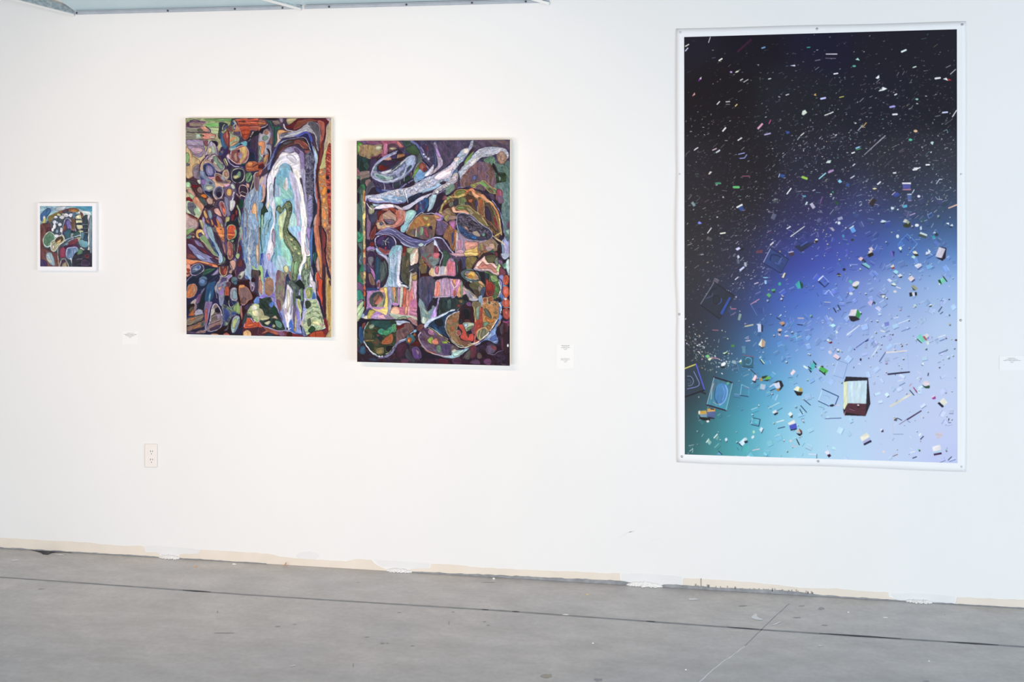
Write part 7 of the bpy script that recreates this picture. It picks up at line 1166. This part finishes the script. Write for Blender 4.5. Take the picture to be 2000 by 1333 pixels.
for (xa, xb, w) in ((357, 412, .016), (1262, 1280, .012), (1420, 1482, .012), (1600, 1760, .016), (1850, 1950, .015), (1000, 1015, .012), (940, 955, .011)):
    jy = lambda x: np.interp(x, [p[0] for p in J], [p[1] for p in J])
    n = 12; b.add(*floor_ribbon([(xa + (xb - xa) * i / n, jy(xa + (xb - xa) * i / n)) for i in range(n + 1)], lambda t, w=w: w * math.sin(math.pi * min(max(t, .04), .96)) ** .6, .0012))
o = mesh_obj('open_joint', b.v, b.f, mat('black_open_joint', L3('5a5c60'), .95, .05)); o.parent = floor
rc = random.Random(8)
cr = rough_line([(1542, 1180), (1520, 1199), (1498, 1220), (1478, 1239), (1455, 1263), (1430, 1281), (1410, 1295), (1392, 1309), (1375, 1325), (1350, 1345)], .9, 5)
kc = next(k for k, q in enumerate(cr) if q[1] > 1262)
b = merge([floor_ribbon(cr[:kc + 1], lambda t: .0022 + .0025 * rc.random() * (1 - t))]); o = mesh_obj('crack', b.v, b.f, M['crackm']); o.parent = floor; o['label'] = 'hairline crack crossing the floor joint'
b = merge([floor_ribbon(cr[kc:], lambda t: .0018 + .0035 * rc.random(), .0004)]); o = mesh_obj('chipped_edge', b.v, b.f, M['pale']); o.parent = floor; o['label'] = 'pale chipped end of the floor crack'
# pale paint scuffs and grey stains
def blob_floor(cx, cy, rx, ry, seed, h=.0008, n=18, jag=.35, rot=0):
    rr = random.Random(seed); P = []
    for i in range(n):
        t = 2 * math.pi * i / n; k = 1 + rr.uniform(-jag, jag); a, c = rx * math.cos(t) * k, ry * math.sin(t) * k
        P.append(Gd(cx + a * math.cos(rot) - c * math.sin(rot), cy + a * math.sin(rot) + c * math.cos(rot), h))
    return P, [list(range(n))]
b = MB()
for a in ((1353, 1171, 10, 1.7, 1), (1516, 1219, 9, 1.2, 2, .0008, 18, .3, -.35), (29, 1095, 8, 1.2, 4), (117, 1084, 8, 1, 5), (572, 1301, 5, 1.2, 6, .0008, 14, .5, -.2), (1602, 1262, 6, 1.3, 7), (380, 1112, 3, .5, 8)):
    b.add(*blob_floor(*a))
b.add([Gd(x, y, .0009) for x, y in ((1469, 1204), (1475, 1199), (1478, 1200), (1479, 1205), (1484, 1208), (1491, 1210), (1488, 1212), (1478, 1211.5), (1470, 1209), (1467, 1207))], [list(range(10))])
o = mesh_obj('paint_scuff', b.v, b.f, M['pale']); o.parent = floor; o['label'] = 'pale paint scuffs on the concrete'
b = MB()
for i, (x, y, rx, ry) in enumerate(((80, 1151, 6, .8), (543, 1224, 5, 1), (576, 1220, 4, .7), (780, 1197, 4, .7), (884, 1196, 4, .8), (953, 1222, 4, 1.2), (946, 1215, 3, .7), (716, 1245, 5, 1), (747, 1257, 4, 1.6), (757, 1257, 3, 1), (877, 1217, 1.2, 4), (425, 1196, 1.4, 2.5), (806, 1262, 4, .7), (1168, 1328, 7, 2.5), (1450, 1184, 8, 1.2), (1604, 1189, 6, 2), (1565, 1184, 5, 1), (1558, 1207, 7, 1), (1610, 1222, 7, .8), (1845, 1201, 1, 1), (1810, 1331, 6, 1), (700, 1138, 3, .6), (955, 1138, 14, .5), (690, 1300, 1.2, 4), (440, 1237, 18, .6))):
    b.add(*blob_floor(x, y, rx, ry, i + 40, .0006, 12, .4))
o = mesh_obj('floor_stain', b.v, b.f, M['stain']); o.parent = floor; o['label'] = 'small dark pits and stains in the concrete'
P = [Gd(x, y, .0007) for x, y in ((56, 1074.4), (70, 1077.5), (80, 1080.5), (84, 1083.6), (94, 1084.2), (101, 1081), (112, 1079.4), (128, 1079.6), (142, 1081), (132, 1078.2), (118, 1076.6), (96, 1076.6), (74, 1075.2))]
o = mesh_obj('chipped_hollow', P, [list(range(len(P)))], M['hole']); o.parent = floor; o['label'] = 'dark broken hollow at the floor edge'
o = mesh_obj('ochre_stain', *blob_floor(1068, 1321, 12, 3.4, 91, .0005), mat('ochre_stain', L3('b0aaa0'), .7, .2)); o.parent = floor

# ---------------------------------------------------------------- steel soffit along the top of the wall
S0 = [W(147, 22.5, .02), W(1073, -3.5, .02)]; SLOPE = .62
def soff(x, y, up=0.0):      # point of the sloping sheet seen at a photo point
    z0 = W(600, 10)[2]; r = ray(x, y); # z = z(x along wall) + SLOPE * d
    A, B2 = S0; 
    # plane through A, B2 and A + (0,-1,SLOPE)
    n = np.cross(B2 - A, np.array([0, -1, SLOPE])); t = n.dot(A - CAM) / n.dot(r); return CAM + r * t
fr = thing('steel_soffit_frame', 'galvanised steel soffit frame screwed along the top of the white wall', 'ceiling frame', (S0[0] + S0[1]) / 2)
A, B2 = W(146, 21.5, .012), W(1073, -4, .012); dv = np.array([0, -.62, .62 * SLOPE]); tk = np.array([0, .004, .012])
b = MB(); b.hexa([A, B2, B2 + dv + (.35, 0, 0), A + dv - (.33, 0, 0)], [A + tk, B2 + tk, B2 + dv + tk + (.35, 0, 0), A + dv + tk - (.33, 0, 0)])
part('soffit_sheet', b.v, b.f, M['steel'], fr)
def track(xa, xb, ya, yb2, hh):
    b = MB(); q = [W(xa, ya, .006), W(xb, yb2, .006), W(xb, yb2 - hh, .006), W(xa, ya - hh, .006)]
    b.hexa(q, [p + (0, .0055, 0) for p in q])
    q2 = [W(xa, ya - hh, .022), W(xb, yb2 - hh, .022), W(xb, yb2 - hh - 1.2, .022), W(xa, ya - hh - 1.2, .022)]
    b.hexa(q2, [p + (0, .021, 0) for p in q2]); return b
b = track(146, 586, 28.5, 17.4, 6); part('wall_track', b.v, b.f, M['track'], fr)
b = track(594, 1072, 17.2, 4.8, 6); part('wall_track', b.v, b.f, M['track'], fr)
for (x, y) in ((150, 25.5), (328, 21.2), (459, 17.6), (552, 15.6), (643, 13.3), (794, 9.2), (922, 5.6), (1027, 3.2)):
    b = MB(); b.lathe(W(x, y, .006), (0, -1, 0), ((.0042, 0), (.0042, .003), (.002, .0045)), 10); part('screw', b.v, b.f, M['screw'], fr)
for k, (xa, ya, xb, ybb) in enumerate(((145, 28.6, 39, 1.4), (588, 17.0, 524, -.4), (1073, 6.0, 1050, -.6))):
    a0 = W(xa, ya, .008); e = soff(xb, ybb); dd = (e - a0); a1 = a0 + dd / np.linalg.norm(dd) * .62
    t = dd / np.linalg.norm(dd); nrm = np.cross(t, np.array([1.0, 0, 0])); nrm = nrm / np.linalg.norm(nrm); nrm = nrm if nrm[2] > 0 else -nrm
    side = np.cross(t, nrm); side = side / np.linalg.norm(side); side = side if side[0] > 0 else -side
    q = [a0, a0 + side * .004, a0 + side * .004 + nrm * .04, a0 + nrm * .04]; b = MB(); b.hexa(q, [p + (a1 - a0) for p in q]); jo = part('joist', b.v, b.f, M['steel2'], fr)
    q = [a0 - side * .009, a0 + side * .004, a0 + side * .004 - nrm * .004, a0 - side * .009 - nrm * .004]; b = MB(); b.hexa(q, [p + (a1 - a0) for p in q]); part('joist_flange', b.v, b.f, M['edge'], jo)

# ---------------------------------------------------------------- paintings
def oil(name, label, quad, d, im, region, gain):
    base = W((quad[2][0] + quad[3][0]) / 2, (quad[2][1] + quad[3][1]) / 2, 0)
    t = thing(name, label, 'painting', base)
    f = [W(*quad[0], d - .0008), W(*quad[1], d - .0008), W(*quad[3], d - .0008), W(*quad[2], d - .0008)]
    b = MB(); b.hexa(f, [np.array([p[0], -.0015, p[2]]) for p in f]); part('stretcher', b.v, b.f, M['canvas_edge'], t)['label'] = 'cream unpainted canvas sides'
    painted('canvas', im, region, quad, M['oil'], t, d=d, gain=gain)
    return t
def tone(im, sat, gam):
    Lm = im.mean(2, keepdims=True); return np.clip(Lm + (im - Lm) * sat, 0, 1) ** gam
oil('oil_painting', 'tall oil painting of a pale blue cave waterfall and clustered pods', [(362.4, 231), (646.8, 230.4), (364.3, 653.2), (646.6, 659.7)], .030,
    tone(make_cave(), .76, 1.14), (361, 229, 648.5, 661), .95)
oil('oil_painting', 'dark oil painting of shells, an icy ribbon and a pouring tap', [(696.7, 275.2), (996, 273.1), (697.5, 707.2), (995.6, 715)], .045,
    tone(make_still(), .74, 1.24), (696, 271, 998, 718), .95)
t = thing('framed_painting', 'small square blue painting with a wide white border at far left', 'painting', W(130, 529, 0))
q = [W(73.3, 396.8, .02), W(187.3, 396.4, .02), W(187.3, 529.2, .02), W(73.3, 528.6, .02)]
b = MB(); b.hexa(q, [np.array([p[0], -.001, p[2]]) for p in q]); part('frame', b.v, b.f, M['frame'], t)
painted('picture', tone(make_small(), .70, 1.05), (77, 401, 182, 523), [(78.3, 402.8), (179.8, 403), (78.6, 520.8), (179.8, 521.7)], M['oil'], t, d=.0212, gain=.95)

# ---------------------------------------------------------------- poster
def sag(X, Y):
    X = np.asarray(X, float); Y = np.asarray(Y, float); u = (X - 1320) / 567; v = (Y - 50) / 865
    e = np.clip((v - .93) / .07, 0, 1) ** 2 * (1 + .6 * np.sin(u * 19) * np.sin(u * 7.3)) * np.abs(np.sin(u * 2 * math.pi)) ** .7
    l = np.clip((.03 - u) / .03, 0, 1) ** 2 * np.abs(np.sin(v * 3 * math.pi)) ** .6; rr = np.clip((u - .97) / .03, 0, 1) ** 2 * np.abs(np.sin(v * 3 * math.pi)) ** .6
    return .0022 + .006 * e + .006 * l + .005 * rr + .0008 * np.sin(u * 9 + v * 5)
t = thing('art_print', 'huge pinned print of glittering crystals fading from black to pale blue', 'art print', W(1604, 912, 0))
nx, ny = 70, 90; V = []; F = []
for j in range(ny):
    for i in range(nx):
        u, v = i / (nx - 1), j / (ny - 1)
        xl = 1320.8 + .9 * math.sin(v * 9) + 1.2 * math.exp(-((v - .64) / .05) ** 2) + v * .8; xr = 1886.6
        x = xl + (xr - xl) * u; yt = 56 - 14 * u + .5 * math.sin(u * 11); yl = 903.5 + 18 * u + 1.2 * math.sin(u * 8.5); y = yt + (yl - yt) * v
        V.append(W(x, y, float(sag(x, y))))
for j in range(ny - 1):
    for i in range(nx - 1): a = j * nx + i; F.append([a, a + nx, a + nx + 1, a + 1])
sh = part('paper_sheet', V, F, M['paper'], t, True); sh['label'] = 'white paper margin'
md = sh.modifiers.new('thickness', 'SOLIDIFY'); md.thickness = .0005; md.offset = 0
painted('printed_image', make_poster() ** 1.07, (1336, 55, 1872, 908), [(1336.2, 72.4), (1868.9, 57.2), (1337.4, 888.2), (1870.1, 905.2)], M['print'], t, dfun=lambda x, y: sag(x, y) + .0007, gain=.96)
PIN = [(1329, 63.5, 'top left corner'), (1595.8, 56.6, 'middle of the top edge'), (1879.3, 48.2, 'top right corner'), (1327.3, 340, 'left edge, upper'), (1326.6, 614, 'left edge, lower'),
       (1877.3, 340.5, 'right edge, upper'), (1876.2, 625.8, 'right edge, lower'), (1332, 892, 'bottom left corner'), (1598, 901, 'middle of the bottom edge'), (1878, 911.5, 'bottom right corner')]
for i, (x, y, w) in enumerate(PIN):
    s0 = float(sag(x, y)); c = W(x, y, s0 * .4); rad = .0048 if i not in (3, 5, 9) else .0038
    b = MB(); b.lathe(c, (0, -1, 0), ((.0008, 0), (.0008, s0 * .6 + .0006), (rad, s0 * .6 + .0008), (rad, s0 * .6 + .0022), (rad * .7, s0 * .6 + .0034), (rad * .3, s0 * .6 + .0038)), 14)
    pm = M['pin'] if i not in (0, 3, 5, 9) else M.setdefault('pin2', mat('bright_steel_pin', (.62, .63, .65), .35, .5, metal=.5))
    lab = 'grey pin at the %s of the crystal print' % w if 'corner' in w or 'middle' in w else '%s of the two pins on the crystal print\'s %s' % (w.split(', ')[1], w.split(',')[0])
    solo('push_pin', b.v, b.f, pm, lab, 'pin', 'pins holding the crystal print', True)

# ---------------------------------------------------------------- outlet
t = thing('wall_outlet', 'almond double power outlet low on the white wall', 'power outlet', W(295, 914, 0))
def rrect(x0, x1, y0, y1, r, d, n=4):
    P = []
    for (cx, cy, a0) in ((x1 - r, y0 + r, -90), (x1 - r, y1 - r, 0), (x0 + r, y1 - r, 90), (x0 + r, y0 + r, 180)):
        for k in range(n + 1):
            a = math.radians(a0 + 90 * k / n); P.append(W(cx + r * math.cos(a), cy + r * math.sin(a), d))
    return P
b = MB(); A = rrect(282.2, 307.6, 867.4, 913.6, 1.4, .0005); Bq = rrect(282.2, 307.6, 867.4, 913.6, 1.4, .0035); Cq = rrect(283.4, 306.4, 868.6, 912.4, 1.2, .0062)
b.hexa(A, Bq, True, False); b.hexa(Bq, Cq, False, True); part('cover_plate', b.v, b.f, M['ivory'], t)
for cy in (883.6, 899.8):
    b = MB(); P0 = []; P1 = []
    for k in range(20):
        a = 2 * math.pi * k / 20; yy = max(-.74, min(.74, math.sin(a))); P0.append(W(295.8 + 6.4 * math.cos(a), cy + 7.6 * yy, .0055)); P1.append(W(295.8 + 6.1 * math.cos(a), cy + 7.3 * yy, .0078))
    b.hexa(P0, P1, False, True); rc2 = part('receptacle', b.v, b.f, M['ivory2'], t)
    for (sx, h) in ((-1.9, 3.4), (2.1, 2.8)):
        b = MB(); q = [W(295.8 + sx - .55, cy - 1.6 - h / 2, .0082), W(295.8 + sx + .55, cy - 1.6 - h / 2, .0082), W(295.8 + sx + .55, cy - 1.6 + h / 2, .0082), W(295.8 + sx - .55, cy - 1.6 + h / 2, .0082)]
        b.hexa(q, [p + (0, .001, 0) for p in q]); part('slot', b.v, b.f, M['slot'], rc2)
    b = MB(); b.lathe(W(295.9, cy + 3.4, .0074), (0, -1, 0), ((.0022, 0), (.0022, .0009)), 12); part('ground_hole', b.v, b.f, M['slot'], rc2)
b = MB(); b.lathe(W(295.6, 891.6, .006), (0, -1, 0), ((.0022, 0), (.0022, .0008), (.0012, .0012)), 12); part('screw', b.v, b.f, M['ivory2'], t)

# ---------------------------------------------------------------- label cards (text far too small to read in the photograph)
def card(label, box, rows, seed):
    x0, y0, x1, y1 = box; t = thing('wall_label', label, 'wall label', W((x0 + x1) / 2, y1, 0), 'exhibit label cards')
    q = [W(x0, y0, .0014), W(x1, y0 + .35, .0014), W(x1, y1 + .35, .0014), W(x0, y1, .0014)]; b = MB(); b.hexa(q, [p + (0, .0013, 0) for p in q]); part('card', b.v, b.f, M['card'], t)
    rr = random.Random(seed); b = MB(); last = rows[0][1]
    for (cx, cy, w, h) in rows:
        if cy - last > 8: part('printed_text', b.v, b.f, M['ink'], t); b = MB()
        last = cy
        x = cx - w / 2
        while x < cx + w / 2 - .4:
            e = min(x + rr.uniform(.8, 3.4), cx + w / 2); k = h * rr.uniform(.7, 1.1)
            q = [W(x, cy - k / 2, .00165), W(e, cy - k / 2, .00165), W(e, cy + k / 2, .00165), W(x, cy + k / 2, .00165)]; b.hexa(q, [p + (0, .0002, 0) for p in q]); x = e + rr.uniform(.3, .7)
    part('printed_text', b.v, b.f, M['ink'], t)
card('small label card below and left of the tall cave painting', (239, 647.5, 270.5, 672.5), [(254.5, 651.5, 14, .7), (254.5, 653.6, 25, .7), (254.5, 655.4, 19, .7), (255, 657.2, 12, .6), (254.3, 659.6, 5, .6)], 1)
card('tall double label card right of the dark shell painting', (1087, 672.5, 1121, 720), [(1104.4, 675.4, 16, .8), (1104.4, 677.4, 13, .7), (1104.4, 679.5, 17, .7), (1104.4, 681.4, 8, .6), (1104.4, 683.4, 5, .6), (1104.4, 700.8, 17, .7), (1104.4, 703.2, 18, .8), (1104.4, 705.2, 8, .6), (1104.4, 707.6, 5, .6)], 2)
card('label card at the right edge beside the crystal print', (1952, 695.5, 2003, 723), [(1976, 700, 14, .8), (1976.5, 702.3, 24, .8), (1977, 704.6, 34, .8), (1976.5, 706.7, 8, .6), (1976.5, 708.6, 5, .6)], 3)

# ---------------------------------------------------------------- bits on the floor
def chip(name, label, cat, x, y, rx, h, m, seed, elong=1.0, rot=0.0):
    rr = random.Random(seed); c = Gd(x, y); n = 9; V = []; F = []
    for k, (s, z) in enumerate(((1, 0), (1.05, .45), (.6, 1))):
        for i in range(n):
            a = 2 * math.pi * i / n; w = rx * s * rr.uniform(.7, 1.2); dx, dy = w * elong * math.cos(a), w * math.sin(a)
            V.append(c + (dx * math.cos(rot) - dy * math.sin(rot), dx * math.sin(rot) + dy * math.cos(rot), z * h * (rr.uniform(.8, 1.1) if k else 1)))
    for k in range(2):
        for i in range(n): F.append([k * n + i, k * n + (i + 1) % n, (k + 1) * n + (i + 1) % n, (k + 1) * n + i])
    F += [list(range(n))[::-1], list(range(2 * n, 3 * n))]
    solo(name, V, F, m, label, cat)
chip('plaster_crumb', 'orange crumb on the floor below the tall cave painting', 'debris', 382.5, 1108.5, .0048, .005, M['orange'], 1, 1.2)
chip('plaster_crumb', 'white crumb on the floor right of the orange crumb', 'debris', 457.5, 1102.6, .006, .003, M['white'], 2, 1.6)
chip('plaster_crumb', 'white crumb by the dark wall gap below the dark shell painting', 'debris', 964.5, 1132, .0055, .006, M['white'], 3)
chip('plaster_crumb', 'yellowish crumb on the floor left of the white plaster fill', 'debris', 1147, 1162, .006, .004, M['yellow'], 4)
chip('paint_flake', 'white paint flake lying on the long floor joint', 'debris', 1105, 1201.5, .006, .002, M['white'], 5, 2.2)
chip('plaster_crumb', 'tiny white crumb on the floor in front of the joint, at centre', 'debris', 1158, 1257.5, .0035, .003, M['white'], 6)
chip('plaster_crumb', 'tiny white crumb nearest the camera, left of the crack', 'debris', 1339.5, 1309.5, .0035, .003, M['white'], 7)
chip('plaster_crumb', 'white crumb on the floor below the left part of the crystal print', 'debris', 1657, 1197, .0035, .003, M['white'], 8)
chip('paint_flake', 'thin white flake on the floor below the crystal print\'s right half', 'debris', 1729.5, 1207, .006, .0012, M['white'], 9, 1.8)
chip('plaster_crumb', 'tiny white crumb in front of the joint at the right', 'debris', 1814.5, 1292.5, .003, .003, M['white'], 10)
# curl of tan straw against the wall foot
pts = [(553, 1105.5, .004), (556, 1104.6, .006), (558.5, 1102.6, .012), (559, 1100, .018), (557.8, 1101.5, .014), (556.5, 1103.4, .008), (560, 1104.9, .003)]
b = MB(); prev = None
for i in range(len(pts) - 1):
    p0, p1 = [Vector(tuple(W(x, y, .02))) for x, y, _ in pts[i:i + 2]]; p0.z = pts[i][2]; p1.z = pts[i + 1][2]
    d = (p1 - p0); b.lathe(p0, d, ((.0014, 0), (.0014, d.length)), 6)
solo('straw_curl', b.v, b.f, M['tan'], 'thin tan curl of straw at the wall foot below the cave painting', 'debris')

# ---------------------------------------------------------------- light
def area(name, loc, target, sx, sy, power, col, spread=180):
    l = bpy.data.lights.new(name, 'AREA'); l.shape = 'RECTANGLE'; l.size, l.size_y = sx, sy; l.energy = power; l.color = col; l.spread = math.radians(spread)
    o = bpy.data.objects.new(name, l); COL.objects.link(o); o.location = loc
    o.rotation_euler = (Vector(target) - Vector(loc)).to_track_quat('-Z', 'Y').to_euler(); return o
def spot(name, loc, target, power, col, deg, blend, size):
    l = bpy.data.lights.new(name, 'SPOT'); l.energy = power; l.color = col; l.spot_size = math.radians(deg); l.spot_blend = blend; l.shadow_soft_size = size
    o = bpy.data.objects.new(name, l); COL.objects.link(o); o.location = loc
    o.rotation_euler = (Vector(target) - Vector(loc)).to_track_quat('-Z', 'Y').to_euler(); return o
area('window_daylight', (5.4, -5.0, 1.1), (1.4, 0, .6), 4.5, 2.0, KEY_DAY, (.74, .88, 1.0))
area('low_wall_fill', (-2.2, -5.8, .62), (-1.5, 0, .4), 6.4, 1.2, KEY_FILL, (.97, .98, 1.0))  # added fill lamp, low behind the camera, to brighten the lower wall
spot('track_spotlight', (-2.75, -3.0, 2.75), (-1.95, 0, 1.15), KEY_SPOT, (1, .65, .42), 70, 1.0, .05)
spot('track_spotlight', (-1.75, -3.0, 2.75), (-1.1, 0, 1.0), KEY_SPOT * .8, (1, .66, .44), 66, 1.0, .05)
spot('track_spotlight', (-3.9, -3.0, 2.75), (-2.95, 0, 1.2), KEY_SPOT * .55, (1, .62, .38), 66, 1.0, .05)
w = bpy.data.worlds.new('daylit_room'); scene.world = w; w.use_nodes = True
bg = w.node_tree.nodes['Background']; bg.inputs[0].default_value = (.93, .965, 1, 1); bg.inputs[1].default_value = KEY_WORLD

# ---------------------------------------------------------------- camera
cd = bpy.data.cameras.new('camera'); cam = bpy.data.objects.new('camera', cd); COL.objects.link(cam)
cd.sensor_fit = 'HORIZONTAL'; cd.sensor_width = 36; cd.lens = 36 * FPX / 2000
cam.location = (0, -DIST, EYE); cam.rotation_euler = (math.pi / 2, 0, TH)
cd.shift_y = (YH - 666.5) / 2000; cd.clip_start = .05
scene.camera = cam
vs = scene.view_settings; vs.view_transform = 'Standard'; vs.look = 'None'; vs.gamma = 1; vs.use_curve_mapping = False; vs.exposure = -0.06
scene.display_settings.display_device = 'sRGB'
